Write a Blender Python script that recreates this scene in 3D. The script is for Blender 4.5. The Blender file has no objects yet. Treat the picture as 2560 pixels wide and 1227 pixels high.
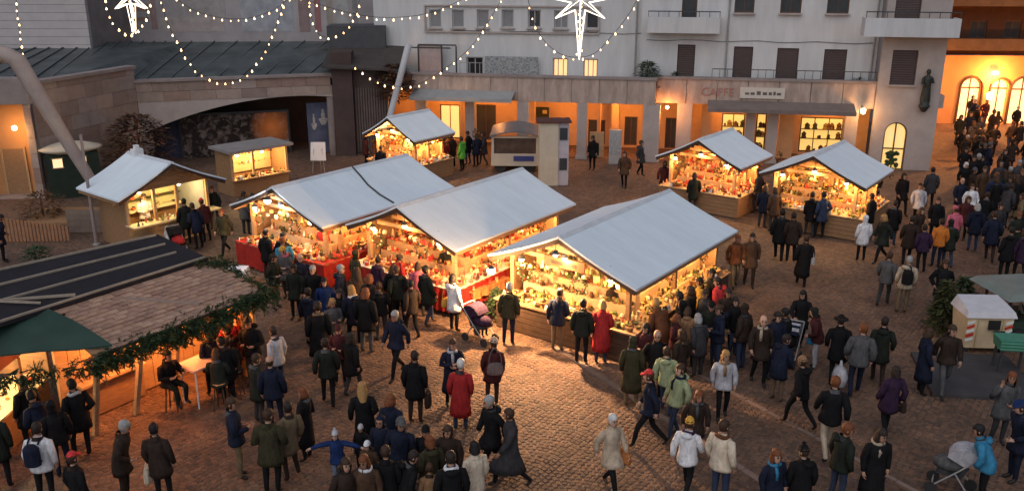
import bpy, math, random
import numpy as np
from mathutils import Vector, Matrix, Euler
random.seed(7); rng = np.random.default_rng(7)
R = math.radians
sc = bpy.context.scene
col = sc.collection

# ------------------------------------------------------------------ camera
H = 10.0; PITCH = R(17.7); FPX = 2236.0
cd = bpy.data.cameras.new('camera'); cam = bpy.data.objects.new('camera', cd); col.objects.link(cam)
cd.sensor_width = 36.0; cd.lens = 36.0 * FPX / 2560.0; cd.clip_start = 0.3; cd.clip_end = 2000
cam.location = (0, 0, H); cam.rotation_euler = (R(90) - PITCH, 0, 0)
sc.camera = cam

# ------------------------------------------------------------------ sky, sun, exposure
SUN_EL, SUN_AZ = 50.0, 200.0       # even light of an overcast late afternoon, from behind the camera
w = bpy.data.worlds.new('World'); sc.world = w; w.use_nodes = True
nt = w.node_tree; bg = nt.nodes['Background']
sky = nt.nodes.new('ShaderNodeTexSky'); sky.sky_type = 'NISHITA'; sky.sun_disc = False
sky.sun_elevation = R(SUN_EL); sky.sun_rotation = R(SUN_AZ); sky.altitude = 300
sky.air_density = 1.0; sky.dust_density = 2.0; sky.ozone_density = 2.0
nt.links.new(sky.outputs[0], bg.inputs[0]); bg.inputs[1].default_value = 0.05
sd = bpy.data.lights.new('sun', 'SUN'); sd.energy = 0.9; sd.angle = R(100); sd.color = (1.0, 0.96, 0.93)
so = bpy.data.objects.new('sun', sd); col.objects.link(so)
so.rotation_euler = (R(90 - SUN_EL), 0, R(180 - SUN_AZ)); so.location = (-30, -30, 40)
vs = sc.view_settings; vs.view_transform = 'Standard'; vs.look = 'None'; vs.gamma = 1; vs.exposure = 0.45
sc.cycles.use_denoising = True; sc.cycles.max_bounces = 6; sc.cycles.diffuse_bounces = 3
sc.cycles.sample_clamp_indirect = 4.0; sc.cycles.caustics_reflective = False; sc.cycles.caustics_refractive = False

# ------------------------------------------------------------------ pixel -> world (pixels of the 2560 x 1227 photograph)
def ray(px, py):
    u = (px - 1280) / FPX; v = (613.5 - py) / FPX
    c, s = math.cos(PITCH), math.sin(PITCH)
    return (u, c + v * s, -s + v * c)
def G(px, py, z=0.0):                  # where the pixel's ray meets height z
    d = ray(px, py); t = (z - H) / d[2]
    return Vector((d[0] * t, d[1] * t, z))
def AtY(px, py, y):                    # where it meets the upright plane y
    d = ray(px, py); t = y / d[1]
    return Vector((d[0] * t, y, H + d[2] * t))

# ------------------------------------------------------------------ materials
MATS = {}
def M(name, c, rough=0.75, var=0.18, scale=3.0, bump=0.0, bscale=30.0, metal=0.0, spec=0.3, emit=0.0, island=None, c2=None, stretch=None):
    if name in MATS: return MATS[name]
    m = bpy.data.materials.new(name); m.use_nodes = True; t = m.node_tree; n = t.nodes; L = t.links
    b = n['Principled BSDF']; b.inputs['Roughness'].default_value = rough; b.inputs['Metallic'].default_value = metal
    b.inputs['Specular IOR Level'].default_value = spec
    tc = n.new('ShaderNodeTexCoord'); src = tc.outputs['Object']
    if stretch:
        mp = n.new('ShaderNodeMapping'); mp.inputs['Scale'].default_value = stretch; L.new(src, mp.inputs[0]); src = mp.outputs[0]
    no = n.new('ShaderNodeTexNoise'); no.inputs['Scale'].default_value = scale; no.inputs['Detail'].default_value = 5; no.inputs['Roughness'].default_value = 0.65
    L.new(src, no.inputs['Vector'])
    if island:                          # palette by piece
        ge = n.new('ShaderNodeNewGeometry'); oi = n.new('ShaderNodeObjectInfo')
        ad = n.new('ShaderNodeMath'); ad.operation = 'ADD'; L.new(ge.outputs['Random Per Island'], ad.inputs[0]); L.new(oi.outputs['Random'], ad.inputs[1])
        fr = n.new('ShaderNodeMath'); fr.operation = 'FRACT'; L.new(ad.outputs[0], fr.inputs[0])
        cr = n.new('ShaderNodeValToRGB'); cr.color_ramp.interpolation = 'CONSTANT'; e = cr.color_ramp.elements
        k = len(island); e[0].color = (*island[0], 1); e[1].position = 1 / k; e[1].color = (*island[1], 1)
        for i in range(2, k): q = e.new(i / k); q.color = (*island[i], 1)
        L.new(fr.outputs[0], cr.inputs[0]); base = cr.outputs[0]
    else:
        rg = n.new('ShaderNodeRGB'); rg.outputs[0].default_value = (*c, 1); base = rg.outputs[0]
    mr = n.new('ShaderNodeMapRange'); mr.inputs[1].default_value = 0.25; mr.inputs[2].default_value = 0.75
    if c2:
        mr.inputs[3].default_value = 0; mr.inputs[4].default_value = 1; L.new(no.outputs[0], mr.inputs[0])
        mx = n.new('ShaderNodeMix'); mx.data_type = 'RGBA'; L.new(mr.outputs[0], mx.inputs[0]); L.new(base, mx.inputs[6]); mx.inputs[7].default_value = (*c2, 1)
        out = mx.outputs[2]
    else:
        mr.inputs[3].default_value = 1 - var; mr.inputs[4].default_value = 1 + var; L.new(no.outputs[0], mr.inputs[0])
        mx = n.new('ShaderNodeVectorMath'); mx.operation = 'SCALE'; L.new(base, mx.inputs[0]); L.new(mr.outputs[0], mx.inputs['Scale'])
        out = mx.outputs[0]
    L.new(out, b.inputs['Base Color'])
    if emit:
        L.new(out, b.inputs['Emission Color']); b.inputs['Emission Strength'].default_value = emit
    if bump:
        nb = n.new('ShaderNodeTexNoise'); nb.inputs['Scale'].default_value = bscale; nb.inputs['Detail'].default_value = 3; L.new(src, nb.inputs['Vector'])
        bp = n.new('ShaderNodeBump'); bp.inputs['Strength'].default_value = bump; bp.inputs['Distance'].default_value = 0.02
        L.new(nb.outputs[0], bp.inputs['Height']); L.new(bp.outputs[0], b.inputs['Normal'])
    MATS[name] = m; return m
def Emit(name, c, s, sampled=False):
    if name in MATS: return MATS[name]
    m = bpy.data.materials.new(name); m.use_nodes = True; t = m.node_tree; b = t.nodes['Principled BSDF']
    b.inputs['Base Color'].default_value = (0.6, 0.5, 0.4, 1); b.inputs['Emission Color'].default_value = (*c, 1); b.inputs['Emission Strength'].default_value = s
    if not sampled: m.cycles.emission_sampling = 'NONE'
    MATS[name] = m; return m
def CL(c, rough=0.85):                 # cloth of a colour
    return M('cloth_%02x%02x%02x' % tuple(int(255 * min(1, x) ** .45) for x in c), c, rough, 0.42, 9, 1.0, 17, spec=0.12, stretch=(1.3, 1.3, .6))

STUCCO = M('stucco', (0.57, 0.565, 0.56), 0.9, 0.15, 1.1, 0.15, 25, stretch=(1.5, 1.5, .28))
STUCCO2 = M('stucco_stone', (0.40, 0.34, 0.31), 0.85, 0.16, 1.2, 0.2, 14)
PINK = M('pink_stone', (0.54, 0.42, 0.35), 0.85, 0.35, 1.6, 0.3, 9, c2=(0.24, 0.185, 0.16), stretch=(1.6, 1.6, .45))
STONE = M('grey_stone', (0.27, 0.225, 0.21), 0.85, 0.25, 1.1, 0.35, 12)
STONE_B = M('stone_blocks', (0.25, 0.2, 0.18), 0.85, 0.2, 2, 0.3, 12, island=[(0.31, 0.235, 0.195), (0.26, 0.195, 0.165), (0.35, 0.27, 0.225), (0.28, 0.19, 0.155), (0.32, 0.255, 0.225)])
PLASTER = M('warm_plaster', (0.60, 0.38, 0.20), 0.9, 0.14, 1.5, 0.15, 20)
PLAST_O = M('orange_plaster', (0.55, 0.28, 0.12), 0.9, 0.14, 1.0, 0.15, 20)
WOOD = M('wood', (0.30, 0.17, 0.085), 0.7, 0.3, 5, 0.25, 30, stretch=(1, 1, 6))
WOOD_L = M('wood_light', (0.48, 0.31, 0.16), 0.7, 0.25, 5, 0.2, 30, stretch=(1, 1, 5))
WOOD_D = M('wood_dark', (0.07, 0.04, 0.025), 0.75, 0.3, 6, 0.25, 30)
SHUT = M('shutter_brown', (0.065, 0.040, 0.036), 0.6, 0.15, 4)
FRAME = M('window_frame', (0.10, 0.055, 0.035), 0.55, 0.15, 6)
FRAME_W = M('window_frame_pale', (0.42, 0.41, 0.40), 0.6, 0.1, 6)
DARK = M('dark_void', (0.018, 0.016, 0.016), 0.8, 0.3, 3)
GLASS = M('window_glass', (0.05, 0.055, 0.06), 0.08, 0.25, 1.0, spec=0.6)
BLIND = M('grey_blind', (0.23, 0.23, 0.235), 0.7, 0.12, 5)
METAL = M('dark_metal', (0.06, 0.06, 0.065), 0.5, 0.2, 8, metal=0.3)
METAL_G = M('grey_metal', (0.33, 0.32, 0.31), 0.5, 0.18, 4, metal=0.2)
ROOF = M('white_roof', (0.70, 0.77, 0.815), 0.6, 0.075, 1.1, 0.12, 4, spec=0.35, stretch=(.5, 2.2, 1))
TAR = M('tar_felt', (0.022, 0.018, 0.021), 0.85, 0.3, 2.5, 0.3, 25)
RED = M('red_cloth', (0.36, 0.022, 0.014), 0.8, 0.25, 5, 0.3, 8)
GREEN = M('green_awning', (0.022, 0.05, 0.037), 0.65, 0.25, 1.5, 0.2, 6)
SHING = M('shingle', (0.2, 0.1, 0.07), 0.85, 0.25, 6, 0.35, 25, island=[(0.38, 0.225, 0.155), (0.31, 0.185, 0.13), (0.44, 0.275, 0.19), (0.35, 0.21, 0.15), (0.40, 0.24, 0.16)])
LEAF = M('fir_needles', (0.03, 0.055, 0.02), 0.7, 0.4, 8, island=[(0.018, 0.04, 0.014), (0.03, 0.058, 0.02), (0.045, 0.07, 0.025), (0.025, 0.045, 0.022)])
LEAF_R = M('red_leaves', (0.1, 0.03, 0.02), 0.7, 0.4, 8, island=[(0.09, 0.03, 0.015), (0.14, 0.05, 0.02), (0.06, 0.025, 0.015), (0.10, 0.055, 0.02), (0.05, 0.045, 0.02)])
CREAM = M('cream_paint', (0.55, 0.47, 0.36), 0.55, 0.12, 2, 0.1, 20)
WHITE = M('white_paint', (0.72, 0.72, 0.71), 0.6, 0.08, 4)
WARMLIT = Emit('lit_window_warm', (1.0, 0.50, 0.15), 0.9, True)
WARMLIT2 = Emit('lit_window_yellow', (1.0, 0.62, 0.14), 0.62, True)
BULB = Emit('bulb', (1.0, 0.72, 0.40), 22.0)
BULB_S = Emit('small_bulb', (1.0, 0.60, 0.28), 4.2)
BULB_W = Emit('white_bulb', (0.95, 0.95, 1.0), 24.0)
TUBEL = Emit('light_tube', (1.0, 0.84, 0.66), 1.9)
GOODS = M('goods', (1, 1, 1), 0.6, 0.2, 20, island=[(0.62, 0.42, 0.12), (0.55, 0.06, 0.03), (0.72, 0.62, 0.42), (0.40, 0.22, 0.08), (0.70, 0.50, 0.10), (0.55, 0.12, 0.05), (0.80, 0.74, 0.6), (0.20, 0.22, 0.06), (0.30, 0.14, 0.06), (0.66, 0.36, 0.10), (0.06, 0.035, 0.02), (0.10, 0.05, 0.02), (0.05, 0.06, 0.02)])
GOODS_R = M('goods_red', (1, 1, 1), 0.6, 0.2, 20, island=[(0.60, 0.05, 0.03), (0.72, 0.55, 0.3), (0.5, 0.10, 0.05), (0.70, 0.30, 0.12), (0.78, 0.66, 0.46), (0.42, 0.03, 0.02), (0.62, 0.42, 0.14), (0.35, 0.15, 0.07), (0.08, 0.03, 0.02), (0.20, 0.015, 0.01), (0.12, 0.06, 0.03)])
GOODS_G = M('goods_natural', (1, 1, 1), 0.6, 0.2, 20, island=[(0.55, 0.40, 0.12), (0.30, 0.28, 0.08), (0.70, 0.58, 0.3), (0.35, 0.2, 0.08), (0.62, 0.50, 0.14), (0.16, 0.18, 0.05), (0.74, 0.66, 0.45), (0.2, 0.09, 0.05), (0.6, 0.16, 0.07), (0.06, 0.045, 0.02), (0.09, 0.04, 0.02), (0.04, 0.05, 0.02)])

# ------------------------------------------------------------------ mesh helpers
class MB:
    def __init__(s): s.v = []; s.f = []; s.m = []
    def add(s, vs_, fs, m=0):
        o = len(s.v); s.v += [tuple(p) for p in vs_]; s.f += [tuple(i + o for i in f) for f in fs]; s.m += [m] * len(fs); return s
    def box(s, x0, x1, y0, y1, z0, z1, m=0, T=None):
        P = [(x0, y0, z0), (x1, y0, z0), (x1, y1, z0), (x0, y1, z0), (x0, y0, z1), (x1, y0, z1), (x1, y1, z1), (x0, y1, z1)]
        if T is not None: P = [T @ Vector(p) for p in P]
        return s.add(P, [(0, 3, 2, 1), (4, 5, 6, 7), (0, 1, 5, 4), (1, 2, 6, 5), (2, 3, 7, 6), (3, 0, 4, 7)], m)
    def hexa(s, P, m=0):               # eight corners, bottom four then top four
        return s.add(P, [(0, 3, 2, 1), (4, 5, 6, 7), (0, 1, 5, 4), (1, 2, 6, 5), (2, 3, 7, 6), (3, 0, 4, 7)], m)
    def beam(s, a, b, w_, h, m=0):     # bar of rectangular section between two points
        a = Vector(a); b = Vector(b); d = (b - a).normalized()
        up = Vector((0, 0, 1)) if abs(d.z) < .95 else Vector((0, 1, 0))
        r = d.cross(up).normalized() * w_ / 2; u = r.cross(d).normalized() * h / 2
        return s.hexa([a - r - u, a + r - u, b + r - u, b - r - u, a - r + u, a + r + u, b + r + u, b - r + u], m)
    def tube(s, pts, r, seg=8, m=0, cap=True, sy=1.0):
        pts = [Vector(p) for p in pts]; n = len(pts); rs = r if isinstance(r, (list, tuple)) else [r] * n
        o = len(s.v); ref = None
        for i, p in enumerate(pts):
            d = (pts[min(i + 1, n - 1)] - pts[max(i - 1, 0)]).normalized()
            if ref is None: ref = Vector((1, 0, 0)) if abs(d.x) < .8 else Vector((0, 1, 0))
            a = (ref - d * ref.dot(d)).normalized(); b = d.cross(a); ref = a
            for k in range(seg):
                t = 2 * math.pi * k / seg; s.v.append(tuple(p + a * math.cos(t) * rs[i] + b * math.sin(t) * rs[i] * sy))
        for i in range(n - 1):
            for k in range(seg):
                k2 = (k + 1) % seg; s.f.append((o + i * seg + k, o + i * seg + k2, o + (i + 1) * seg + k2, o + (i + 1) * seg + k)); s.m.append(m)
        if cap:
            s.f.append(tuple(o + k for k in reversed(range(seg)))); s.m.append(m)
            s.f.append(tuple(o + (n - 1) * seg + k for k in range(seg))); s.m.append(m)
        return s
    def lathe(s, prof, seg=12, c=(0, 0, 0), m=0, sx=1, sy=1):
        o = len(s.v); n = len(prof)
        for r, z in prof:
            for k in range(seg):
                t = 2 * math.pi * k / seg; s.v.append((c[0] + r * sx * math.cos(t), c[1] + r * sy * math.sin(t), c[2] + z))
        for i in range(n - 1):
            for k in range(seg):
                k2 = (k + 1) % seg; s.f.append((o + i * seg + k, o + i * seg + k2, o + (i + 1) * seg + k2, o + (i + 1) * seg + k)); s.m.append(m)
        s.f.append(tuple(o + k for k in reversed(range(seg)))); s.m.append(m)
        s.f.append(tuple(o + (n - 1) * seg + k for k in range(seg))); s.m.append(m)
        return s
    def ball(s, c, r, m=0, seg=8, rings=5, sz=1.0):
        return s.lathe([(r * math.sin(math.pi * (i + .02) / (rings + .04)) , -r * sz * math.cos(math.pi * (i + .02) / (rings + .04))) for i in range(rings + 1)], seg, c, m)
    def poly(s, pts, d, m=0):          # polygon extruded along d
        n = len(pts); P = [Vector(p) for p in pts]; Q = [p + Vector(d) for p in P]
        return s.add(P + Q, [tuple(range(n)), tuple(reversed(range(n, 2 * n)))] + [(i, n + i, n + (i + 1) % n, (i + 1) % n) for i in range(n)], m)
    def xf(s, T, start=0):
        for i in range(start, len(s.v)): s.v[i] = tuple(T @ Vector(s.v[i]))
        return s
    def mesh(s, name, mats, smooth=False):
        me = bpy.data.meshes.new(name); me.from_pydata(s.v, [], s.f)
        for m in (mats if isinstance(mats, (list, tuple)) else [mats]): me.materials.append(m)
        if any(s.m): me.polygons.foreach_set('material_index', s.m)
        if smooth: me.polygons.foreach_set('use_smooth', [True] * len(s.f))
        me.update(); return me
    def build(s, name, mats, parent=None, smooth=False, kind=None, label=None):
        return put(name, s.mesh(name, mats, smooth), parent, kind=kind, label=label)
def put(name, me, parent=None, loc=(0, 0, 0), rz=0, kind=None, label=None):
    o = bpy.data.objects.new(name, me); col.objects.link(o); o.parent = parent; o.location = loc; o.rotation_euler[2] = rz
    if kind: o['kind'] = kind
    if label: o['label'] = label
    return o
def tag(o, label, cat, group=None):
    o['label'] = label; o['category'] = cat
    if group: o['group'] = group
    return o
def thing(name, label, cat, loc=(0, 0, 0), rz=0, group=None):
    o = bpy.data.objects.new(name, None); col.objects.link(o); o.empty_display_size = .3
    o.location = loc; o.rotation_euler[2] = rz; return tag(o, label, cat, group)
def lamp(parent, loc, power, c=(1, .58, .25), r=.06, name='lamp_light', spot=None):
    l = bpy.data.lights.new(name, 'POINT'); l.energy = power; l.color = c; l.shadow_soft_size = r
    o = bpy.data.objects.new(name, l); col.objects.link(o); o.parent = parent; o.location = loc; return o
class Frame:                           # a facade: u along it, v into it, z up
    def __init__(s, O, ang):
        s.O = Vector((O[0], O[1], 0)); s.a = R(ang); s.u = Vector((math.cos(s.a), math.sin(s.a), 0)); s.n = Vector((-math.sin(s.a), math.cos(s.a), 0))
    def px(s, px, py, v):
        d = Vector(ray(px, py)); t = (s.O.dot(s.n) + v) / d.dot(s.n); p = d * t
        return ((p - s.O).dot(s.u), H + p.z)
    def rect(s, x0, y0, x1, y1, v):
        a = s.px(x0, y0, v); b = s.px(x1, y1, v); c_ = s.px(x0, y1, v); d_ = s.px(x1, y0, v)
        return ((a[0] + c_[0]) / 2, (b[0] + d_[0]) / 2, (b[1] + c_[1]) / 2, (a[1] + d_[1]) / 2)
    def w(s, u, v, z=0): return s.O + s.u * u + s.n * v + Vector((0, 0, z))
def wall(mb, u0, u1, z0, z1, v, holes=(), depth=.25, m=0, back=False):
    """front skin of a wall with openings (u0,u1,z0,z1) and their reveals"""
    us = sorted({u0, u1, *[min(max(h[i], u0), u1) for h in holes for i in (0, 1)]}); zs = sorted({z0, z1, *[min(max(h[i], z0), z1) for h in holes for i in (2, 3)]})
    for i in range(len(us) - 1):
        for j in range(len(zs) - 1):
            cu = (us[i] + us[i + 1]) / 2; cz = (zs[j] + zs[j + 1]) / 2
            if any(h[0] < cu < h[1] and h[2] < cz < h[3] for h in holes): continue
            mb.add([(us[i], v, zs[j]), (us[i + 1], v, zs[j]), (us[i + 1], v, zs[j + 1]), (us[i], v, zs[j + 1])], [(0, 1, 2, 3)], m)
    for a, b, c, d in holes:
        mb.add([(a, v, c), (b, v, c), (b, v, d), (a, v, d), (a, v + depth, c), (b, v + depth, c), (b, v + depth, d), (a, v + depth, d)],
               [(0, 1, 5, 4), (1, 2, 6, 5), (2, 3, 7, 6), (3, 0, 4, 7)], m)
    mb.add([(u0, v, z0), (u0, v + depth, z0), (u0, v + depth, z1), (u0, v, z1), (u1, v, z0), (u1, v + depth, z0), (u1, v + depth, z1), (u1, v, z1)], [(0, 1, 2, 3), (4, 7, 6, 5), (3, 2, 6, 7)], m)
def window(parent, u0, u1, z0, z1, v, kind='glass', frame=None, name='window', bars=1, sill=True):
    """frame, pane or shutter set into the opening at depth v"""
    fr = frame or FRAME; t = .07; mb = MB()
    mb.box(u0, u0 + t, v, v + .06, z0, z1).box(u1 - t, u1, v, v + .06, z0, z1).box(u0 + t, u1 - t, v, v + .06, z1 - t, z1).box(u0 + t, u1 - t, v, v + .06, z0, z0 + t)
    for k in range(bars):
        c = u0 + (u1 - u0) * (k + 1) / (bars + 1); mb.box(c - .025, c + .025, v + .005, v + .055, z0 + t, z1 - t)
    o = mb.build(name, fr, parent)
    if kind == 'shutter':
        mb = MB(); n = max(8, int((z1 - z0) / .11))
        for i in range(n):
            a = z0 + (z1 - z0) * i / n; b = z0 + (z1 - z0) * (i + 1) / n
            mb.hexa([(u0 + .02, v - .045, a), (u1 - .02, v - .045, a), (u1 - .02, v - .012, a), (u0 + .02, v - .012, a), (u0 + .02, v - .03, b - .012), (u1 - .02, v - .03, b - .012), (u1 - .02, v - .012, b - .012), (u0 + .02, v - .012, b - .012)])
        mb.build('shutter', SHUT, o)
    else:
        pm = {'glass': GLASS, 'blind': BLIND, 'warm': WARMLIT, 'yellow': WARMLIT2, 'dark': DARK}[kind]
        MB().box(u0 + .02, u1 - .02, v + .025, v + .035, z0 + .02, z1 - .02).build('pane', pm, o)
    if sill: MB().box(u0 - .06, u1 + .06, v - .30, v + .02, z0 - .07, z0 - .003).build('sill', STUCCO2, o)
    return o
def arch_pts(uc, hw, zs, rise, n=10):  # left springing to right springing
    return [(uc - hw * math.cos(math.pi * i / n), zs + rise * math.sin(math.pi * i / n)) for i in range(n + 1)]
def arch_fill(mb, uc, hw, zs, rise, ztop, v, depth, m=0, n=10):
    """spandrels and soffit above an arched opening whose rectangle reaches ztop"""
    P = arch_pts(uc, hw, zs, rise, n)
    for i in range(n):
        (a, za), (b, zb) = P[i], P[i + 1]
        mb.add([(a, v, za), (b, v, zb), (b, v, ztop), (a, v, ztop)], [(0, 1, 2, 3)], m)
        mb.add([(a, v, za), (b, v, zb), (b, v + depth, zb), (a, v + depth, za)], [(0, 3, 2, 1)], m)
# ================================================================== GROUND
def ground_mat():
    m = bpy.data.materials.new('porphyry_ground'); m.use_nodes = True; t = m.node_tree; n = t.nodes; L = t.links; b = n['Principled BSDF']
    tc = n.new('ShaderNodeTexCoord'); vo = n.new('ShaderNodeTexVoronoi'); vo.inputs['Scale'].default_value = 7.5; L.new(tc.outputs['Object'], vo.inputs['Vector'])
    ve = n.new('ShaderNodeTexVoronoi'); ve.feature = 'DISTANCE_TO_EDGE'; ve.inputs['Scale'].default_value = 7.5; L.new(tc.outputs['Object'], ve.inputs['Vector'])
    no = n.new('ShaderNodeTexNoise'); no.inputs['Scale'].default_value = .35; no.inputs['Detail'].default_value = 6; L.new(tc.outputs['Object'], no.inputs['Vector'])
    hs = n.new('ShaderNodeSeparateColor'); L.new(vo.outputs['Color'], hs.inputs[0])
    cr = n.new('ShaderNodeValToRGB'); e = cr.color_ramp.elements; e[0].color = (.10, .059, .039, 1); e[1].color = (.205, .118, .076, 1); L.new(hs.outputs[0], cr.inputs[0])
    ed = n.new('ShaderNodeMapRange'); ed.inputs[1].default_value = 0; ed.inputs[2].default_value = .12; ed.inputs[3].default_value = .45; ed.inputs[4].default_value = 1; L.new(ve.outputs['Distance'], ed.inputs[0])
    nr = n.new('ShaderNodeMapRange'); nr.inputs[1].default_value = .3; nr.inputs[2].default_value = .7; nr.inputs[3].default_value = .65; nr.inputs[4].default_value = 1.25; L.new(no.outputs[0], nr.inputs[0])
    mu = n.new('ShaderNodeMath'); mu.operation = 'MULTIPLY'; L.new(ed.outputs[0], mu.inputs[0]); L.new(nr.outputs[0], mu.inputs[1])
    sc_ = n.new('ShaderNodeVectorMath'); sc_.operation = 'SCALE'; L.new(cr.outputs[0], sc_.inputs[0]); L.new(mu.outputs[0], sc_.inputs['Scale']); L.new(sc_.outputs[0], b.inputs['Base Color'])
    bp = n.new('ShaderNodeBump'); bp.inputs['Strength'].default_value = .7; bp.inputs['Distance'].default_value = .02; L.new(ed.outputs[0], bp.inputs['Height']); L.new(bp.outputs[0], b.inputs['Normal'])
    b.inputs['Roughness'].default_value = .72; return m
GMAT = ground_mat()
ground = MB().add([(-300, -200, 0), (300, -200, 0), (300, 400, 0), (-300, 400, 0)], [(0, 1, 2, 3)]).build('ground', GMAT, kind='structure')
COB = M('cobble', (.1, .07, .06), .78, .42, .55, .4, 60, spec=.25, island=[(.158, .089, .057), (.125, .073, .049), (.188, .106, .067), (.138, .08, .055), (.173, .097, .06), (.107, .066, .047), (.148, .089, .062)])
MORT = M('joint_sand', (.045, .036, .03), .95, .3, 6)
# segmental-arch setts as real stones where they can be told apart
A_DIR = R(54)
ca, sa = math.cos(A_DIR), math.sin(A_DIR)
cob = []
SP, PI2 = 1.5, .128
for i in range(-400, 400):
    for j in range(-330, 330):
        lx = i * PI2; ly0 = j * PI2
        ph = (lx % SP) / SP - .5
        ly = ly0 + .30 * (1 - 4 * ph * ph)
        x = lx * sa + ly * ca; y = -lx * ca + ly * sa
        y += 22
        if y < 14.2 or y > 29 or abs(x) > .60 * y + 1.2: continue
        if x < -6.5 and y < 16: continue
        cob.append((x, y, math.atan2(-.30 * 8 * ph / SP, 1)))
cob = np.array(cob)
NB = len(cob); jit = rng.uniform(-.012, .012, (NB, 2)); rot = cob[:, 2] + math.pi / 2 * 0 + (A_DIR - math.pi / 2) + rng.normal(0, .07, NB)
hw_ = rng.uniform(.05, .062, NB); hl_ = rng.uniform(.05, .062, NB); hh_ = rng.uniform(.008, .016, NB)
order = np.argsort(np.hypot(cob[:, 0] - .5, (cob[:, 1] - 15.6) * 1.6))
near = set(order[:300].tolist())
corner = np.array([(-1, -1), (1, -1), (1, 1), (-1, 1)], float)
rest = np.array([k for k in range(NB) if k not in near])
c_, s_ = np.cos(rot[rest]), np.sin(rot[rest])
V = np.zeros((len(rest), 8, 3))
for k in range(8):
    f = 1.0 if k < 4 else .72
    lx = corner[k % 4, 0] * hw_[rest] * f; ly = corner[k % 4, 1] * hl_[rest] * f
    V[:, k, 0] = cob[rest, 0] + jit[rest, 0] + lx * c_ - ly * s_; V[:, k, 1] = cob[rest, 1] + jit[rest, 1] + lx * s_ + ly * c_
    V[:, k, 2] = .003 if k < 4 else hh_[rest]
fq = np.array([(4, 5, 6, 7), (0, 1, 5, 4), (1, 2, 6, 5), (2, 3, 7, 6), (3, 0, 4, 7)])
Fq = (fq[None] + (np.arange(len(rest)) * 8)[:, None, None]).reshape(-1, 4)
me = bpy.data.meshes.new('cobble_paving'); me.from_pydata(V.reshape(-1, 3).tolist(), [], Fq.tolist()); me.materials.append(COB); me.update()
put('cobble_paving', me, ground, kind='stuff')
cm = MB().add([(-.054, -.054, 0), (.054, -.054, 0), (.054, .054, 0), (-.054, .054, 0), (-.039, -.039, .02), (.039, -.039, .02), (.039, .039, .02), (-.039, .039, .02)], [tuple(q) for q in fq.tolist()]).mesh('cobble', COB)
for k in sorted(near):
    o = put('cobble', cm, ground, (cob[k, 0] + jit[k, 0], cob[k, 1] + jit[k, 1], .003), rot[k]); o.scale = (hw_[k] / .054, hl_[k] / .054, hh_[k] / .02)
# low pale stone strip in front of the right-hand stall, and a darker slab tone
SLAB = M('dark_slab', (.07, .052, .046), .7, .3, 1.4, .3, 10, island=[(.075, .055, .048), (.06, .046, .042), (.085, .062, .052)])
e0, e1 = G(1500, 948), G(1745, 1108)
dv = (e1 - e0).normalized(); nv_ = Vector((-dv.y, dv.x, 0))
strip = MB()
k = -2.2
while k < 9:
    ln = random.uniform(.7, 1.0); a = e0 + dv * k; b = e0 + dv * (k + ln - .015)
    strip.hexa([a, b, b + nv_ * .16, a + nv_ * .16, a + Vector((0, 0, .032)), b + Vector((0, 0, .034)), b + nv_ * .16 + Vector((0, 0, .034)), a + nv_ * .16 + Vector((0, 0, .032))]); k += ln
strip.build('kerb_strip', M('strip_stone', (.19, .13, .10), .8, .2, 4, .3, 20, island=[(.2, .14, .11), (.17, .12, .095), (.22, .15, .12)]), kind='structure')

e0, e1 = G(1755, 945), G(1990, 1072); dv = (e1 - e0).normalized(); nv_ = Vector((-dv.y, dv.x, 0)); strip = MB(); k = -1.5
while k < 7:
    ln = random.uniform(.5, .9); a = e0 + dv * k; b = e0 + dv * (k + ln - .02); strip.hexa([a, b, b + nv_ * .11, a + nv_ * .11, a + Vector((0, 0, .029)), b + Vector((0, 0, .031)), b + nv_ * .11 + Vector((0, 0, .031)), a + nv_ * .11 + Vector((0, 0, .029))]); k += ln
strip.build('gutter_strip', MATS['strip_stone'], kind='structure')
# ================================================================== APARTMENT BUILDING WITH ARCADE
FB = Frame((7.28, 45.56), -11)
apt = thing('apartment_building', 'white apartment block with brown shutters above a pink stone arcade', 'building', FB.O, FB.a)
uL = FB.px(1030, 186, 0)[0]; uR = FB.px(2192, 207, .8)[0]
zt = 4.3; zb = FB.px(1600, 262, 0)[1]; VR = .85; VBACK = 3.6
bandmb = MB()
nblk = 9
for i in range(nblk):                                           # parapet slabs, left wing
    a = uL + (0 - uL) * i / nblk; b = uL + (0 - uL) * (i + 1) / nblk - .018
    bandmb = MB().box(a, b, 0, .3, zb, zt - .12 + .002 * (i % 3)); bandmb.build('parapet_slab', PINK, apt)
for i in range(7):                                              # right wing
    a = .02 + uR * i / 7; b = uR * (i + 1) / 7 - .012
    MB().box(a, b, VR, VR + .3, zb, zt - .12 + .002 * (i % 3)).build('parapet_slab', PINK, apt)
MB().box(-.3, -.003, .303, VR + .28, zb, zt - .13).build('parapet_slab', PINK, apt)
MB().box(uL - .1, .06, -.07, .36, zt - .115, zt).box(.061, uR + .06, VR - .07, VR + .36, zt - .115, zt).box(-.34, .06, .361, VR - .071, zt - .115, zt - .001).box(uR - .25, uR + .05, VR + .361, 3, zt - .12, zt - .002).build('coping', STONE, apt)
MB().box(uR - .28, uR, VR + .303, 2.0, zb, zt - .13).build('parapet_slab', PINK, apt)
MB().box(uL, -.31, .31, VBACK - .01, zb + .05, zb + .35).box(-.29, uR - .3, VR + .31, VBACK - .011, zb + .052, zb + .352).build('terrace_floor', STONE, apt)
for x0, x1, v in ((1040, 1066, .02), (1163, 1186, .02), (1293, 1321, .02), (1442, 1466, .02), (1606, 1648, .02)):
    a = FB.px(x0, 330, v)[0]; b = FB.px(x1, 330, v)[0]
    MB().box(a, b, v, v + .55, 0, zb - .003).box(a - .05, b + .05, v - .05, v + .6, 0, .16).build('pillar', STUCCO2, apt)
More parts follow.
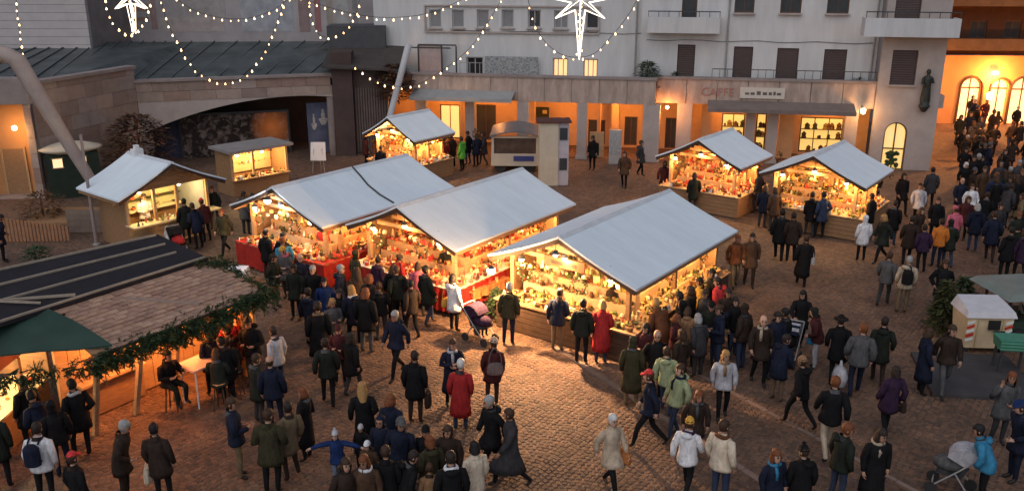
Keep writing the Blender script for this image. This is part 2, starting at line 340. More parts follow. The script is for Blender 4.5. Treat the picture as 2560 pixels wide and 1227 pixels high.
for x0, x1, v in ((1690, 1727, VR + .02), (1862, 1886, VR + .02), (1917, 1944, VR + .02), (2110, 2142, VR + .02)):
    a = FB.px(x0, 330, v)[0]; b = FB.px(x1, 330, v)[0]
    MB().box(a, b, v, v + .55, 0, zb - .003).box(a - .05, b + .05, v - .05, v + .6, 0, .16).build('pillar', STUCCO2, apt)
# back wall of the arcade with doors and shop windows
holes = []; spec_ = []
for (x0, y0, x1, y1, kd, bars) in ((1188, 262, 1240, 352, 'glass', 1), (1345, 290, 1372, 420, 'dark', 0), (1470, 300, 1512, 398, 'glass', 1), (1560, 292, 1592, 398, 'glass', 1), (1662, 295, 1690, 400, 'glass', 1),
                                  (1802, 284, 1860, 392, 'yellow', 1), (1888, 284, 1914, 392, 'yellow', 0), (1998, 294, 2106, 396, 'yellow', 2), (1100, 262, 1150, 352, 'warm', 1)):
    a, b, c, d = FB.rect(x0, y0, x1, y1, VBACK); c = max(c, .12) if y1 < 399 else .02
    d = min(d, zb - .25); holes.append((a, b, c, d)); spec_.append((kd, bars))
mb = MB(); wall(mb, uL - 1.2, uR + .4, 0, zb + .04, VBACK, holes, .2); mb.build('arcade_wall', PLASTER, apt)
for h, (kd, bars) in zip(holes, spec_): window(apt, *h, VBACK + .1, kd, name='shop_window' if kd == 'yellow' else 'door', bars=bars, sill=False)
# goods seen in the lit shop windows
for h, (kd, bars) in zip(holes, spec_):
    if kd != 'yellow': continue
    mb = MB()
    for i in range(26):
        x = random.uniform(h[0] + .1, h[1] - .1); z = random.choice((h[2] + .05, h[2] + .05, h[2] + .75, h[2] + 1.25)); s = random.uniform(.06, .16)
        mb.lathe([(s, 0), (s * .7, s), (s * .9, s * 1.6), (s * .2, s * 2.4)], 6, (x, VBACK + .02, z))
    mb.box(h[0] + .05, h[1] - .05, VBACK - .05, VBACK + .09, h[2] + .72, h[2] + .75); mb.box(h[0] + .05, h[1] - .05, VBACK - .05, VBACK + .09, h[2] + 1.22, h[2] + 1.25)
    mb.build('window_display', M('window_goods', (.1, .1, .05), .7, .3, 9, island=[(.05, .07, .03), (.18, .11, .05), (.3, .22, .08), (.06, .04, .03)]), apt, kind='stuff')
# upper walls
VL_, VW = 2.7, 1.75
u_step = FB.px(1602, 100, VW)[0]; u_l = FB.px(935, 60, VL_)[0]; u_bay = FB.px(2192, 300, .6)[0]; u_end = FB.px(2337, 330, .6)[0]
def upper(holes_px, v, u0, u1, z0, z1, mat, kinds, nm='wall', fr=None):
    hs = [FB.rect(*h, v) for h in holes_px]
    mb = MB(); wall(mb, u0, u1, z0, z1, v, hs, .22); mb.build(nm, mat, apt)
    for h, (kd, bars) in zip(hs, kinds): window(apt, *h, v + .12, kd, bars=bars, sill=kd != 'shutter', frame=fr)
    return hs
rowL = [(1073, 25, 1103, 70), (1130, 25, 1160, 70), (1192, 25, 1222, 70), (1254, 25, 1284, 70), (1320, 25, 1352, 70), (1385, 27, 1420, 72), (1465, 30, 1497, 73)]
lowL = [(1166, 143, 1208, 205), (1382, 146, 1420, 205), (1458, 148, 1494, 205)]
hsL = upper(rowL + lowL, VL_, u_l, u_step, zb + .36, 13, STUCCO, [('blind', 0)] * 4 + [('glass', 1), ('blind', 1), ('glass', 0), ('dark', 1), ('warm', 2), ('warm', 2)], fr=FRAME_W)
a = FB.rect(1062, 18, 1500, 80, VL_)
MB().box(a[0], a[1], VL_ - .12, VL_ - .004, a[2] - .09, a[2]).box(a[0], a[1], VL_ - .12, VL_ - .004, a[3], a[3] + .08).box(a[0], a[0] + .08, VL_ - .119, VL_ - .004, a[2] + .001, a[3] - .001).box(a[1] - .08, a[1], VL_ - .119, VL_ - .004, a[2] + .001, a[3] - .001).build('window_surround', STUCCO2, apt)
rowR = [(1838, -45, 1888, 33), (1953, -45, 2006, 34), (2070, -46, 2126, 35), (1706, -60, 1744, 62)]
lowR = [(1832, 117, 1880, 215), (1940, 121, 1994, 215), (2057, 124, 2114, 218), (1692, 112, 1736, 215)]
upper(rowR + lowR, VW, u_step, u_bay - .15, zb + .36, 13, STUCCO, [('glass', 1)] * 3 + [('glass', 0)] + [('shutter', 0)] * 3 + [('shutter', 0)], nm='wall')
for o in [c for c in apt.children if c.name.startswith('window')]: pass
MB().box(u_step - .003, u_step + .2, VW + .225, VL_ + .3, zb + .37, 13).build('wall_return', STUCCO, apt)
# stone bay with arched doorway at the alley corner
hb = [FB.rect(2228, 126, 2292, 213, .6), FB.rect(2241, -60, 2306, 60, .6)]
ad = FB.rect(2206, 306, 2264, 425, .6); ad = (ad[0], ad[1], 0.0, ad[3])
mb = MB(); wall(mb, u_bay - .15, u_end, 0, 13, .6, hb + [ad], .3)
r_ = (ad[1] - ad[0]) / 2; arch_fill(mb, (ad[0] + ad[1]) / 2, r_, ad[3] - r_, r_, ad[3], .6, .3)
mb.build('corner_bay', STUCCO2, apt)
window(apt, *hb[0], .75, 'shutter', bars=0, sill=True); window(apt, *hb[1], .75, 'shutter', bars=0, sill=False)
mb = MB(); P = arch_pts((ad[0] + ad[1]) / 2, r_, ad[3] - r_, r_)
mb.poly([(p[0], .78, p[1]) for p in [(ad[0], 0.02)] + P + [(ad[1], .02)]], (0, .03, 0)); dr = mb.build('arched_door', WARMLIT2, apt)
mb = MB(); mb.tube([(p[0], .70, p[1]) for p in [(ad[0], 0.02)] + P + [(ad[1], .02)]], .07, 5); mb.box((ad[0] + ad[1]) / 2 - .03, (ad[0] + ad[1]) / 2 + .03, .70, .77, 0, ad[3] - .05).box(ad[0] + .06, ad[1] - .06, .705, .765, 1.0, 1.06); mb.build('door_frame', FRAME, dr)
mb = MB()
for i in range(24): mb.ball((random.uniform(ad[0] + .25, ad[1] - .25), .68, random.uniform(.1, .85)), random.uniform(.08, .15), 0, 6, 3)
mb.build('door_plant', LEAF, dr)
# upper-floor wall over the side, alley side wall with pilasters
mb = MB(); mb.box(u_end - .3, u_end - .004, .62, 15, 0, 13); mb.build('alley_wall', STUCCO2, apt)
for i in range(9):
    v = 1.2 + i * 1.5
    MB().box(u_end, u_end + .16, v, v + .45, 0, 3.05).build('pilaster', STUCCO2, apt)
    MB().box(u_end, u_end + .1, v + .47, v + 1.46, .4, 2.7).build('shop_opening', DARK if i % 3 else WARMLIT2, apt)
    MB().box(u_end, u_end + .12, v + .02, v + .5, 3.7, 6.0).build('pilaster', STUCCO2, apt)
    MB().box(u_end, u_end + .05, v + .52, v + 1.48, 3.75, 5.9).build('window', DARK, apt)
MB().box(u_end - .002, u_end + .3, .9, 15, 3.06, 3.68).build('cornice', STUCCO2, apt)
# statue on a corbel at the corner
mb = MB(); x0 = u_end - .25
mb.lathe([(.10, -.25), (.26, 0), (.26, .08), (.2, .1), (.24, .3), (.2, .7), (.17, 1.05), (.22, 1.3), (.2, 1.42), (.07, 1.5), (.075, 1.56), (.105, 1.64), (.1, 1.74), (.03, 1.8)], 10, (0, 0, 0))
mb.tube([(-.2, 0, 1.38), (-.27, -.05, 1.1), (-.12, -.2, 1.0)], [.07, .06, .045], 6).tube([(.2, 0, 1.38), (.27, -.05, 1.15), (.15, -.2, 1.2)], [.07, .06, .045], 6)
sp_ = FB.px(2312, 268, .2)
st = tag(mb.build('corner_statue', M('bronze', (.04, .045, .04), .5, .3, 8, metal=.3), smooth=True), 'dark robed statue on a corbel at the corner of the white apartment block', 'statue')
st.location = FB.w(sp_[0], .35, sp_[1])
# balconies with railings
for (x0, y0, x1, y1, v, dep) in ((1619, 44, 1800, 84, VW, .9), (2162, 47, 2402, 94, .6, 1.0)):
    a, b, c, d = FB.rect(x0, y0, x1, y1, v - dep)
    bal = MB().box(a, b, v - dep, v - dep + .12, c, d).box(a, a + .12, v - dep + .121, v - .004, c, d).box(b - .12, b, v - dep + .121, v - .004, c, d).box(a + .121, b - .121, v - dep + .121, v - .005, c + .01, c + .15).build('balcony', STUCCO, apt)
    mb = MB().beam((a, v - dep + .06, d + .28), (b, v - dep + .06, d + .28), .05, .05)
    n = int((b - a) / .45)
    for i in range(n + 1): x = a + .03 + (b - a - .06) * i / n; mb.box(x - .015, x + .015, v - dep + .045, v - dep + .075, d, d + .255)
    mb.build('railing', METAL, bal)
# terrace railing on the right wing, awnings
mb = MB(); za = zt + .42
mb.beam((FB.px(1780, 190, VR)[0], VR + .15, za), (uR, VR + .15, za), .04, .04)
for i in range(22): x = FB.px(1780, 190, VR)[0] + (uR - FB.px(1780, 190, VR)[0]) * i / 21; mb.box(x - .012, x + .012, VR + .138, VR + .162, zt, za - .02)
mb.build('railing', METAL, apt)
def awning(x0, x1, y, v, out, mat, drop=.32, thick=.05):
    a, z = FB.px(x0, y, v); b = FB.px(x1, y, v)[0]; mb = MB()
    mb.hexa([(a, v - out, z - drop), (b, v - out, z - drop), (b, v - .004, z - thick), (a, v - .004, z - thick), (a, v - out, z - drop + thick), (b, v - out, z - drop + thick), (b, v - .004, z), (a, v - .004, z)])
    mb.box(a, b, v - out - .03, v - out - .002, z - drop - .14, z - drop + .05); return mb.build('awning', mat, apt)
awning(1036, 1288, 222, 0, 1.0, M('awning_grey', (.30, .30, .295), .7, .15, 2))
awning(1770, 2136, 250, VR, 1.0, M('awning_brown', (.17, .135, .12), .7, .2, 2))
# shop lettering and a pale name board on the right wing's parapet
def text_mesh(s, size, ext=.012):
    cu = bpy.data.curves.new('lettering', 'FONT'); cu.body = s; cu.size = size; cu.extrude = ext; cu.resolution_u = 2
    to = bpy.data.objects.new('lettering', cu); col.objects.link(to); bpy.context.view_layer.update()
    me_ = bpy.data.meshes.new_from_object(to.evaluated_get(bpy.context.evaluated_depsgraph_get())); bpy.data.objects.remove(to); return me_
tm = text_mesh('CAFFE', .60); tm.materials.append(M('letter_pink', (.36, .17, .14), .7))
a = FB.rect(1752, 205, 1838, 243, VR); lt = put('lettering', tm, apt, (a[0], VR - .02, a[2] + .05)); lt.rotation_euler = (R(90), 0, 0)
a = FB.rect(1850, 220, 1962, 247, VR - .1)
nb_ = MB().box(a[0], a[1], VR - .12, VR - .004, a[2], a[3]).build('name_board', M('board_cream', (.58, .52, .45), .6, .08, 4), apt)
mb = MB(); x = a[0] + .25
while x < a[1] - .3:
    wd = random.uniform(.08, .22); mb.box(x, x + wd, VR - .128, VR - .121, a[2] + .18, a[2] + random.uniform(.28, .38)); x += wd + random.uniform(.04, .12)
mb.build('board_lettering', M('ink', (.12, .1, .09), .7), nb_)
# patterned privacy screen and terrace rail, left wing
a = FB.rect(1212, 142, 1345, 205, VL_ - .25)
sm = M('patterned_screen', (.55, .56, .55), .7, .9, 9, c2=(.03, .035, .04))
MB().box(a[0], a[1], VL_ - .27, VL_ - .23, a[2], a[3]).build('privacy_screen', sm, apt)
mb = MB(); x0 = FB.px(1150, 180, .15)[0]; x1 = FB.px(1350, 180, .15)[0]
for i in range(9): x = x0 + (x1 - x0) * i / 8; mb.box(x - .015, x + .015, .14, .17, zt, zt + .55)
mb.beam((x0, .155, zt + .56), (x1, .155, zt + .56), .03, .03); mb.build('railing', METAL_G, apt)
# ceiling lamps in the arcade
def arcade_lamp(u, v, z, p, c=(1.0, .34, .06)):
    t = thing('ceiling_lamp', 'round glowing ceiling lamp under the arcade of the white apartment block', 'lamp', FB.w(u, v, z), FB.a, 'lamps under the arcade')
    MB().lathe([(.05, .06), (.09, .05), (.09, .0), (.04, -.01)], 8).build('base', METAL_G, t); MB().ball((0, 0, -.06), .085, 0, 8, 5).build('bulb', BULB, t)
    lamp(t, (0, 0, -.2), p, c, .08)
for x, y, v in ((1100, 255, 1.9), (1232, 255, 1.9), (1403, 258, 1.6), (1553, 265, 1.6), (1668, 268, .3), (1815, 270, 2.4), (1965, 275, 2.4), (2085, 275, 2.4)):
    u = FB.px(x, y, v)[0]; arcade_lamp(u, v, zb - .08, 105 if x < 1700 else 75)
for x0, x1, vv in ((1322, 1336, 2.2), (1492, 1500, 1.8), (1528, 1546, 2.6), (1152, 1160, 2.2), (1946, 1984, 2.3), (1752, 1776, 2.5)):      # added inner piers standing in for the orange-lit pillar sides
    a_ = FB.px(x0, 330, vv)[0]; b_ = FB.px(x1, 330, vv)[0]
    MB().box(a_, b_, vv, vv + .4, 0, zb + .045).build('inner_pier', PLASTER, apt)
a_ = FB.rect(1322, 268, 1372, 302, 3.3); MB().box(a_[0], a_[1], 3.3, 3.36, a_[2], a_[3]).build('shop_sign', M('dark_sign', (.03, .035, .02), .6), apt)
MB().box(a_[1] - .35, a_[1] - .1, 3.28, 3.297, a_[2] + .4, a_[2] + .6).build('sign_mark', M('sign_mark', (.5, .4, .12), .6), apt)
# downpipes and cables on the white walls
for x, v, zt_ in ((1590, VL_, 12.5), (2186, VW, 12.5), (1818, VW, 12.5)):
    u = FB.px(x, 100, v)[0]; MB().tube([(u, v - .07, zb + .4), (u, v - .07, zt_)], .045, 7).build('downpipe', METAL_G, apt)
for z_, u0_, u1_ in ((6.28, uL, u_step), (6.05, u_step + .3, u_bay - .3)): MB().tube([(u0_ + (u1_ - u0_) * i / 12, (VL_ if u1_ <= u_step else VW) - .03, z_ - .04 * math.sin(i * 1.9)) for i in range(13)], .014, 5).build('wall_cable', METAL, apt)
# street lantern by the alley corner
u, z = FB.px(2158, 278, .3)
t = thing('wall_lantern', 'small glowing wall lantern at the right end of the arcade', 'lamp', FB.w(u, .3, z), FB.a)
MB().lathe([(.05, .12), (.12, .08), (.1, -.1), (.04, -.14)], 6).build('bulb', BULB, t); MB().box(-.02, .02, 0, .5, .12, .16).build('bracket', METAL, t); lamp(t, (0, -.3, -.2), 70, (1, .45, .12), .08)

# small lean-to roofs at the left end of the terrace, with the orange wall below
t = thing('corner_house', 'narrow orange-lit house end with a tiled lean-to beside the arcade', 'building', FB.w(uL - 1.3, 1.2), FB.a)
MB().box(-.25, 1.15, 0, .3, 0, 3.15).build('wall', PLAST_O, t); MB().box(.45, .85, -.02, -.003, .9, 1.9).build('window', FRAME, t)
MB().hexa([(-1.2, -.4, 3.16), (1.4, -.4, 3.16), (1.4, 3, 4.3), (-1.2, 3, 4.3), (-1.2, -.4, 3.26), (1.4, -.4, 3.26), (1.4, 3, 4.4), (-1.2, 3, 4.4)]).build('roof', M('rust_tiles', (.14, .065, .04), .85, .35, 4, .4, 20), t)
lamp(t, (.5, -1.4, 2.6), 45, (1, .42, .1), .1)
# terrace pergola frame (thin dark posts)
p0 = FB.px(1045, 112, 2.2); p1 = FB.px(1140, 112, 2.2); g0 = zb + .36
t = thing('terrace_pergola', 'thin dark metal pergola frame on the terrace at the left of the white block', 'pergola', FB.w(p0[0], 2.2, g0), FB.a)
w_ = p1[0] - p0[0]; h_ = p0[1] - g0
MB().beam((0, 0, h_), (w_, 0, h_), .07, .07).beam((0, -1.2, h_ - .05), (w_, -1.2, h_ - .05), .07, .07).build('beam', METAL, t)
for x in (0, w_ * .62, w_): MB().box(x - .035, x + .035, -.035, .035, 0, h_ - .04).build('post', METAL, t)
MB().add([(0.04, .03, h_ - .04), (w_ * .6, .03, h_ - .04), (w_ * .6, .03, .3), (.04, .03, .3)], [(0, 1, 2, 3)]).build('screen', M('pink_screen', (.42, .33, .31), .8), t)

# ================================================================== BUILDING AT THE END OF THE ALLEY
FE = Frame((29.0, 57.0), -4)
end = thing('alley_building', 'ochre building with glowing arched shopfronts closing the alley', 'building', FE.O, FE.a)
ahs = []
for x0, y0, x1 in ((2400, 196, 2449), (2474, 200, 2518), (2527, 196, 2585)):
    a, b, c, d = FE.rect(x0, y0, x1, 290, 0); ahs.append((a, b, 0.02, d))
zc = FE.px(2470, 148, 0)[1]
mb = MB(); wall(mb, -3.5, 14, 0, zc, 0, ahs, .4)
for a, b, c, d in ahs: r_ = (b - a) / 2; arch_fill(mb, (a + b) / 2, r_, d - r_, r_, d, 0, .4)
mb.build('wall', PLAST_O, end)
for a, b, c, d in ahs:
    r_ = (b - a) / 2; P = arch_pts((a + b) / 2, r_, d - r_, r_)
    o = MB().poly([(p[0], .3, p[1]) for p in [(a, .02)] + P + [(b, .02)]], (0, .03, 0)).build('arched_window', Emit('alley_shop', (1, .55, .2), 1.6, True), end)
    mb = MB().tube([(p[0], -.03, p[1]) for p in [(a - .12, .02)] + [((a + b) / 2 + (p[0] - (a + b) / 2) * 1.13, p[1] + .1) for p in P] + [(b + .12, .02)]], .08, 5); mb.box(a, b, .2, .29, d - r_ - .05, d - r_ + .03).box((a + b) / 2 - .03, (a + b) / 2 + .03, .21, .28, 0, d - .03); mb.build('arch_frame', FRAME, o)
MB().box(-3.5, 14, -.15, 0, zc + .002, zc + .22).build('cornice', PLAST_O, end)
zz = FE.px(2470, 95, 0)[1]
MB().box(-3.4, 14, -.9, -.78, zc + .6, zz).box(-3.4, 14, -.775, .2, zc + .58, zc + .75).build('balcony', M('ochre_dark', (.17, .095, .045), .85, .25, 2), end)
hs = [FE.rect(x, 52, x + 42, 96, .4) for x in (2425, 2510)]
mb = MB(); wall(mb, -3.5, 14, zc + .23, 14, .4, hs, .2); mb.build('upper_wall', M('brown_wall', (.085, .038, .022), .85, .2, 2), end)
for h in hs: window(end, *h, .5, 'glass', bars=1, sill=False)
z2 = FE.px(2470, 16, -.6)[1]
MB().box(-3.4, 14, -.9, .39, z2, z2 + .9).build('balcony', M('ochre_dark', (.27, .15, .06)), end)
t = thing('wall_lantern', 'bright lantern over the middle arched shopfront at the end of the alley', 'lamp', FE.w(FE.px(2488, 183, -.3)[0], -.3, FE.px(2488, 183, -.3)[1]), FE.a)
MB().lathe([(.06, .1), (.2, .06), (.2, -.06), (.08, -.1)], 8).build('bulb', BULB, t); MB().box(-.02, .02, 0, .28, .1, .14).build('bracket', METAL, t); lamp(t, (0, -.6, -.35), 700, (1, .36, .08), .12)
for q, (x, y, z, p) in enumerate(((25.2, 54.5, 3.2, 420), (33.5, 50, 3.6, 800), (24.2, 45.5, 3.4, 520))):
    t = thing('hanging_lantern', ('orange lantern on a bracket, deep in the alley beside the block', 'orange lantern hung over the alley crowd', 'orange lantern hung at the mouth of the alley')[q], 'lamp', (x, y, z))
    MB().lathe([(.04, .2), (.14, .12), (.11, -.12), (.04, -.16)], 8).build('bulb', BULB, t); MB().beam((0, 0, .2), (0, 0, 1.0), .02, .02).build('cable', METAL, t); lamp(t, (0, 0, -.32), p, (1, .36, .08), .1)
# right side of the alley
t = thing('street_house', 'dark brown house front along the right side of the alley', 'building', (37, 40, 0), R(78))
MB().box(-8, 22, 0, .4, 0, 13).build('wall', M('brown_wall2', (.12, .08, .06), .85, .2, 2), t)

# ================================================================== THEATRE WITH THE WIDE ARCH (left)
A = Vector((-9.45, 47.3, 0)); B = Vector((-18.6, 44.5, 0)); C = Vector((-20.6, 38.2, 0))
FT = Frame((B.x, B.y), math.degrees(math.atan2(A.y - B.y, A.x - B.x))); LT = (A - B).length
th = thing('theatre', 'dark stone theatre front with a wide shallow arch over a deep porch', 'building', FT.O, FT.a)
zp0 = FT.px(830, 190, 0)[1]
zar = FT.px(735, 241, 0)[1]; zs = zar - .9                      # shallow arch
uc = FT.px(735, 241, 0)[0]; hw = LT - .2 - uc + 1.4
def arch_z(u): d = (u - uc) / 7.0; return zar - 1.35 * d * d
# stone blocks above the arch
rows = [(zar + .02, (zar + zp0) / 2), ((zar + zp0) / 2 + .015, zp0)]
for r, (z0, z1) in enumerate(rows):
    u = -.0 - (r % 2) * .5
    while u < LT:
        u2 = min(u + 1.25, LT); u0 = max(u, 0)
        if u2 - u0 > .1: MB().box(u0, u2 - .012, random.uniform(-.012, .012), .5, z0, z1).build('stone_block', STONE_B, th)
        u += 1.25
n = 26; mb = MB()
for i in range(n):
    a, b = LT * i / n, LT * (i + 1) / n
    mb.hexa([(a, .02, arch_z(a)), (b, .02, arch_z(b)), (b, .5, arch_z(b)), (a, .5, arch_z(a)), (a, .02, zar + .018), (b, .02, zar + .018), (b, .5, zar + .018), (a, .5, zar + .018)])
mb.build('arch_ring', STUCCO2, th)
MB().box(-.1, LT + .1, -.1, .6, zp0 + .003, zp0 + .12).build('coping', STONE, th)
MB().box(0, .5, .05, .5, 0, arch_z(0) - .01).build('jamb', STONE, th); MB().box(LT - .3, LT, .05, .5, 0, arch_z(LT) - .01).build('jamb', STONE, th)
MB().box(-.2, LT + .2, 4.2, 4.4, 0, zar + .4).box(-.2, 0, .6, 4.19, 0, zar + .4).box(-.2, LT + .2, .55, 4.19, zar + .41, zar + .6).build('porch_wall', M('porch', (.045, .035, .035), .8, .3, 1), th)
# glass front inside the porch: grey reflections and an orange glow painted into its colour
def porch_glass_mat():
    m = bpy.data.materials.new('poster_print'); m.use_nodes = True; t = m.node_tree; n = t.nodes; L = t.links; b = n['Principled BSDF']
    tc = n.new('ShaderNodeTexCoord'); v = n.new('ShaderNodeTexVoronoi'); v.inputs['Scale'].default_value = 3.0; v.feature = 'SMOOTH_F1'; nz = n.new('ShaderNodeTexNoise'); nz.inputs['Scale'].default_value = 2.5; av = n.new('ShaderNodeVectorMath'); av.operation = 'ADD'; L.new(tc.outputs['Object'], av.inputs[0]); L.new(nz.outputs['Color'], av.inputs[1]); L.new(tc.outputs['Object'], nz.inputs['Vector']); L.new(av.outputs[0], v.inputs['Vector'])
    cr = n.new('ShaderNodeValToRGB'); e = cr.color_ramp.elements; e[0].color = (.24, .20, .175, 1); e[0].position = .02; e[1].color = (.03, .023, .022, 1); e[1].position = .5; L.new(v.outputs['Distance'], cr.inputs[0])
    g = n.new('ShaderNodeTexGradient'); g.gradient_type = 'SPHERICAL'; mp = n.new('ShaderNodeMapping'); mp.inputs['Location'].default_value = (-2.55, 0, -.75); mp.inputs['Scale'].default_value = (.85, .6, .75); L.new(tc.outputs['Object'], mp.inputs[0]); L.new(mp.outputs[0], g.inputs[0])
    mx = n.new('ShaderNodeMix'); mx.data_type = 'RGBA'; L.new(g.outputs['Fac'], mx.inputs[0]); L.new(cr.outputs[0], mx.inputs[6]); mx.inputs[7].default_value = (.85, .25, .06, 1); L.new(mx.outputs[2], b.inputs['Base Color']); b.inputs['Roughness'].default_value = .18; return m
a = FT.rect(455, 285, 722, 408, 1.4)
ps = MB().box(-1.6, a[1] - a[0] - 1.6, 0, .05, -.9, a[3] - a[2] - .9).build('scene_poster', porch_glass_mat()); tag(ps, 'large brown group poster glowing orange at one end inside the theatre porch', 'poster')
ps.location = FT.w(a[0] + 1.6, 1.4, a[2] + .9 - .0); ps.rotation_euler[2] = FT.a
MB().box(-1.7, a[1] - a[0] - 1.5, .055, .12, -a[2] - .9, a[3] - a[2] - .8).build('frame', METAL, ps)
for (x0, x1, c) in ((770, 836, (.10, .11, .17)), (345, 455, (.04, .045, .085))):
    a = FT.rect(x0, 255, x1, 400, 1.0 if x0 > 700 else 1.6); o = MB().box(0, a[1] - a[0], 0, .06, 0, 2.7).build('poster_panel', M('panel_%d' % x0, c, .6, .5, 1.2))
    tag(o, 'blue night poster with two pale costumed figures at the right of the porch' if x0 > 700 else 'dark blue poster panel at the left of the porch', 'poster'); o.location = FT.w(a[0], 1.0 if x0 > 700 else 1.6, 0.0); o.rotation_euler[2] = FT.a
    if x0 > 700:
        mb = MB()
        for x, h, wd in ((.35, 1.25, .16), (.85, 1.5, .26)): mb.lathe([(wd * .4, 0), (wd, .32), (wd * .35, .38), (wd * .42, .6), (wd * .2, .68), (wd * .3, .78), (.02, .86)], 8, (x, -.004, h), 0, 1, .06)
        mb.build('printed_figures', M('pale_print', (.45, .40, .36), .7, .5, 6), o)
# left flank: block wall running towards the viewer, with the lit doorway block
FS = Frame((C.x, C.y), math.degrees(math.atan2(B.y - C.y, B.x - C.x))); LS = (B - C).length
fl = thing('theatre_flank', 'pale stone block wall joining the theatre arch to the lit doorway', 'wall', FS.O, FS.a)
for r in range(8):
    u = -(r % 2) * .55; zr0 = .66 * r; top = 4.9
    while u < LS:
        u0 = max(u, 0); u2 = min(u + 1.1, LS)
        if u2 - u0 > .1 and zr0 + .6 < top + .5: MB().box(u0, u2 - .012, random.uniform(-.012, .012), .4, zr0, min(zr0 + .648, top)).build('stone_block', STONE_B, fl)
        u += 1.1
MB().box(-.1, LS + .1, -.08, .45, 4.903, 5.05).build('coping', STONE, fl)
FD = Frame((C.x, C.y), 8)
dw = thing('doorway_block', 'stone block with a tall orange-lit doorway and banded grey cladding above', 'building', FD.O, FD.a)
hd = FD.rect(-60, 262, 102, 530, 0); hd = (hd[0], hd[1], 0.02, hd[3])
mb = MB(); wall(mb, -9, 0, 0, 5.2, 0, [hd], .9); mb.build('wall', STONE, dw)
MB().box(hd[0], hd[1], .95, 1.05, 0, hd[3] + .2).build('inner_wall', PLAST_O, dw)
a = FD.rect(20, 372, 72, 530, .9); MB().box(a[0], a[1], .85, .94, .02, a[3]).build('door', WOOD, dw); MB().box(a[0] - .08, a[0] - .003, .83, .94, .02, a[3] + .08).box(a[1] + .003, a[1] + .08, .83, .94, .02, a[3] + .08).build('door_frame', WOOD_L, dw)
lamp(dw, (hd[1] - .9, .1, 2.9), 38, (1, .48, .12), .12); MB().lathe([(.05, .1), (.1, .05), (.1, -.05), (.05, -.08)], 8, (hd[1] - .9, .1, 3.1)).build('door_lamp', BULB, dw)
# metal and glass roof terrace behind the parapets
rt = thing('terrace_roof', 'dark teal metal roof sloping up behind the theatre parapet', 'roof', (0, 0, 0))
za = zp0 + .05
mb = MB(); RP = [(C.x - 9, 38.4, 4.75), (C.x, 38.6, 4.75), (B.x, 45.0, za), (A.x, 47.7, za)]; RQ = [(C.x - 9, 52, 5.5), (-24, 52, 5.5), (-19, 53, 5.4), (-8.2, 53.6, 5.4)]
for i in range(3): mb.hexa([RP[i], RP[i + 1], RQ[i + 1], RQ[i]] + [Vector(p) + Vector((0, 0, .06)) for p in (RP[i], RP[i + 1], RQ[i + 1], RQ[i])])
mb.build('sheet', M('teal_roof', (.075, .088, .088), .5, .55, .9, metal=.2), rt)
mb = MB()
for i in range(26):
    f = i / 25; j = min(int(f * 3), 2); g = f * 3 - j
    p = Vector(RP[j]).lerp(Vector(RP[j + 1]), g) + Vector((0, 0, .1)); q = Vector(RQ[j]).lerp(Vector(RQ[j + 1]), g) + Vector((0, 0, .1)); mb.beam(p, q, .05, .07)
mb.build('standing_seam', M('teal_seam', (.10, .115, .115), .45, .2, 2, metal=.2), rt)
# banded grey wall, and behind it a glass front with reflections painted as patches
FC = Frame((-33, 49.5), 0); e_ = FC.px(219, 60, 0)[0]
cw = thing('banded_wall', 'tall pale grey wall clad in horizontal bands, above the lit doorway', 'building', FC.O)
for i in range(16): MB().box(0, e_, 0, .3, 5.2 + i * .42, 5.2 + i * .42 + .40).build('cladding_panel', M('cladding', (.46, .425, .42), .7, .12, 1.5), cw)
MB().box(.05, e_ - .05, .02, 8, 0, 12).build('core', STONE, cw)
FM = Frame((-26.5, 55), 0); m0 = FM.px(224, 60, 0)[0]; m1 = FM.px(935, 60, 0)[0]
mu_ = thing('mural_building', 'grey building with a faded pink and white painted mural', 'building', FM.O)
MB().box(m0, m1, 0, 5, 0, 12).build('wall', M('mural_ground', (.34, .31, .31), .8, .25, .5), mu_)
for (x0, y0, x1, y1, c) in ((228, 12, 372, 28, (.30, .19, .16)), (228, 44, 372, 54, (.27, .17, .14)), (372, 0, 388, 74, (.30, .20, .19)), (232, 30, 330, 43, (.33, .34, .40)), (400, 45, 560, 80, (.38, .33, .31)), (440, 0, 560, 45, (.33, .30, .29)),
                            (470, 5, 500, 32, (.25, .22, .22)), (525, 3, 552, 35, (.24, .21, .21)), (600, 0, 730, 80, (.33, .335, .36)), (745, 0, 772, 80, (.24, .17, .165)), (785, 0, 800, 80, (.30, .14, .135)), (815, 0, 830, 80, (.30, .26, .22)), (840, 0, 870, 80, (.36, .35, .34)), (880, 0, 892, 75, (.23, .22, .22))):
    a = FM.rect(x0, y0 - (60 if y0 < 10 else 0), x1, y1, 0); MB().box(a[0], a[1], -.012 - .0006 * (x0 % 7), -.001, a[2], a[3]).build('mural_patch', M('mural_%d_%d' % (x0, y0), c, .85, .3, 1.6), mu_)
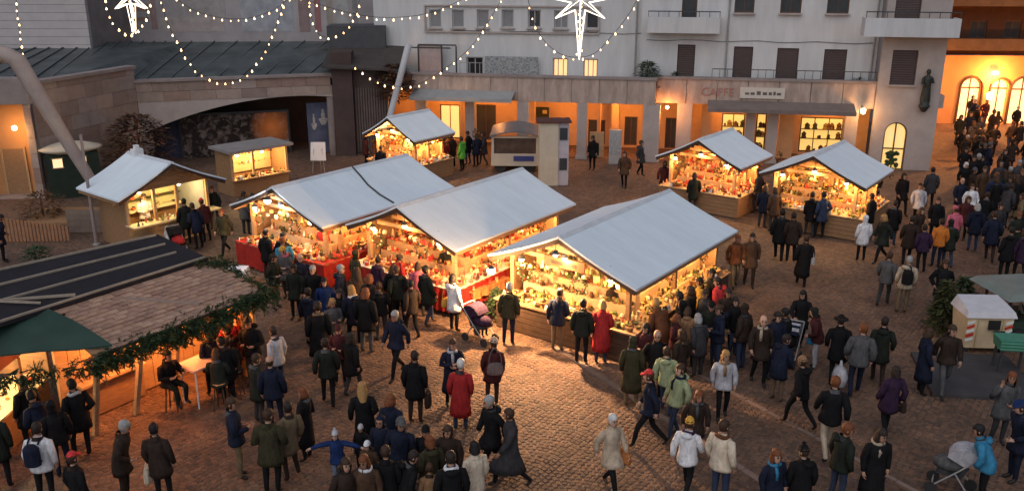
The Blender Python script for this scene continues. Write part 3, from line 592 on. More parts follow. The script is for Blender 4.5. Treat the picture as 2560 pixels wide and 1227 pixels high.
# dark pier, roofed block and slatted wall between theatre and arcade
FP = Frame((A.x, A.y), 4)
pb = thing('dark_pavilion', 'dark brown pier and slatted wall under a flat dark roof block', 'building', FP.O, FP.a)
a = FP.px(886, 300, -.2)[0]; b = FP.px(972, 300, 0)[0]; zt1 = FP.px(900, 74, .5)[1]; zt0 = FP.px(900, 128, .5)[1]
MB().box(.05, a, -.25, 1.2, 0, zt0).build('pier', M('dark_pier', (.07, .045, .04), .7, .25, 1.5), pb)
MB().box(a + .003, b, .3, .5, 0, zt0 - .9).build('back_panel', M('slat_back', (.10, .075, .065), .8, .2, 2), pb)
n = 13
for i in range(n): x = a + .06 + (b - a - .15) * i / (n - 1); MB().box(x, x + .075, .2, .297, .1, 3.55).build('slat', M('slat_grey', (.16, .125, .11), .75, .2, 3), pb)
MB().hexa([(-.4, -.7, zt0 - .75), (b + .9, -.7, zt0 - .95), (b + .9, 3.5, zt0 - .1), (-.4, 3.5, zt0 - .1), (-.4, -.7, zt0 - .65), (b + .9, -.7, zt0 - .85), (b + .9, 3.5, zt0), (-.4, 3.5, zt0)]).build('roof', M('dark_tile', (.06, .05, .045), .8, .3, 3, .3, 20), pb)
MB().box(-.5, b - .2, 3.0, 5, zt0 - .3, zt1).build('roof_block', M('dark_block', (.075, .075, .08), .7, .25, 2), pb)
# ================================================================== MARKET STALLS
def item(mb, x, y, z, s, kind=None):
    """one small ware standing at x, y, z"""
    k = kind if kind is not None else random.randrange(7); q = random.uniform(0, 6.28)
    if k == 0: mb.ball((x, y, z + s * .5), s * .5, 0, 6, 4)
    elif k == 1: mb.lathe([(s * .45, 0), (s * .3, s * .5), (.004, s * 1.5)], 6, (x, y, z))
    elif k == 2: mb.box(-s * .45, s * .45, -s * .4, s * .4, 0, s * random.uniform(.5, 1.1), T=Matrix.Translation((x, y, z)) @ Matrix.Rotation(q, 4, 'Z'))
    elif k == 3: mb.lathe([(s * .3, 0), (s * .34, s * .7), (s * .12, s * 1.0), (s * .13, s * 1.35)], 6, (x, y, z))
    elif k == 4: mb.lathe([(s * .25, 0), (s * .6, s * .35), (s * .5, s * .36)], 7, (x, y, z))
    elif k == 5:
        mb.lathe([(s * .3, 0), (s * .36, s * .4), (s * .16, s * .62), (s * .26, s * .8), (s * .2, s * 1.02), (.01, s * 1.12)], 6, (x, y, z))
    else:
        n = 5; P = [(x + math.cos(q) * s * (.5 if i % 2 else .22) * math.cos(math.pi * i / n), y + math.sin(q) * s * (.5 if i % 2 else .22) * math.cos(math.pi * i / n), z + s * .5 + s * (.5 if i % 2 else .22) * math.sin(math.pi * i / n)) for i in range(10)]
        mb.poly(P, (-math.sin(q) * s * .1, math.cos(q) * s * .1, 0))
def skirt(mb, pts, z0, z1, m=0, amp=.035, step=.07):
    """cloth hanging in folds along a line of points"""
    for (x0, y0), (x1, y1) in zip(pts[:-1], pts[1:]):
        L = math.hypot(x1 - x0, y1 - y0); n = max(3, int(L / step)); dx, dy = (x1 - x0) / L, (y1 - y0) / L
        o = len(mb.v)
        for i in range(n + 1):
            t = L * i / n; a = amp * math.sin(t * 22 + 1.3 * math.sin(t * 5)) * .9
            sag = .03 * math.sin(t * 3.1)
            mb.v.append((x0 + dx * t + dy * a * .25, y0 + dy * t - dx * a * .25, z1)); mb.v.append((x0 + dx * t + dy * a, y0 + dy * t - dx * a, (z0 + z1) / 2)); mb.v.append((x0 + dx * t + dy * a * 1.5, y0 + dy * t - dx * a * 1.5, z0 + sag))
        for i in range(n):
            for j in range(2): mb.f.append((o + 3 * i + j + 1, o + 3 * i + 4 + j, o + 3 * i + 3 + j, o + 3 * i + j)); mb.m.append(m)
def hang_lamp(loc, p, label, group, c=(1, .60, .25), rz=0, mat=None, drop=.25, r=.075):
    t = thing('hanging_lamp', label, 'lamp', loc, rz, group)
    MB().lathe([(.02, .12), (.06, .1), (.11, .02), (.105, .01)], 8).build('shade', METAL, t); MB().ball((0, 0, -.02), r, 0, 8, 5).build('bulb', mat or BULB, t)
    MB().tube([(0, 0, .12), (0, 0, .12 + drop)], .008, 4).build('cord', METAL, t); lamp(t, (0, 0, -.16), p, c, .07); return t
def planks(parent, p0, p1, z0, z1, n, mat, th=.03, gap=.012, name='plank'):
    """horizontal boards between two plan points"""
    p0 = Vector((*p0, 0)); p1 = Vector((*p1, 0)); d = (p1 - p0).normalized(); nn = Vector((-d.y, d.x, 0)) * th
    h = (z1 - z0) / n
    for i in range(n):
        a = Vector((0, 0, z0 + i * h)); b = Vector((0, 0, z0 + (i + 1) * h - gap)); j = nn * random.uniform(-.12, .12)
        MB().hexa([p0 + a + j, p1 + a + j, p1 + nn + a + j, p0 + nn + a + j, p0 + b + j, p1 + b + j, p1 + nn + b + j, p0 + nn + b + j]).build(name, mat, parent)
def roof_panels(t, W, L, ze, za, nseg=2, mat=None, th=.06):
    mat = mat or ROOF
    for sx in (1, -1):
        for i in range(nseg):
            y0 = L * i / nseg + (.008 if i else 0); y1 = L * (i + 1) / nseg - (.008 if i < nseg - 1 else 0); mb = MB(); n = 6; rows = []
            for k in range(n + 1):                      # the sheet sags a little between ridge and eave
                f = k / n; x = sx * (.004 + (W / 2 - .004) * f); z = za + (ze - za) * f - .05 * math.sin(math.pi * f)
                rows.append((x, z))
            for k in range(n):
                (xa, z_a), (xb, z_b) = rows[k], rows[k + 1]
                P = [(xa, y0, z_a - th), (xb, y0, z_b - th), (xb, y1, z_b - th), (xa, y1, z_a - th), (xa, y0, z_a), (xb, y0, z_b), (xb, y1, z_b), (xa, y1, z_a)]
                o = len(mb.v); mb.v += P
                fs = [(0, 3, 2, 1), (4, 5, 6, 7), (0, 1, 5, 4), (2, 3, 7, 6)] + ([(1, 2, 6, 5)] if k == n - 1 else []) + ([(3, 0, 4, 7)] if k == 0 else [])
                mb.f += [tuple(o + q for q in f_) for f_ in fs]; mb.m += [0] * len(fs)
            mb.build('roof_panel', mat, t)
    MB().hexa([(-.12, .01, za - .045), (.12, .01, za - .045), (.12, L - .01, za - .045), (-.12, L - .01, za - .045), (-.01, .01, za + .022), (.01, .01, za + .022), (.01, L - .01, za + .022), (-.01, L - .01, za + .022)]).build('ridge_cap', M('ridge_cap', (.58, .6, .62), .5, .15, 3), t)
    # dark barge boards and eave boards
    for sx in (1, -1):
        MB().beam((0, .05, za - th - .07), (sx * (W / 2 - .04), .05, ze - th - .07), .05, .14).build('barge_board', WOOD_D, t)
        MB().beam((0, L - .05, za - th - .07), (sx * (W / 2 - .04), L - .05, ze - th - .07), .05, .14).build('barge_board', WOOD_D, t)
        MB().beam((sx * (W / 2 - .06), .08, ze - th - .07), (sx * (W / 2 - .06), L - .08, ze - th - .07), .05, .12).build('eave_board', WOOD, t)
    MB().beam((0, .08, za - th - .16), (0, L - .08, za - th - .16), .08, .14).build('ridge_beam', WOOD, t)
WICK = M('wicker', (.36, .2, .08), .8, .3, 25, .5, 60)
def basket_mesh(gm):
    mb = MB().lathe([(.15, 0), (.22, .13), (.235, .15), (.2, .14)], 12, (0, 0, 0), 0)
    b2 = MB()
    for i in range(12): q = i * .9; b2.ball((.12 * math.cos(q) * (i % 3) / 2, .12 * math.sin(q) * (i % 3) / 2, .15 + .02 * (i % 2)), .05, 0, 6, 3)
    return mb.mesh('basket', WICK, True), b2.mesh('basket_contents', gm)
BASK = {g: basket_mesh(m_) for g, m_ in (('gold', GOODS), ('red', GOODS_R), ('nat', GOODS_G))}
def wreath_mesh():
    mb = MB()
    for i in range(90):
        a = random.uniform(0, 6.28); r = random.gauss(.2, .035); z = random.gauss(0, .03); p = Vector((r * math.cos(a), z, r * math.sin(a))); d = Vector((random.gauss(0, 1), random.gauss(0, .6), random.gauss(0, 1))).normalized() * .09; e = Vector((d.z, .02, -d.x)) * .25
        mb.add([p - e, p + e, p + d], [(0, 1, 2)])
    for i in range(9): a = i * .7; mb.ball((.2 * math.cos(a), -.05, .2 * math.sin(a)), .028, 1, 5, 3)
    return mb.mesh('wreath', [LEAF, GOODS_R])
WREATH = wreath_mesh()
PCARD = MB().hexa([(-.07, -.01, 0), (.07, -.01, 0), (.07, .0, 0), (-.07, .0, 0), (-.07, .03, .13), (.07, .03, .13), (.07, .04, .13), (-.07, .04, .13)]).box(-.04, .04, .008, .012, .05, .075, 1).mesh('price_card', [WHITE, DARK])
def chalet(loc, ang, W, L, name_lbl, desc, style, gm, ze=2.1, za=3.05, nseg=2, lampw=60, items=1.0, lampc=(1, .50, .16), baskets=8, side=True):
    rz = R(ang - 90); t = thing('market_stall', name_lbl, 'market stall', (loc[0], loc[1], 0), rz, 'white-roofed market stalls'); roof_panels(t, W, L, ze, za, nseg)
    T = Matrix.Translation((loc[0], loc[1], 0)) @ Matrix.Rotation(rz, 4, 'Z')
    bx = W / 2 - .5; fy = .55; by = L - .45
    pm = WOOD_L if style != 'dark' else WOOD
    for x, y in ((-bx, fy), (bx, fy), (bx, L / 2), (-bx, by), (bx, by)):
        MB().box(x - .06, x + .06, y - .06, y + .06, 0, ze + .05 + (.0 if abs(x) < bx else 0)).build('post', pm, t)
    MB().box(-bx + .08, bx - .08, by - .02, by + .02, 0, ze + .03).build('back_wall', WOOD, t)
    planks(t, (-bx - .02, fy + .1), (-bx - .02, by - .1), .05, ze, 9, WOOD)
    # gable boards
    for k in range(5):
        z0 = ze + .33 + k * .11; hwid = (W / 2 - .2) * (za - z0 - .28) / (za - ze)
        if hwid > .15: MB().box(-hwid, hwid, fy - .02, fy + .02, z0, z0 + .1).build('gable_board', WOOD if style != 'red' else WOOD_L, t)
    MB().box(-bx + .4, bx - .4, fy - .04, fy + .04, ze + .06, ze + .18).build('tie_beam', WOOD, t)
    # counters: front, and along the right side
    f0, f1 = -.12, .62; s0, s1 = W / 2 - .62, W / 2 + .06; sy1 = L * .93 if side else 1.2
    MB().box(-W / 2 + .3, s1, f0, f1, .86, .9).box(s0, s1, f1 + .003, sy1, .86, .9).build('counter_top', pm, t)
    if style in ('red', 'red2'):
        mb = MB(); skirt(mb, [(-W / 2 + .3, f1), (-W / 2 + .3, f0), (s1, f0), (s1, sy1)], .08 if style == 'red' else .2, .885); mb.build('cloth_skirt', RED, t, True)
        mb = MB(); mb.box(-W / 2 + .29, s1 + .015, f0 - .015, f1, .903, .912).box(s0, s1 + .015, f1 + .002, sy1, .903, .912); mb.build('table_cloth', RED if style == 'red' else M('white_cloth', (.7, .62, .5), .8), t)
    else:
        planks(t, (-W / 2 + .35, f0 + .06), (s1 - .06, f0 + .06), .04, .84, 5, WOOD_D if style == 'dark' else WOOD); planks(t, (s1 - .06, f0 + .1), (s1 - .06, sy1), .04, .84, 5, WOOD_D if style == 'dark' else WOOD)
    # stepped display inside: three tiers behind each counter
    tiers = [(.66, .9), (.95, 1.15), (1.24, 1.42)]
    mb = MB()
    for k, (o, z) in enumerate(tiers):
        mb.box(-bx + .1, bx - .15, f1 + .02 + .28 * k, f1 + .28 + .28 * k, .04, z)
        if side: mb.box(s0 - .3 - .28 * k, s0 - .03 - .28 * k, f1 + 1.0, sy1 - .1, .04, z - .01)
    yb = f1 + .95; mb.box(-bx + .1, bx - 1.2, yb, yb + .04, .04, ze + .04)
    if side: mb.box(s0 - 1.0, s0 - .96, yb + .05, sy1 - .1, .04, ze + .15)
    mb.build('display_steps', PLASTER if style == 'dark' else WOOD_L, t)
    # wares
    mb = MB(); n = int(150 * items)
    for i in range(int(n * 1.5)):
        r = random.random(); x = random.uniform(-W / 2 + .4, s1 - .08)
        if r < .38: y = random.uniform(f0 + .06, f1); z = .914
        else: k = random.randrange(3); y = f1 + .06 + .28 * k + random.uniform(0, .18); z = tiers[k][1] + .002; x = random.uniform(-bx + .15, bx - .2)
        item(mb, x, y, z, random.uniform(.06, .17))
    if side:
        for i in range(int(n * 1.5)):
            r = random.random(); y = random.uniform(f1 + .1, sy1 - .1)
            if r < .4: x = random.uniform(s0 + .05, s1 - .06); z = .914
            else: k = random.randrange(3); x = s0 - .06 - .28 * k - random.uniform(.02, .18); z = tiers[k][1] - .006; y = random.uniform(f1 + 1.05, sy1 - .15)
            item(mb, x, y, z, random.uniform(.06, .17))
    for i in range(int(n * .9)):                        # hung on the inner walls
        if random.random() < .5 or not side: x = random.uniform(-bx + .2, bx - 1.3); z = random.uniform(1.5, ze); item(mb, x, yb - .06, z, random.uniform(.1, .22), random.choice((0, 6, 6, 4, 1)))
        else: y = random.uniform(yb + .3, sy1 - .3); z = random.uniform(1.45, ze - .1); item(mb, s0 - .9, y, z, random.uniform(.1, .22), random.choice((0, 6, 6, 4, 1)))
    for i in range(int(n * .35)):                       # hung under the eaves
        if random.random() < .5 or not side: x = random.uniform(-bx, bx); item(mb, x, fy - .1, ze - .12 - random.uniform(0, .2), random.uniform(.08, .16), random.choice((0, 1, 6, 2)))
        else: y = random.uniform(fy, sy1); item(mb, W / 2 - .42, y, ze - .35 - random.uniform(0, .12), random.uniform(.08, .16), random.choice((0, 1, 6, 2)))
    o = mb.build('wares', gm, kind='stuff'); tag(o, 'small Christmas wares crowded on ' + desc, 'wares'); o.location = (loc[0], loc[1], 0); o.rotation_euler[2] = rz
    key = 'red' if gm is GOODS_R else 'nat' if gm is GOODS_G else 'gold'
    for i in range(baskets):
        if i % 2 == 0 or not side: x = -W / 2 + .6 + (W - .8) * (i + .5) / baskets; y = f0 + .3
        else: x = s0 + .33; y = f1 + .3 + (sy1 - f1 - .5) * (i + .5) / baskets
        b = put('basket', BASK[key][0]); b.location = T @ Vector((x, y, .918)); b.scale = (random.uniform(.8, 1.15),) * 3; tag(b, 'wicker basket of goods on ' + desc, 'basket', 'baskets on stall counters')
        put('contents', BASK[key][1], b)
    for i in range(6):
        if i % 2 == 0 or not side: x = -W / 2 + .75 + (W - 1.2) * (i + .2) / 6; y = f0 + .08; q = 0
        else: x = s1 - .07; y = f1 + .6 + (sy1 - f1 - .8) * i / 6; q = 90
        pc = put('price_card', PCARD); pc.location = T @ Vector((x, y, .914)); pc.rotation_euler[2] = rz + R(q + random.uniform(-15, 15)); tag(pc, 'small white price card on the counter edge of ' + desc, 'price card', 'price cards on stalls')
    for i in range(4 if side else 2):
        if i % 2 == 0: x, y, q = -bx + .5 + i * .9, fy - .14, 0
        else: x, y, q = W / 2 - .4, 1.6 + i * 1.1, 90
        wv = put('wreath', WREATH); wv.location = T @ Vector((x, y, ze - .42)); wv.rotation_euler[2] = rz + R(q); tag(wv, 'small green wreath hung under the eaves of ' + desc, 'wreath', 'wreaths on stalls')
    for i in range(3):
        hang_lamp(T @ Vector((-W * .3 + W * .3 * i, .32, ze - .02 + (.3 if i == 1 else 0))), lampw, 'bare warm bulb over the front counter of ' + desc, 'bulbs over stall counters', lampc)
    if side:
        for i in range(3): hang_lamp(T @ Vector((W / 2 - .55, L * (.3 + .26 * i), ze - .2)), lampw, 'bare warm bulb over the side counter of ' + desc, 'bulbs over stall counters', lampc, drop=.12)
        hang_lamp(T @ Vector((0, L * .5, ze + .2)), lampw, 'warm bulb hung inside ' + desc, 'bulbs inside stalls', lampc)
    return t, T
D1 = 'the red-draped stall'; D2 = 'the toy stall'; D3 = 'the dried-flower stall'
def fm(px, py): p = G(px, py, 2.1); return p
w_ = Vector((.805, -.593))
c1, T1 = chalet((-7.74, 27.97), 53.6, 4.6, 6.4, 'long white-roofed stall with red draped counters and a cable across its roof', D1, 'red', GOODS, lampw=52)
c2, T2 = chalet((-3.43, 25.62), 53.6, 4.5, 6.4, 'long white-roofed stall crammed with red toys, between two other stalls', D2, 'red2', GOODS_R, lampw=54, items=1.35)
c3, T3 = chalet((1.22, 22.52), 53.6, 4.75, 6.4, 'long white-roofed stall with dark plank counters and dried flowers', D3, 'dark', GOODS_G, lampw=55, items=1.35, lampc=(1, .57, .2))
chalet((-5.82, 41.45), 53, 3.4, 2.9, 'small white-roofed stall packed with bright wares in front of the dark slatted wall', 'the small stall by the slatted wall', 'plain', GOODS, lampw=66, nseg=1, baskets=4)
chalet((7.6, 36.05), 52, 3.9, 3.2, 'small white-roofed stall in front of the brown awning shop, its gable glowing', 'the stall before the brown awning', 'plain', GOODS_R, lampw=52, nseg=1, baskets=4)
chalet((11.3, 32.95), 53, 4.1, 3.6, 'white-roofed stall in front of the arched corner door, its gable glowing', 'the stall near the arched corner door', 'plain', GOODS, lampw=58, nseg=1, baskets=4)
# bright white lamps on two gables
hang_lamp(T1 @ Vector((-.1, -.12, 2.62)), 60, 'cold white lamp at the gable tip of the red-draped stall', None, (.95, .95, 1), mat=BULB_W, r=.11)
fl_ = hang_lamp(T3 @ Vector((0, -.12, 2.6)), 60, 'pale floodlight under the gable tip of the dried-flower stall', None, (1, .60, .30), mat=BULB_W, r=.06)
hang_lamp(T3 @ Vector((-1.7, -.7, 1.98)), 760, 'bright warm lamp at the left eave of the dried-flower stall', None, (1, .56, .24), r=.12)
sl_ = bpy.data.lights.new('flood_light', 'SPOT'); sl_.energy = 1500; sl_.color = (1, .58, .28); sl_.spot_size = R(100); sl_.spot_blend = .35; sl_.shadow_soft_size = .06
so_ = bpy.data.objects.new('flood_light', sl_); col.objects.link(so_); so_.parent = fl_; so_.location = (0, -.05, -.2)
so_.rotation_euler = (G(1430, 985) - (T3 @ Vector((0, -.17, 2.4)))).to_track_quat('-Z', 'Y').to_euler()
# cable lying across two roofs
def on_roof(T, W, ze, za, x, y): f = abs(x) / (W / 2); return T @ Vector((x, y, za + (ze - za) * f - .05 * math.sin(math.pi * f) + .025))
pts = [on_roof(T1, 4.6, 2.1, 3.05, x, y) for x, y in ((.02, 3.55), (.5, 3.45), (1.0, 3.3), (1.6, 3.25), (2.2, 3.3))]
tag(MB().tube(pts, .035, 5).build('roof_cable', M('rubber', (.05, .05, .05), .6)), 'dark cable lying across the white roof of the red-draped stall', 'cable')
# small rusty sign under the gable of the flower stall
sg = MB().box(-.75, .55, .44, .5, 2.02, 2.3).build('sign_plate', M('rusty_sign', (.20, .085, .04), .7, .4, 8)); sg.matrix_world = T3; tag(sg, 'rust-brown name plate under the gable of the dried-flower stall', 'sign')
MB().box(-.5, .3, .432, .439, 2.1, 2.2).build('plate_lettering', M('ink2', (.05, .03, .02), .7), sg)
# leaning price board and the panels in front of the red-draped stall
for px, py, h, lb in ((812, 650, .9, 'pale notice strip hung on the red cloth at the stall corner'),):
    p = G(px, py); o = MB().box(-.16, .16, -.02, .02, .12, .95).build('notice_board', CREAM); o.location = p + Vector((.05, -.12, 0)); o.rotation_euler[2] = R(8); tag(o, lb, 'notice')
p = G(845, 668); o = MB().hexa([(-.75, -.1, 0), (.6, -.1, 0), (.6, .0, 0), (-.75, .0, 0), (-.75, .25, .62), (.6, .25, .62), (.6, .3, .62), (-.75, .3, .62)]).build('ramp_board', PLAST_O); o.location = p + Vector((.35, -.35, 0)); o.rotation_euler[2] = R(52); tag(o, 'orange wooden board leaning at the corner of the red-draped stall', 'board')
# low front tables with red cloths before the middle stall
def table(px, py, ang, lx, ly, lb, clothm, zt=.62, grp=None):
    p = G(px, py); t = thing('display_table', lb, 'table', p, R(ang), grp)
    MB().box(-lx / 2, lx / 2, -ly / 2, ly / 2, zt - .03, zt).build('table_top', WOOD_L, t)
    for sx in (-1, 1):
        for sy in (-1, 1): MB().box(sx * (lx / 2 - .06) - .025, sx * (lx / 2 - .06) + .025, sy * (ly / 2 - .06) - .025, sy * (ly / 2 - .06) + .025, 0, zt - .032).build('leg', WOOD_L, t)
    mb = MB().box(-lx / 2 - .02, lx / 2 + .02, -ly / 2 - .02, ly / 2 + .02, zt + .003, zt + .012); skirt(mb, [(-lx / 2 - .022, -ly / 2 - .022), (lx / 2 + .022, -ly / 2 - .022), (lx / 2 + .022, ly / 2)], zt - .26, zt + .01); mb.build('cloth', clothm, t)
    mb = MB()
    for i in range(26): item(mb, random.uniform(-lx / 2, lx / 2), random.uniform(-ly / 2, ly / 2), zt + .014, random.uniform(.06, .13))
    o = mb.build('wares', GOODS_R, kind='stuff'); o.location = p; o.rotation_euler[2] = R(ang); tag(o, 'small wares spread on ' + lb, 'wares'); return t
table(1030, 742, -36, 1.5, .7, 'low table with red cloth in front of the toy stall', RED)
table(1205, 760, 52, 1.7, .75, 'low side table with red edging by the pushchair', M('ochre_cloth', (.55, .2, .06), .8, .2, 6), .7)
table(1155, 700, -36, 1.2, .6, 'narrow red table at the corner of the toy stall', RED, .75)
def bush(name, label, cat, loc, r, h, n=500, mat=None, leaf=.12, cone=True, grp=None, trunk=True):
    t = thing(name, label, cat, loc, random.uniform(0, 6), grp)
    if trunk: MB().tube([(0, 0, 0), (.02, .01, h * .5), (0, 0, h * .92)], [.05, .035, .012], 6).build('trunk', WOOD_D, t)
    mb = MB()
    for i in range(n):
        f = random.random() ** .8; z = h * (.08 + .9 * f); rr = r * ((1 - f) ** .8 + .05 if cone else math.sin(math.pi * (.12 + .85 * f)) ** .6) * random.uniform(.35, 1.08); a = random.uniform(0, 6.28)
        p = Vector((rr * math.cos(a), rr * math.sin(a), z)); d = Vector((math.cos(a), math.sin(a), random.uniform(-.5, .4))) * leaf * random.uniform(.6, 1.4); e = Vector((-math.sin(a), math.cos(a), random.uniform(-.3, .3))) * leaf * .28
        mb.add([p - e, p + e, p + d + e * .3, p + d - e * .3], [(0, 1, 2, 3)])
    mb.build('crown', mat or LEAF, t, kind='stuff'); return t
bush('potted_fir', 'small fir standing at the corner of the dried-flower stall beside the man in olive', 'fir tree', G(1243, 800), .42, 1.0, 420)

# ------------------------------------------------------------------ wooden hut (left)
hutO = G(432, 480, 2.1); HA = 141
hA, TA = (lambda t: (t, Matrix.Translation(t.location) @ Matrix.Rotation(R(HA - 90), 4, 'Z')))(thing('wooden_hut', 'wooden food hut with a white overhanging roof and lit serving hatch', 'hut', (-12.2, 31.45, 0), R(HA - 90), None))
WH, LH = 4.3, 3.0; roof_panels(hA, WH, LH, 2.1, 3.1, 1)
bx = WH / 2 - .55
MB().box(-bx, bx, LH - .45, LH - .4, .02, 2.15).box(-bx, -bx + .06, .62, LH - .46, .02, 2.12).build('wall', WOOD, hA)
MB().box(bx - .06, bx, .62, LH - .46, .02, 2.12).build('side_panel', M('blue_panel', (.22, .24, .27), .7, .15, 2), hA)
planks(hA, (-bx, .55), (bx, .55), .05, .95, 5, WOOD_L)
for x in (-bx, -bx + 1.05, .35, bx): MB().box(x - .05, x + .05, .50, .60, .96, 2.2).build('post', WOOD_L, hA)
MB().box(-bx - .1, bx + .25, .02, .62, .955, 1.0).build('counter_top', M('counter_cream', (.72, .58, .32), .5, .1, 4), hA)
for k in range(7):
    z0 = 2.12 + k * .11; hwid = (WH / 2 - .15) * (3.1 - z0 - .2) / 1.0
    if hwid > .15: MB().box(-hwid, hwid, .5, .54, z0, z0 + .1).build('gable_board', WOOD, hA)
MB().box(-bx + .1, bx - .1, LH - .5, LH - .46, 1.0, 2.0).build('lit_back', M('hut_inner', (.62, .60, .36), .8, .2, 3), hA)
mb = MB()
for i in range(60): item(mb, random.uniform(-bx + .1, bx - .1), random.uniform(.12, .5) if i < 35 else LH - .62, 1.003 if i < 35 else random.choice((1.0, 1.4)), random.uniform(.06, .16))
mb.box(-bx + .1, bx - .1, LH - .75, LH - .51, .9, .99).box(-bx + .1, bx - .1, LH - .75, LH - .51, 1.36, 1.39)
o = mb.build('hut_wares', GOODS_G, kind='stuff'); tag(o, 'food and pans on the counter of the wooden hut', 'wares'); o.matrix_world = TA
for x in (-.8, .8): hang_lamp(TA @ Vector((x, 1.1, 2.0)), 75, 'warm bulb inside the wooden food hut', 'bulbs in the hut', (1, .66, .24))
# chimney cowl on its ridge
ch = MB().box(-.18, .18, 2.2, 2.5, 3.0, 3.28).box(-.08, .08, 2.28, 2.44, 3.285, 3.42).build('chimney_cowl', WHITE, hA)
MB().beam((-2.35, .03, 1.95), (-bx - .1, .5, 2.0), .04, .04).build('brace', WOOD, hA)
# dark booth behind it with two small lit windows
t = thing('ticket_booth', 'dark green booth with two small lit windows behind the wooden hut', 'booth', G(205, 492), R(28))
MB().box(-1.2, .9, 0, 1.2, 0, 1.95).build('body', M('dark_green', (.02, .032, .022), .7, .3, 3), t)
MB().lathe([(1.0, 0), (1.25, .12), (1.2, .2), (.6, .38), (.02, .46)], 12, (-.15, .6, 1.96), 0, 1.05, .7).build('roof', CREAM, t, True)
for x in (-.75, .2): wn = MB().box(x - .19, x + .19, -.03, -.004, 1.4, 1.78).build('window', Emit('booth_window', (1, .62, .3), .9, True), t); MB().box(x - .23, x + .23, -.045, -.032, 1.36, 1.4).build('sill', WOOD_L, wn); MB().box(x - .23, x + .23, -.045, -.032, 1.78, 1.82).build('lintel', WOOD_L, wn)
# small flat-roofed kiosk
kp = G(592, 494); kq = G(724, 468); ka = math.degrees(math.atan2(kq.y - kp.y, kq.x - kp.x)); kl = (kq - kp).length
t = thing('flat_kiosk', 'small flat-roofed kiosk with glowing goods windows below the theatre poster', 'kiosk', kp, R(ka))
zk = 2.0
MB().box(-.3, kl + .15, -.35, 1.6, zk, zk + .12).build('roof', M('kiosk_roof', (.25, .23, .22), .7, .2, 3), t)
MB().box(-.1, kl, 0, .06, .02, .75).box(-.1, kl, 1.4, 1.45, .02, zk - .002).box(-.1, -.04, .061, 1.39, .02, zk - .002).box(kl - .06, kl, .061, 1.39, .02, zk - .002).build('wall', WOOD, t)
for x in (-.06, .95, kl - .04): MB().box(x - .05, x + .05, -.01, .07, .76, zk - .003).build('post', WOOD_L, t)
MB().box(-.1, kl, -.2, .3, .76, .8).build('counter', WOOD_L, t); MB().box(0, kl - .1, 1.3, 1.38, .8, 1.95).build('lit_back', PLASTER, t)
mb = MB()
for i in range(90):
    z = random.choice((.81, .81, 1.2, 1.55)); item(mb, random.uniform(.05, kl - .1), random.uniform(-.15, .25) if z < .9 else 1.2, z, random.uniform(.07, .16))
o = mb.build('wares', GOODS, kind='stuff'); tag(o, 'small wares glowing in the flat-roofed kiosk', 'wares'); o.location = kp; o.rotation_euler[2] = R(ka)
for x in (.45, 1.7): hang_lamp(Matrix.Translation(kp) @ Matrix.Rotation(R(ka), 4, 'Z') @ Vector((x, .5, zk - .22)), 90, 'warm bulb inside the flat-roofed kiosk', 'bulbs in the kiosk', (1, .62, .24), drop=.1)

# ------------------------------------------------------------------ bar with fir garland (lower left)
E0 = G(275, 872, 2.3); BA = 55.8; TB = Matrix.Translation((E0.x, E0.y, 0)) @ Matrix.Rotation(R(BA), 4, 'Z')
bar = thing('mulled_wine_bar', 'wooden bar with shingled porch roof, tar-felt roof behind and orange-lit interior', 'bar', (E0.x, E0.y, 0), R(BA))
XR = 4.15; YB = 1.85
MB().hexa([(-.35, .0, 2.2), (XR, .0, 2.2), (XR, YB, 2.68), (-.1, YB + .35, 2.68), (-.35, .0, 2.27), (XR, .0, 2.27), (XR, YB, 2.75), (-.1, YB + .35, 2.75)]).build('roof_deck', WOOD, bar)
shm = MB().hexa([(-.13, -.115, 0), (.13, -.115, 0), (.13, .09, .0), (-.13, .09, .0), (-.13, -.115, .022), (.13, -.115, .022), (.13, .09, .008), (-.13, .09, .008)]).mesh('shingle', SHING)
sl = math.atan2(.48, YB)
for r in range(13):
    yy = .09 + r * (YB - .05) / 13; k = 0
    while True:
        xx = .02 + k * .27 + (r % 2) * .135; k += 1
        if xx > XR - .1: break
        o = put('shingle', shm, bar, (xx + random.uniform(-.008, .008), yy, 2.272 + math.tan(sl) * yy + .006)); o.rotation_euler = (sl, random.uniform(-.015, .015), random.uniform(-.03, .03)); o.scale.z = random.uniform(.8, 1.9)
# tar roof with battens
zd0, zd1 = 2.78, 3.0
MB().hexa([(-4.5, YB - .02, zd0), (3.95, YB - .02, zd0), (4.05, 4.0, zd1), (-4.5, 5.2, zd1 + .1), (-4.5, YB - .02, zd0 + .08), (3.95, YB - .02, zd0 + .08), (4.05, 4.0, zd1 + .08), (-4.5, 5.2, zd1 + .18)]).build('tar_roof', TAR, bar)
BATT = M('batten', (.36, .29, .22), .7, .2, 6)
for f, x0, x1 in ((.015, -4.4, 3.9), (.36, -4.4, 3.6), (.66, -4.4, 3.75), (.97, -4.4, 3.95)):
    a = Vector((x0, YB + f * (5.1 - YB), zd0 + .1 + f * (zd1 + .1 - zd0))); b = Vector((x1, YB + f * (4.0 - YB) - .0, zd0 + .1 + f * (zd1 - zd0))); MB().beam(a, b, .05, .045).build('batten', BATT, bar)
MB().beam((-1.5, 3.4, 3.03), (.5, 1.95, 2.93), .06, .05).build('batten', BATT, bar); MB().beam((-.9, 2.85, 3.04), (-.25, 2.0, 2.97), .04, .04).build('batten', BATT, bar)
MB().beam((1.35, 1.45, 2.69), (2.5, .35, 2.41), .09, .05).build('loose_board', M('board_pink', (.34, .24, .19), .7, .2, 6), bar)
MB().box(-.2, 3.8, YB + .1, YB + .16, .02, zd0 - .005).build('back_wall', M('bar_boards', (.42, .2, .08), .75, .25, 4, stretch=(6, 1, 1)), bar)
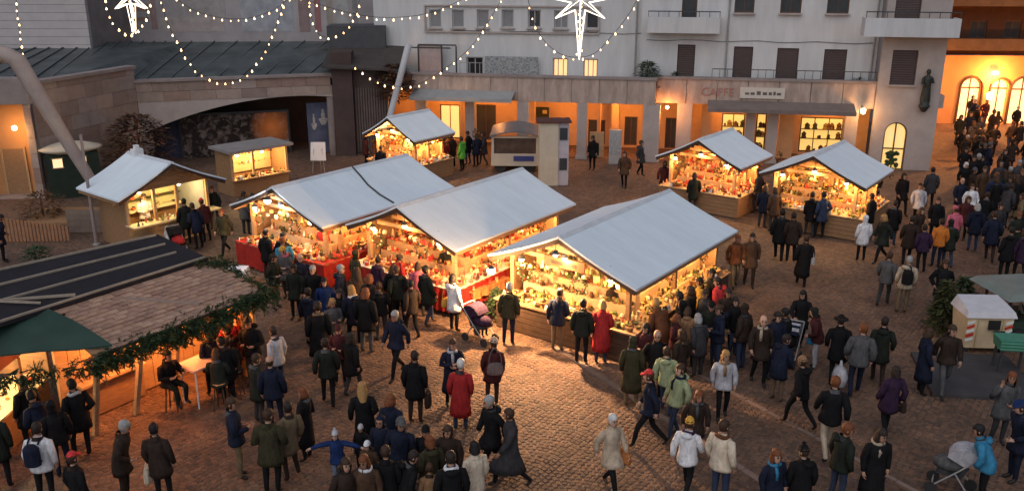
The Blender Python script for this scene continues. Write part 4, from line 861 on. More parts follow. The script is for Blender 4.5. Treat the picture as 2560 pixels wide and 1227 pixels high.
for i in range(14): MB().box(-.2 + i * .29, -.2 + i * .29 + .275, YB + .06, YB + .098, .05, 2.6).build('wall_board', WOOD_L, bar)
MB().box(XR - .4, XR - .36, .5, YB, .02, 2.45).build('end_canvas', PLAST_O, bar)
for x, y in ((1.02, 1.1), (1.95, 1.0), (3.9, .35), (-.05, 1.0)): MB().beam((x, y, 0), (x - .02, y * .25 + .12, 2.22), .1, .1).build('post', WOOD_L, bar)
MB().box(.1, 1.75, 1.55, YB, .86, .92).build('counter_board', WOOD_L, bar); MB().box(.2, 1.7, 1.7, 1.74, .05, .85).build('counter_front', WOOD, bar)
MB().beam((2.1, 1.78, 1.35), (3.7, 1.78, 2.0), .06, .09).build('rail', WOOD, bar)
for x, y, p in ((.75, .9, 75), (2.0, 1.05, 95), (3.2, 1.05, 100)): hang_lamp(TB @ Vector((x, y, 2.05)), p, 'orange bulb under the porch roof of the garlanded bar', 'bulbs in the bar porch', (1, .34, .09), drop=.3)
# garland of fir twigs along the eave
gl = thing('fir_garland', 'thick fir garland hanging along the porch eave of the bar', 'garland', (E0.x, E0.y, 0), R(BA))
mb = MB()
def twig(p, d, n=9, L=.24):
    d = d.normalized()
    for i in range(n):
        f = i / n; q = p + d * L * f
        for s in (-1, 1):
            e = (d * .6 + Vector((random.gauss(0, .5), random.gauss(0, .5), random.gauss(0, .35)))).normalized() * random.uniform(.06, .12); s_ = d.cross(e).normalized() * .014
            mb.add([q - s_, q + s_, q + e], [(0, 1, 2)])
def garland(a, b, n, rad, sag=0.0):
    a = Vector(a); b = Vector(b)
    for i in range(n):
        f = random.random(); p = a.lerp(b, f) + Vector((random.gauss(0, rad), random.gauss(0, rad), random.gauss(-rad * .5, rad) - sag * math.sin(f * math.pi * 5) ** 2)); twig(p, Vector((random.gauss(0, .8), random.gauss(-.25, .7), random.gauss(-.45, .6))))
garland((-.5, -.03, 2.2), (1.2, -.04, 2.26), 330, .085, .12); garland((1.2, -.04, 2.26), (2.6, -.05, 2.22), 330, .11, .2); garland((2.6, -.05, 2.28), (4.3, .0, 2.3), 360, .095, .1)
garland((4.15, .1, 2.36), (4.15, 1.8, 2.75), 110, .07); garland((3.6, 1.75, 2.82), (4.2, 1.6, 2.75), 60, .09)
garland((-.5, -.03, 2.2), (-2.4, 1.2, 2.2), 130, .06, .1)
mb.build('needles', LEAF, gl, kind='stuff')
MB().tube([(-.5, 0, 2.2), (1.2, 0, 2.25), (2.6, 0, 2.22), (4.2, 0, 2.3)], .03, 5).build('rope', WOOD_D, gl)
# green awning and lit display counter at the near end
ga = [G(-70, 780, 2.86), G(118, 770, 2.86), G(282, 862, 2.40), G(-90, 892, 2.32)]
t = thing('display_counter', 'lit food counter under a dark green awning at the near end of the bar', 'counter', (-10.6, 16.4, 0), 0)
o_ = Vector((-10.6, 16.4, 0)); mb = MB(); n = 8
for z_ in (0, -.025):
    for i in range(n + 1):
        f = i / n; a_, b_ = ga[0].lerp(ga[3], f), ga[1].lerp(ga[2], f)
        for j in range(5): mb.v.append(tuple(a_.lerp(b_, j / 4) + Vector((0, 0, .07 * math.sin(math.pi * f) - .03 * math.sin(math.pi * j / 4 * 2) ** 2 + z_)) - o_))
    o0 = 0 if z_ == 0 else (n + 1) * 5
    for i in range(n):
        for j in range(4): q = (o0 + i * 5 + j, o0 + i * 5 + j + 1, o0 + i * 5 + j + 6, o0 + i * 5 + j + 5); mb.f.append(q[::-1] if z_ == 0 else q); mb.m.append(0)
mb.build('awning', GREEN, t, True)
MB().box(-.9, -.1, -.2, 2.3, .02, .88).build('base', WOOD, t); MB().box(-.95, .02, -.25, 2.35, .883, .93).build('counter_top', M('counter_cream', (.72, .58, .32)), t)
MB().box(-1.6, -1.5, -.5, 2.4, .02, 2.25).build('back_wall', PLASTER, t); MB().box(-1.5, -.1, 2.3, 2.36, .95, 2.2).build('side_wall', WOOD, t)
MB().box(-.1, -.05, -.4, 2.4, 1.85, 2.25).build('header_board', M('red_board', (.26, .08, .045), .7, .25, 4), t)  # red light on the wooden header is put into its colour
for y in (-.3, 1.2, 2.32): MB().box(-.12, -.02, y - .05, y + .05, .935, 1.85).build('post', WOOD, t)
MB().box(-1.45, -1.15, -.4, 2.2, 1.3, 1.33).box(-1.45, -1.15, -.4, 2.2, 1.65, 1.68).build('shelf', WOOD_L, t)
mb = MB()
for i in range(70):
    k = i % 3
    item(mb, random.uniform(-.8, -.1) if k == 0 else random.uniform(-1.4, -1.2), random.uniform(-.1, 2.2), (.935, 1.335, 1.685)[k], random.uniform(.07, .16), random.choice((2, 3, 4, 0)))
o = mb.build('counter_wares', GOODS, kind='stuff'); o.location = o_; tag(o, 'food and bottles on the lit counter under the green awning', 'wares')
for y in (.3, 1.6): hang_lamp(o_ + Vector((-.8, y, 2.0)), 75, 'warm bulb over the lit food counter', 'bulbs over the food counter', (1, .68, .34), drop=.12)
# table and stools in the porch
def at_bar(x, y, z=0): return TB @ Vector((x, y, z))
t = thing('bar_table', 'small high table with pink-lit top and white legs at the bar porch', 'table', at_bar(2.35, .35), R(BA))
MB().box(-.45, .45, -.35, .35, .98, 1.02).build('table_top', M('pale_top', (.6, .42, .36), .5, .1, 4), t)
for sx in (-1, 1):
    for sy in (-1, 1): MB().tube([(sx * .36, sy * .27, 0), (sx * .36, sy * .27, .978)], .02, 6).build('leg', WHITE, t)
for x, y, lb in ((1.65, .55, 'stool under the seated man in the bar porch'), (2.9, -.15, 'stool in front of the bar porch table'), (3.35, .45, 'stool at the far end of the bar porch'), (2.3, -.35, 'stool with orange seat before the bar table')):
    t = thing('bar_stool', lb, 'stool', at_bar(x, y)); MB().lathe([(.17, .66), (.19, .68), (.18, .71)], 12).build('seat', PLAST_O, t)
    for k in range(4): q = k * 1.571 + .78; MB().tube([(.2 * math.cos(q), .2 * math.sin(q), 0), (.12 * math.cos(q), .12 * math.sin(q), .66)], .017, 5).build('leg', WOOD_D, t)

# ------------------------------------------------------------------ poles, masts
def tilt_pole(name, label, a, b, r0, r1, top=None, mat=None):
    t = thing(name, label, 'mast', a); a = Vector(a); b = Vector(b) - a
    pts = [b * f for f in (0, .25, .5, .75, 1)]; rs = [r0 + (r1 - r0) * f for f in (0, .25, .5, .75, 1)]
    if top: pts += [Vector(top[0]) - a, Vector(top[1]) - a]; rs += [r1, r1 * .8]
    MB().tube(pts, rs, 12).build('shaft', mat or M('mast_paint', (.40, .33, .29), .6, .3, 2, c2=(.28, .22, .2)), t, True); MB().lathe([(r0 * 2, 0), (r0 * 2, .06), (r0 * 1.3, .14)], 12).build('base', METAL_G, t)
    return t
mb_ = AtY(212, 425, 35.6); m1 = AtY(42, 150, 35.6); m0 = m1 + (mb_ - m1) * (m1.z / (m1.z - mb_.z)); m0.z = 0
tilt_pole('leaning_mast', 'thick pale mast leaning over the wooden hut with a bent-over top', m0, m1, .17, .34, (m1 + Vector((-.45, 0, .22)), m1 + Vector((-1.1, 0, .12))))
m1 = AtY(1022, 112, 44.2); mb_ = AtY(972, 300, 44.2); m0 = m1 + (mb_ - m1) * (m1.z / (m1.z - mb_.z)); m0.z = 0
tilt_pole('leaning_mast', 'slim grey mast leaning right behind the small bright stall', m0, m1, .12, .17, None, M('mast_pale', (.45, .45, .46), .55, .12, 3))
p = G(242, 612); t = thing('thin_pole', 'thin grey upright pole in front of the wooden hut', 'pole', p)
MB().tube([(0, 0, 0), (0, 0, 4.1)], [.07, .05], 8).build('shaft', M('pole_paint', (.27, .22, .21), .6, .2, 3), t); MB().lathe([(.14, 0), (.14, .05), (.08, .08)], 8).build('base', METAL_G, t)

# ------------------------------------------------------------------ cream van, booth, totem, boards
p = G(1228, 432); t = thing('food_trailer', 'cream food trailer with a curved dark roof and wide glass front', 'trailer', p + Vector((0, 0, 0)), R(-2))
MB().box(0, 2.35, 0, 2.6, .35, .95).build('lower_body', CREAM, t)
for q_ in ((.02, .14, .02, .14, .953, 1.72), (2.2, 2.33, .02, .14, .953, 1.72), (.02, 2.33, .03, .13, 1.721, 1.8), (.02, .12, 2.45, 2.58, .953, 1.72), (2.2, 2.33, 2.45, 2.58, .953, 1.72)): MB().box(*q_).build('window_post', CREAM, t)
MB().box(.145, 2.195, .06, .08, .955, 1.718).build('windscreen', M('van_glass', (.09, .06, .045), .12, .5, 2, spec=.6), t)
mb = MB(); n = 10
for i in range(n):
    f, g = i / n, (i + 1) / n; za_, zb_ = 1.80 + .24 * math.sin(math.pi * f), 1.80 + .24 * math.sin(math.pi * g); x0, x1 = -.05 + 2.45 * f, -.05 + 2.45 * g
    mb.hexa([(x0, -.2, za_), (x1, -.2, zb_), (x1, 2.7, zb_), (x0, 2.7, za_), (x0, -.2, za_ + .07), (x1, -.2, zb_ + .07), (x1, 2.7, zb_ + .07), (x0, 2.7, za_ + .07)])
mb.build('roof', M('van_roof', (.13, .14, .15), .5, .3, 2), t)
MB().box(1.1, 2.1, -.03, -.004, .6, .85).build('blue_panel', M('blue_sign', (.05, .06, .2), .6), t)
for x in (.45, 1.9): MB().tube([(x, .1, .3), (x, .35, .3)], .29, 12).build('wheel', M('rubber2', (.03, .03, .03), .8), t)
p = G(1348, 466); q = G(1420, 455); a = math.atan2(q.y - p.y, q.x - p.x)
t = thing('tall_booth', 'tall narrow cream booth with a dark flat cap and small dark windows', 'booth', p, R(2)); wB = 1.35
MB().box(0, .86, 0, .9, .02, 2.95).build('body', CREAM, t); MB().box(.863, wB, .1, .9, .02, 2.93).build('side_bay', M('booth_side', (.46, .43, .47), .6, .15, 3), t)
MB().box(-.12, wB + .1, -.12, 1.05, 2.953, 3.02).build('cap', M('booth_cap', (.10, .035, .03), .7, .2, 3), t)
for z in (2.15, .75): MB().box(.93, 1.28, .06, .097, z, z + .55).build('window', GLASS, t)
p = G(1518, 402); o = MB().box(0, .62, 0, .25, 0, 1.75).box(.04, .58, -.012, -.002, .5, 1.65, 1).build('info_totem', [M('totem_grey', (.42, .38, .36), .6, .2, 3), M('totem_print', (.36, .34, .33), .6, .5, 12)]); o.location = p + Vector((.0, -.8, 0)); tag(o, 'grey information totem standing before the arcade', 'totem')
p = G(1478, 405); o = MB().box(0, .75, 0, .06, 0, 1.35).build('notice_board', M('tan_panel', (.46, .30, .16), .7, .25, 4)); o.location = p + Vector((0, 1.2, 0)); tag(o, 'tan notice panel leaning beside the arcade pillar', 'board')
MB().box(.25, .5, -.03, -.003, .1, .75).build('poster', DARK, o)
p = G(798, 432); t = thing('easel_sign', 'white easel board standing before the theatre porch', 'sign', p)
MB().hexa([(-.38, -.05, .62), (.38, -.05, .62), (.38, 0, .62), (-.38, 0, .62), (-.34, .1, 1.5), (.36, .1, 1.5), (.36, .15, 1.5), (-.34, .15, 1.5)]).build('board', WHITE, t)
for a, b in (((-.3, -.1, 0), (-.2, .05, 1.2)), ((.3, -.1, 0), (.2, .05, 1.2)), ((0, .5, 0), (0, .14, 1.4))): MB().tube([a, b], .018, 5).build('leg', METAL_G, t)

# ------------------------------------------------------------------ bin, firs and carts (right)
p = G(2405, 884); t = thing('wheeled_bin', 'cream wheeled container with a pale lid and red and white warning stripes', 'container', p + Vector((0, 0, 0)), R(-3))
MB().hexa([(.06, .05, .16), (1.14, .05, .16), (1.14, .85, .16), (.06, .85, .16), (0, 0, 1.05), (1.2, 0, 1.05), (1.2, .95, 1.05), (0, .95, 1.05)]).build('body', M('bin_cream', (.62, .47, .29), .55, .16, 3, .1, 20), t)
MB().box(.28, .31, -.018, .03, .2, 1.0).box(.93, .96, -.018, .03, .2, 1.0).box(.312, .928, -.017, .03, .97, 1.0).build('door_panel', M('bin_cream_dark', (.5, .37, .22), .6, .15, 4), t)
MB().hexa([(-.05, -.06, 1.053), (1.25, -.06, 1.053), (1.25, 1.0, 1.053), (-.05, 1.0, 1.053), (0, 0, 1.2), (1.2, 0, 1.2), (1.15, .9, 1.36), (.05, .9, 1.36)]).build('lid', M('bin_lid', (.55, .53, .55), .5, .12, 3), t)
for i in range(5):
    for x0 in (.02, 1.0):
        z0 = .36 + i * .12; MB().hexa([(x0, -.02 + .0, z0), (x0 + .18, -.02, z0 + .07), (x0 + .18, .03, z0 + .07), (x0, .03, z0), (x0, -.02, z0 + .055), (x0 + .18, -.02, z0 + .125), (x0 + .18, .03, z0 + .125), (x0, .03, z0 + .055)]).build('warning_stripe', M('stripe_red', (.5, .03, .02), .5) if i % 2 else WHITE, t)
for x in (.15, 1.05):
    for y in (.15, .75): MB().tube([(x - .03, y, .08), (x + .03, y, .08)], .08, 10).build('wheel', M('rubber2', (.03, .03, .03)), t)
MB().box(.55, .85, -.045, -.004, .72, .98).box(.72, 1.0, -.046, -.004, .6, .68).build('stencil', DARK, t)
bush('fir_shrub', 'bushy fir beside the cream container', 'fir tree', G(2352, 832), .42, 1.55, 900, M('olive_fir', (.05, .06, .02), .7, .4, 8, island=[(.03, .045, .014), (.05, .058, .018), (.07, .065, .022), (.035, .04, .016)]), leaf=.17)
bush('fir_shrub', 'low fir branch heap behind the cream container', 'fir tree', G(2395, 800), .5, 1.35, 500, leaf=.16)
p = G(2505, 858); t = thing('market_cart', 'dark green market cart with a pale canopy roof beside the cream container', 'cart', p, R(6))
MB().box(0, 2.4, 0, 1.2, .25, .6).build('bed', M('cart_green', (.03, .05, .035), .7, .25, 3), t)
MB().hexa([(-.25, -.35, 1.35), (2.8, -.35, 1.35), (2.8, 1.5, 1.35), (-.25, 1.5, 1.35), (-.1, -.2, 1.5), (2.65, -.2, 1.5), (2.65, 1.35, 1.5), (-.1, 1.35, 1.5)]).build('canopy', M('cart_canopy', (.17, .2, .18), .6, .2, 2), t)
for x, y in ((.08, .05), (2.3, .05), (.08, 1.1), (2.3, 1.1)): MB().box(x - .03, x + .03, y - .03, y + .03, .602, 1.348).build('post', WOOD_D, t)
for x in (.4, 1.9): MB().tube([(x, -.08, .22), (x, -.02, .22)], .22, 12).build('wheel', M('rubber2', (.03, .03, .03)), t)
mb = MB()
for i in range(40): item(mb, random.uniform(.1, 2.3), random.uniform(.05, 1.1), .602, random.uniform(.1, .2))
mb.build('load', M('cart_load', (.1, .1, .06), .7, .3, 8, island=[(.03, .05, .02), (.3, .3, .28), (.10, .06, .03), (.2, .12, .1)]), t, kind='stuff')
p = G(2490, 940); t = thing('green_crate', 'green plastic crate on a stand behind the woman in the grey coat', 'crate', p, R(-8))
MB().hexa([(0, 0, .7), (.75, 0, .7), (.75, .5, .7), (0, .5, .7), (-.03, -.03, .98), (.78, -.03, .98), (.78, .53, .98), (-.03, .53, .98)]).build('crate_body', M('crate_green', (.06, .22, .14), .6, .2, 5), t)
for i in range(3): MB().box(-.035, .785, -.045, -.032, .74 + i * .08, .78 + i * .08).build('rib', M('crate_green2', (.09, .28, .19), .6), t)
for x in (.06, .69):
    for y in (.06, .44): MB().box(x - .025, x + .025, y - .025, y + .025, 0, .698).build('leg', METAL, t)
p0 = G(2330, 992); o = MB().hexa([(0, 0, .004), (2.6, -.35, .004), (2.9, 2.2, .004), (.5, 2.4, .004), (0, 0, .1), (2.6, -.35, .1), (2.9, 2.2, .1), (.5, 2.4, .1)]).build('stone_plinth', M('plinth', (.055, .05, .05), .75, .3, 2, .3, 15)); o.location = p0; o['kind'] = 'structure'
# deck, slatted fence and planting by the doorway (left)
p0, p1 = G(18, 606), G(172, 604)
t = thing('slatted_fence', 'low fence of upright orange-brown slats by the doorway', 'fence', p0, math.atan2(p1.y - p0.y, p1.x - p0.x)); L_ = (p1 - p0).length
for i in range(18): x = L_ * i / 17; MB().box(x - .045, x + .045, -.02, .02, .03, .95 - .35 * i / 17).build('slat', M('slat_orange', (.32, .16, .085), .7, .25, 5), t)
MB().hexa([(-.05, .022, .8), (L_ + .05, .022, .46), (L_ + .05, .06, .46), (-.05, .06, .8), (-.05, .022, .88), (L_ + .05, .022, .54), (L_ + .05, .06, .54), (-.05, .06, .88)]).build('rail', WOOD, t)
p0, p1 = G(172, 584), G(292, 584)
t = thing('timber_screen', 'low grey-brown timber screen beside the wooden hut', 'screen', p0, math.atan2(p1.y - p0.y, p1.x - p0.x)); L_ = (p1 - p0).length
planks(t, (0, 0), (L_, 0), .05, .95, 4, M('grey_timber', (.2, .15, .12), .8, .25, 3)); 
for x in (.05, L_ - .05): MB().box(x - .04, x + .04, .035, .1, 0, 1.0).build('post', WOOD, t)
t = thing('wooden_deck', 'brown plank deck in front of the timber screen', 'deck', G(95, 560), R(4))
for i in range(12): MB().box(-.5, 3.6, -.3 + i * .2, -.3 + i * .2 + .185, .02, .12).build('plank', WOOD, t)
bush('leafy_shrub', 'bare reddish shrub growing above the slatted fence', 'shrub', G(110, 545), .9, 1.1, 420, LEAF_R, .16, False)
bush('potted_plant', 'dark green potted plant behind the tar-felt roof', 'plant', G(98, 668), .45, .75, 300, LEAF, .14, False, trunk=False)
bush('red_tree', 'dark red-leaved tree beside the theatre arch', 'tree', (-17.6, 41.6, 0), 1.5, 3.2, 1500, LEAF_R, .24, False)
bush('red_creeper', 'red-brown autumn creeper at the end of the terrace', 'plant', FB.w(uL - .75, -.75, 2.75), 1.0, 2.1, 900, LEAF_R, .24, False, trunk=False)
u, z = FB.px(1618, 185, 1.0); bush('terrace_tree', 'round clipped evergreen on the terrace beside the shutters', 'tree', FB.w(u, 1.0, zb + .36), .72, 1.75, 1200, LEAF, .14, False)
u, z = FB.px(1690, 190, 1.3); bush('terrace_plant', 'small dark plant on the terrace by the shuttered door', 'plant', FB.w(u, 1.3, zb + .36), .35, 1.2, 260, LEAF, .14, False)
u, z = FB.px(2150, 200, 1.2); bush('terrace_plant', 'low dark plant on the right end of the terrace parapet', 'plant', FB.w(u, VR + .9, zb + .36), .5, 1.1, 260, LEAF, .14, False, trunk=False)
p = G(578, 700); o = MB().box(-.5, .5, -.3, .3, .3, .75).build('cool_box', M('box_white', (.55, .58, .65), .5, .15, 3)); o.location = (*(G(578, 690, .5).xy), 0); tag(o, 'pale blue-white box standing behind the shingled porch', 'box')
MB().box(-.3, .3, -.31, -.302, .4, .62).build('blue_label', M('blue_label', (.05, .12, .4), .6), o); MB().box(-.5, .5, -.3, .3, .003, .297).build('stand', WOOD_D, o)

# ------------------------------------------------------------------ light strings and stars
STARP = [(90, 1.2), (67, .34), (45, .95), (22, .36), (2, 1.1), (-18, .36), (-36, 1.2), (-64, .44), (-90, 2.3), (-116, .44), (-144, 1.2), (-162, .36), (178, 1.1), (158, .36), (135, .95), (113, .34)]
def star(px, py, y, s, label):
    c = AtY(px, py, y); t = thing('star_light', label, 'star light', c)
    def P(a, r, yy): return Vector((s * r * math.cos(R(a)), yy, s * r * math.sin(R(a))))
    n = len(STARP)
    for yy in (-.14, .14):
        mb = MB()
        for i in range(n): mb.tube([P(*STARP[i], yy), P(*STARP[(i + 1) % n], yy)], .017, 5, cap=False)
        mb.build('light_outline', TUBEL, t)
    for i in range(0, n, 2):
        a, r = STARP[i]; MB().tube([(0, 0, 0), P(a, r * .96, 0)], .016 if a == -90 else .012, 5).build('light_ray', TUBEL, t)
    mb = MB()
    for i in range(16): f = i / 15; mb.ball((random.uniform(-.12, .12) * s, 0, -s * 2.1 * f), .045, 0, 5, 3)
    mb.build('sparkle', BULB_S, t, kind='stuff'); MB().tube([(0, 0, s * .9), (0, 0, s + 4)], .012, 4).build('cable', METAL, t)
    lamp(t, (0, -.4, 0), 30, (1, .85, .65), .3)
star(1451, 0, 37, 1.02, 'large white neon comet star hanging in front of the white apartment block')
star(325, -6, 37, .62, 'small white neon star hanging in front of the banded wall')
def string(label, pts, y, n, gl=None):
    Q = [AtY(px, py, y + dy) for px, py, dy in pts]; t = thing('light_string', label, 'light string', Q[0]); o = Q[0]
    # smooth curve through the points
    C = []
    for i in range(len(Q) - 1):
        a = Q[max(i - 1, 0)]; b = Q[i]; c = Q[i + 1]; d = Q[min(i + 2, len(Q) - 1)]
        for k in range(8):
            f = k / 8; C.append(.5 * ((2 * b) + (c - a) * f + (2 * a - 5 * b + 4 * c - d) * f * f + (3 * b - a - 3 * c + d) * f ** 3) - o)
    C.append(Q[-1] - o); MB().tube(C, .012, 4).build('wire', METAL, t)
    D = [0]
    for i in range(1, len(C)): D.append(D[-1] + (C[i] - C[i - 1]).length)
    for k in range(n):
        s = D[-1] * (k + .5) / n; i = max(j for j in range(len(D)) if D[j] <= s); i = min(i, len(C) - 2); f = (s - D[i]) / max(1e-6, D[i + 1] - D[i]); p = C[i].lerp(C[i + 1], f)
        q_ = put('bulb', BULBM, t, p + Vector((random.uniform(-.03, .03), 0, -.06 - random.uniform(0, .05)))); q_.scale = (random.uniform(.75, 1.25),) * 3
BULBM = MB().lathe([(.01, .05), (.015, .025), (.036, -.008), (.03, -.04), (.008, -.055)], 7).mesh('bulb', BULB_S, True)
string('string of bulbs falling straight down over the banded wall', ((35, -60, 0), (44, 40, 0), (54, 120, 0), (66, 190, 0)), 37, 14)
string('string of bulbs hanging low over the theatre arch', ((395, -30, 0), (420, 60, 0), (470, 150, 0), (510, 190, 0), (560, 206, 0), (615, 188, 0), (665, 120, 0), (700, 40, 0), (715, -40, 0)), 40, 30)
string('string of bulbs sagging across the left end of the white block', ((700, -25, 0), (800, 12, 0), (885, 35, 0), (950, 44, 0), (1010, 43, 0), (1060, 36, 0), (1110, 20, 0), (1170, -8, 0), (1230, -45, 0)), 41, 26)
string('string of bulbs swooping from the dark pavilion up past the small windows', ((880, 160, 0), (935, 198, 0), (990, 216, 0), (1045, 211, 0), (1090, 186, 0), (1136, 155, 0), (1180, 115, 0), (1215, 64, 0), (1250, 5, 0), (1275, -50, 0)), 42, 25)
string('string of bulbs looping below the large comet star', ((1312, -50, 0), (1325, 20, 0), (1350, 88, 0), (1395, 132, 0), (1445, 144, 0), (1492, 130, 0), (1540, 78, 0), (1568, 42, 0), (1590, 5, 0), (1610, -45, 0)), 39, 20)
string('string of bulbs beside the small star', ((255, -30, 0), (268, 20, 0), (285, 58, 0), (320, 85, 0), (355, 62, 0), (372, 15, 0), (378, -40, 0)), 36, 15)

string('string of bulbs dropping past the mural beside the pavilion', ((765, -60, 0), (772, 10, 0), (784, 60, 0), (806, 92, 0), (850, 84, 0), (888, 40, 0), (905, -40, 0)), 43, 17)
string('string of bulbs crossing the middle of the mural', ((400, -40, 0), (470, 18, 0), (545, 44, 0), (620, 46, 0), (690, 22, 0), (760, -35, 0)), 45, 20)
# ================================================================== PEOPLE
SKIN_M = [M('skin_a', (.44, .25, .17), .55, .1, 9), M('skin_b', (.52, .31, .22), .55, .1, 9), M('skin_c', (.36, .19, .12), .55, .1, 9)]
SHOE = M('shoe_dark', (.02, .016, .014), .5, .2, 9); SHOE_B = M('shoe_brown', (.09, .045, .022), .5, .2, 9); EYE = M('eye_dark', (.02, .015, .012), .4); LIP = M('lips', (.30, .09, .075), .5)
def J(**k):
    d = dict(pel=(0, 0, .95), sp=(0, 0, 1.13), ch=(0, 0, 1.31), nk=(0, .0, 1.46), hd=(0, .015, 1.545),
             hipR=(.095, 0, .91), kneR=(.105, .02, .50), ankR=(.11, -.02, .085), toeR=(.13, .13, .035), hipL=(-.095, 0, .91), kneL=(-.105, .02, .50), ankL=(-.11, -.02, .085), toeL=(-.13, .13, .035),
             shR=(.185, -.01, 1.405), elR=(.245, -.045, 1.13), wrR=(.245, .03, .89), haR=(.24, .055, .80), shL=(-.185, -.01, 1.405), elL=(-.245, -.045, 1.13), wrL=(-.245, .03, .89), haL=(-.24, .055, .80), look=(0, 0))
    d.update(k); return d
def lean(d, ang, pts=('sp', 'ch', 'nk', 'hd', 'shR', 'shL', 'elR', 'elL', 'wrR', 'wrL', 'haR', 'haL')):
    c, s = math.cos(R(ang)), math.sin(R(ang)); px, py, pz = d['pel']
    for k in pts:
        x, y, z = d[k]; y -= py; z -= pz; d[k] = (x, py + y * c + z * s, pz - y * s + z * c)
    return d
POSES = {
 'stand': J(look=(0, 6)),
 'shift': J(pel=(.03, 0, .94), hipR=(.12, 0, .90), kneR=(.12, .0, .5), ankR=(.10, -.03, .085), toeR=(.12, .12, .035), hipL=(-.07, .0, .90), kneL=(-.13, .09, .5), ankL=(-.17, .03, .085), toeL=(-.22, .17, .035), elR=(.27, -.09, 1.14), wrR=(.19, .09, .97), haR=(.15, .15, .93), look=(25, 8)),
 'pockets': J(elR=(.285, -.09, 1.14), wrR=(.2, .07, .98), haR=(.165, .12, .92), elL=(-.285, -.09, 1.14), wrL=(-.2, .07, .98), haL=(-.165, .12, .92), look=(-20, 4)),
 'hold': J(elR=(.25, -.02, 1.12), wrR=(.12, .22, 1.14), haR=(.06, .29, 1.17), elL=(-.25, -.02, 1.12), wrL=(-.12, .2, 1.1), haL=(-.06, .27, 1.12), look=(0, 16)),
 'walk': J(pel=(0, .0, .93), hipR=(.09, .02, .89), kneR=(.1, .25, .52), ankR=(.09, .33, .10), toeR=(.1, .48, .07), hipL=(-.09, -.02, .89), kneL=(-.1, -.05, .50), ankL=(-.09, -.37, .15), toeL=(-.1, -.27, .04), elR=(.24, -.14, 1.15), wrR=(.25, -.14, .91), haR=(.25, -.11, .82), elL=(-.24, .07, 1.14), wrL=(-.23, .22, .95), haL=(-.22, .28, .87), look=(0, 5)),
 'stroll': J(pel=(0, .0, .945), hipR=(.09, .01, .905), kneR=(.1, .13, .52), ankR=(.1, .15, .09), toeR=(.11, .3, .05), hipL=(-.09, -.01, .905), kneL=(-.1, .0, .50), ankL=(-.1, -.2, .10), toeL=(-.11, -.07, .035), elR=(.25, -.08, 1.14), wrR=(.24, -.03, .9), haR=(.235, .0, .81), elL=(-.25, .0, 1.13), wrL=(-.235, .12, .92), haL=(-.225, .16, .84), look=(15, 6)),
 'bend': lean(J(elR=(.25, .06, 1.15), wrR=(.2, .22, .98), haR=(.17, .29, .94), elL=(-.25, .06, 1.15), wrL=(-.2, .2, .96), haL=(-.16, .27, .92), look=(0, 18)), 24),
 'stoop': lean(J(elR=(.26, .02, 1.12), wrR=(.15, .2, 1.02), haR=(.1, .28, 1.02), look=(0, 22)), 14),
 'phone': J(elR=(.3, .06, 1.17), wrR=(.17, .13, 1.42), haR=(.115, .08, 1.5), elL=(-.25, -.02, 1.13), wrL=(-.05, .2, 1.06), haL=(.04, .22, 1.09), look=(-10, 5)),
 'cross': J(elR=(.26, .0, 1.13), wrR=(.03, .2, 1.17), haR=(-.06, .19, 1.2), elL=(-.26, .0, 1.13), wrL=(-.04, .22, 1.11), haL=(.05, .22, 1.12), look=(10, 4)),
 'wide': J(elR=(.44, .03, 1.33), wrR=(.66, .08, 1.27), haR=(.75, .1, 1.25), elL=(-.44, .03, 1.33), wrL=(-.66, .08, 1.27), haL=(-.75, .1, 1.25), look=(0, -4)),
 'push': J(elR=(.27, .08, 1.13), wrR=(.2, .33, 1.03), haR=(.17, .41, 1.02), elL=(-.27, .08, 1.13), wrL=(-.2, .33, 1.03), haL=(-.17, .41, 1.02), kneR=(.1, .12, .52), ankR=(.1, .14, .09), toeR=(.11, .29, .05), ankL=(-.1, -.18, .10), toeL=(-.11, -.05, .035), look=(0, 16)),
 'reach': J(elR=(.25, .14, 1.2), wrR=(.2, .38, 1.13), haR=(.18, .47, 1.13), look=(10, 14)),
 'sit': J(pel=(0, 0, .80), sp=(0, .02, .98), ch=(0, .05, 1.16), nk=(0, .07, 1.31), hd=(0, .1, 1.395), hipR=(.095, .02, .78), kneR=(.13, .40, .74), ankR=(.12, .36, .34), toeR=(.13, .5, .28), hipL=(-.095, .02, .78), kneL=(-.13, .40, .74), ankL=(-.14, .3, .34), toeL=(-.16, .44, .28), shR=(.185, .05, 1.255), elR=(.26, .1, 1.0), wrR=(.16, .32, 1.02), haR=(.1, .4, 1.05), shL=(-.185, .05, 1.255), elL=(-.26, .1, 1.0), wrL=(-.16, .3, 1.0), haL=(-.1, .38, 1.03), look=(10, 12)),
}
NV_ = 3
def vary(d, sd_):
    r = random.Random(sd_); d = dict(d); g = lambda s: r.uniform(-s, s)
    for s in 'RL':
        o = Vector((g(.025), g(.05), g(.02)))
        for k, f in (('el', .6), ('wr', 1.2), ('ha', 1.3)): d[k + s] = tuple(Vector(d[k + s]) + o * f)
    yaw, pit = d['look']; d['look'] = (yaw + g(38), pit + r.uniform(-4, 10))
    t = Vector((g(.03), g(.03), 0))
    for k, f in (('sp', .4), ('ch', .8), ('nk', 1), ('hd', 1.25), ('shR', .9), ('shL', .9), ('elR', .8), ('elL', .8), ('wrR', .7), ('wrL', .7), ('haR', .7), ('haL', .7)): d[k] = tuple(Vector(d[k]) + t * f)
    if 'sit' not in sd_ and 'walk' not in sd_:
        a = g(.06); d['kneR'] = tuple(Vector(d['kneR']) + Vector((0, abs(a), 0))); d['ankR'] = tuple(Vector(d['ankR']) + Vector((g(.03), a, 0))); d['toeR'] = tuple(Vector(d['toeR']) + Vector((g(.05), a, 0)))
    return d
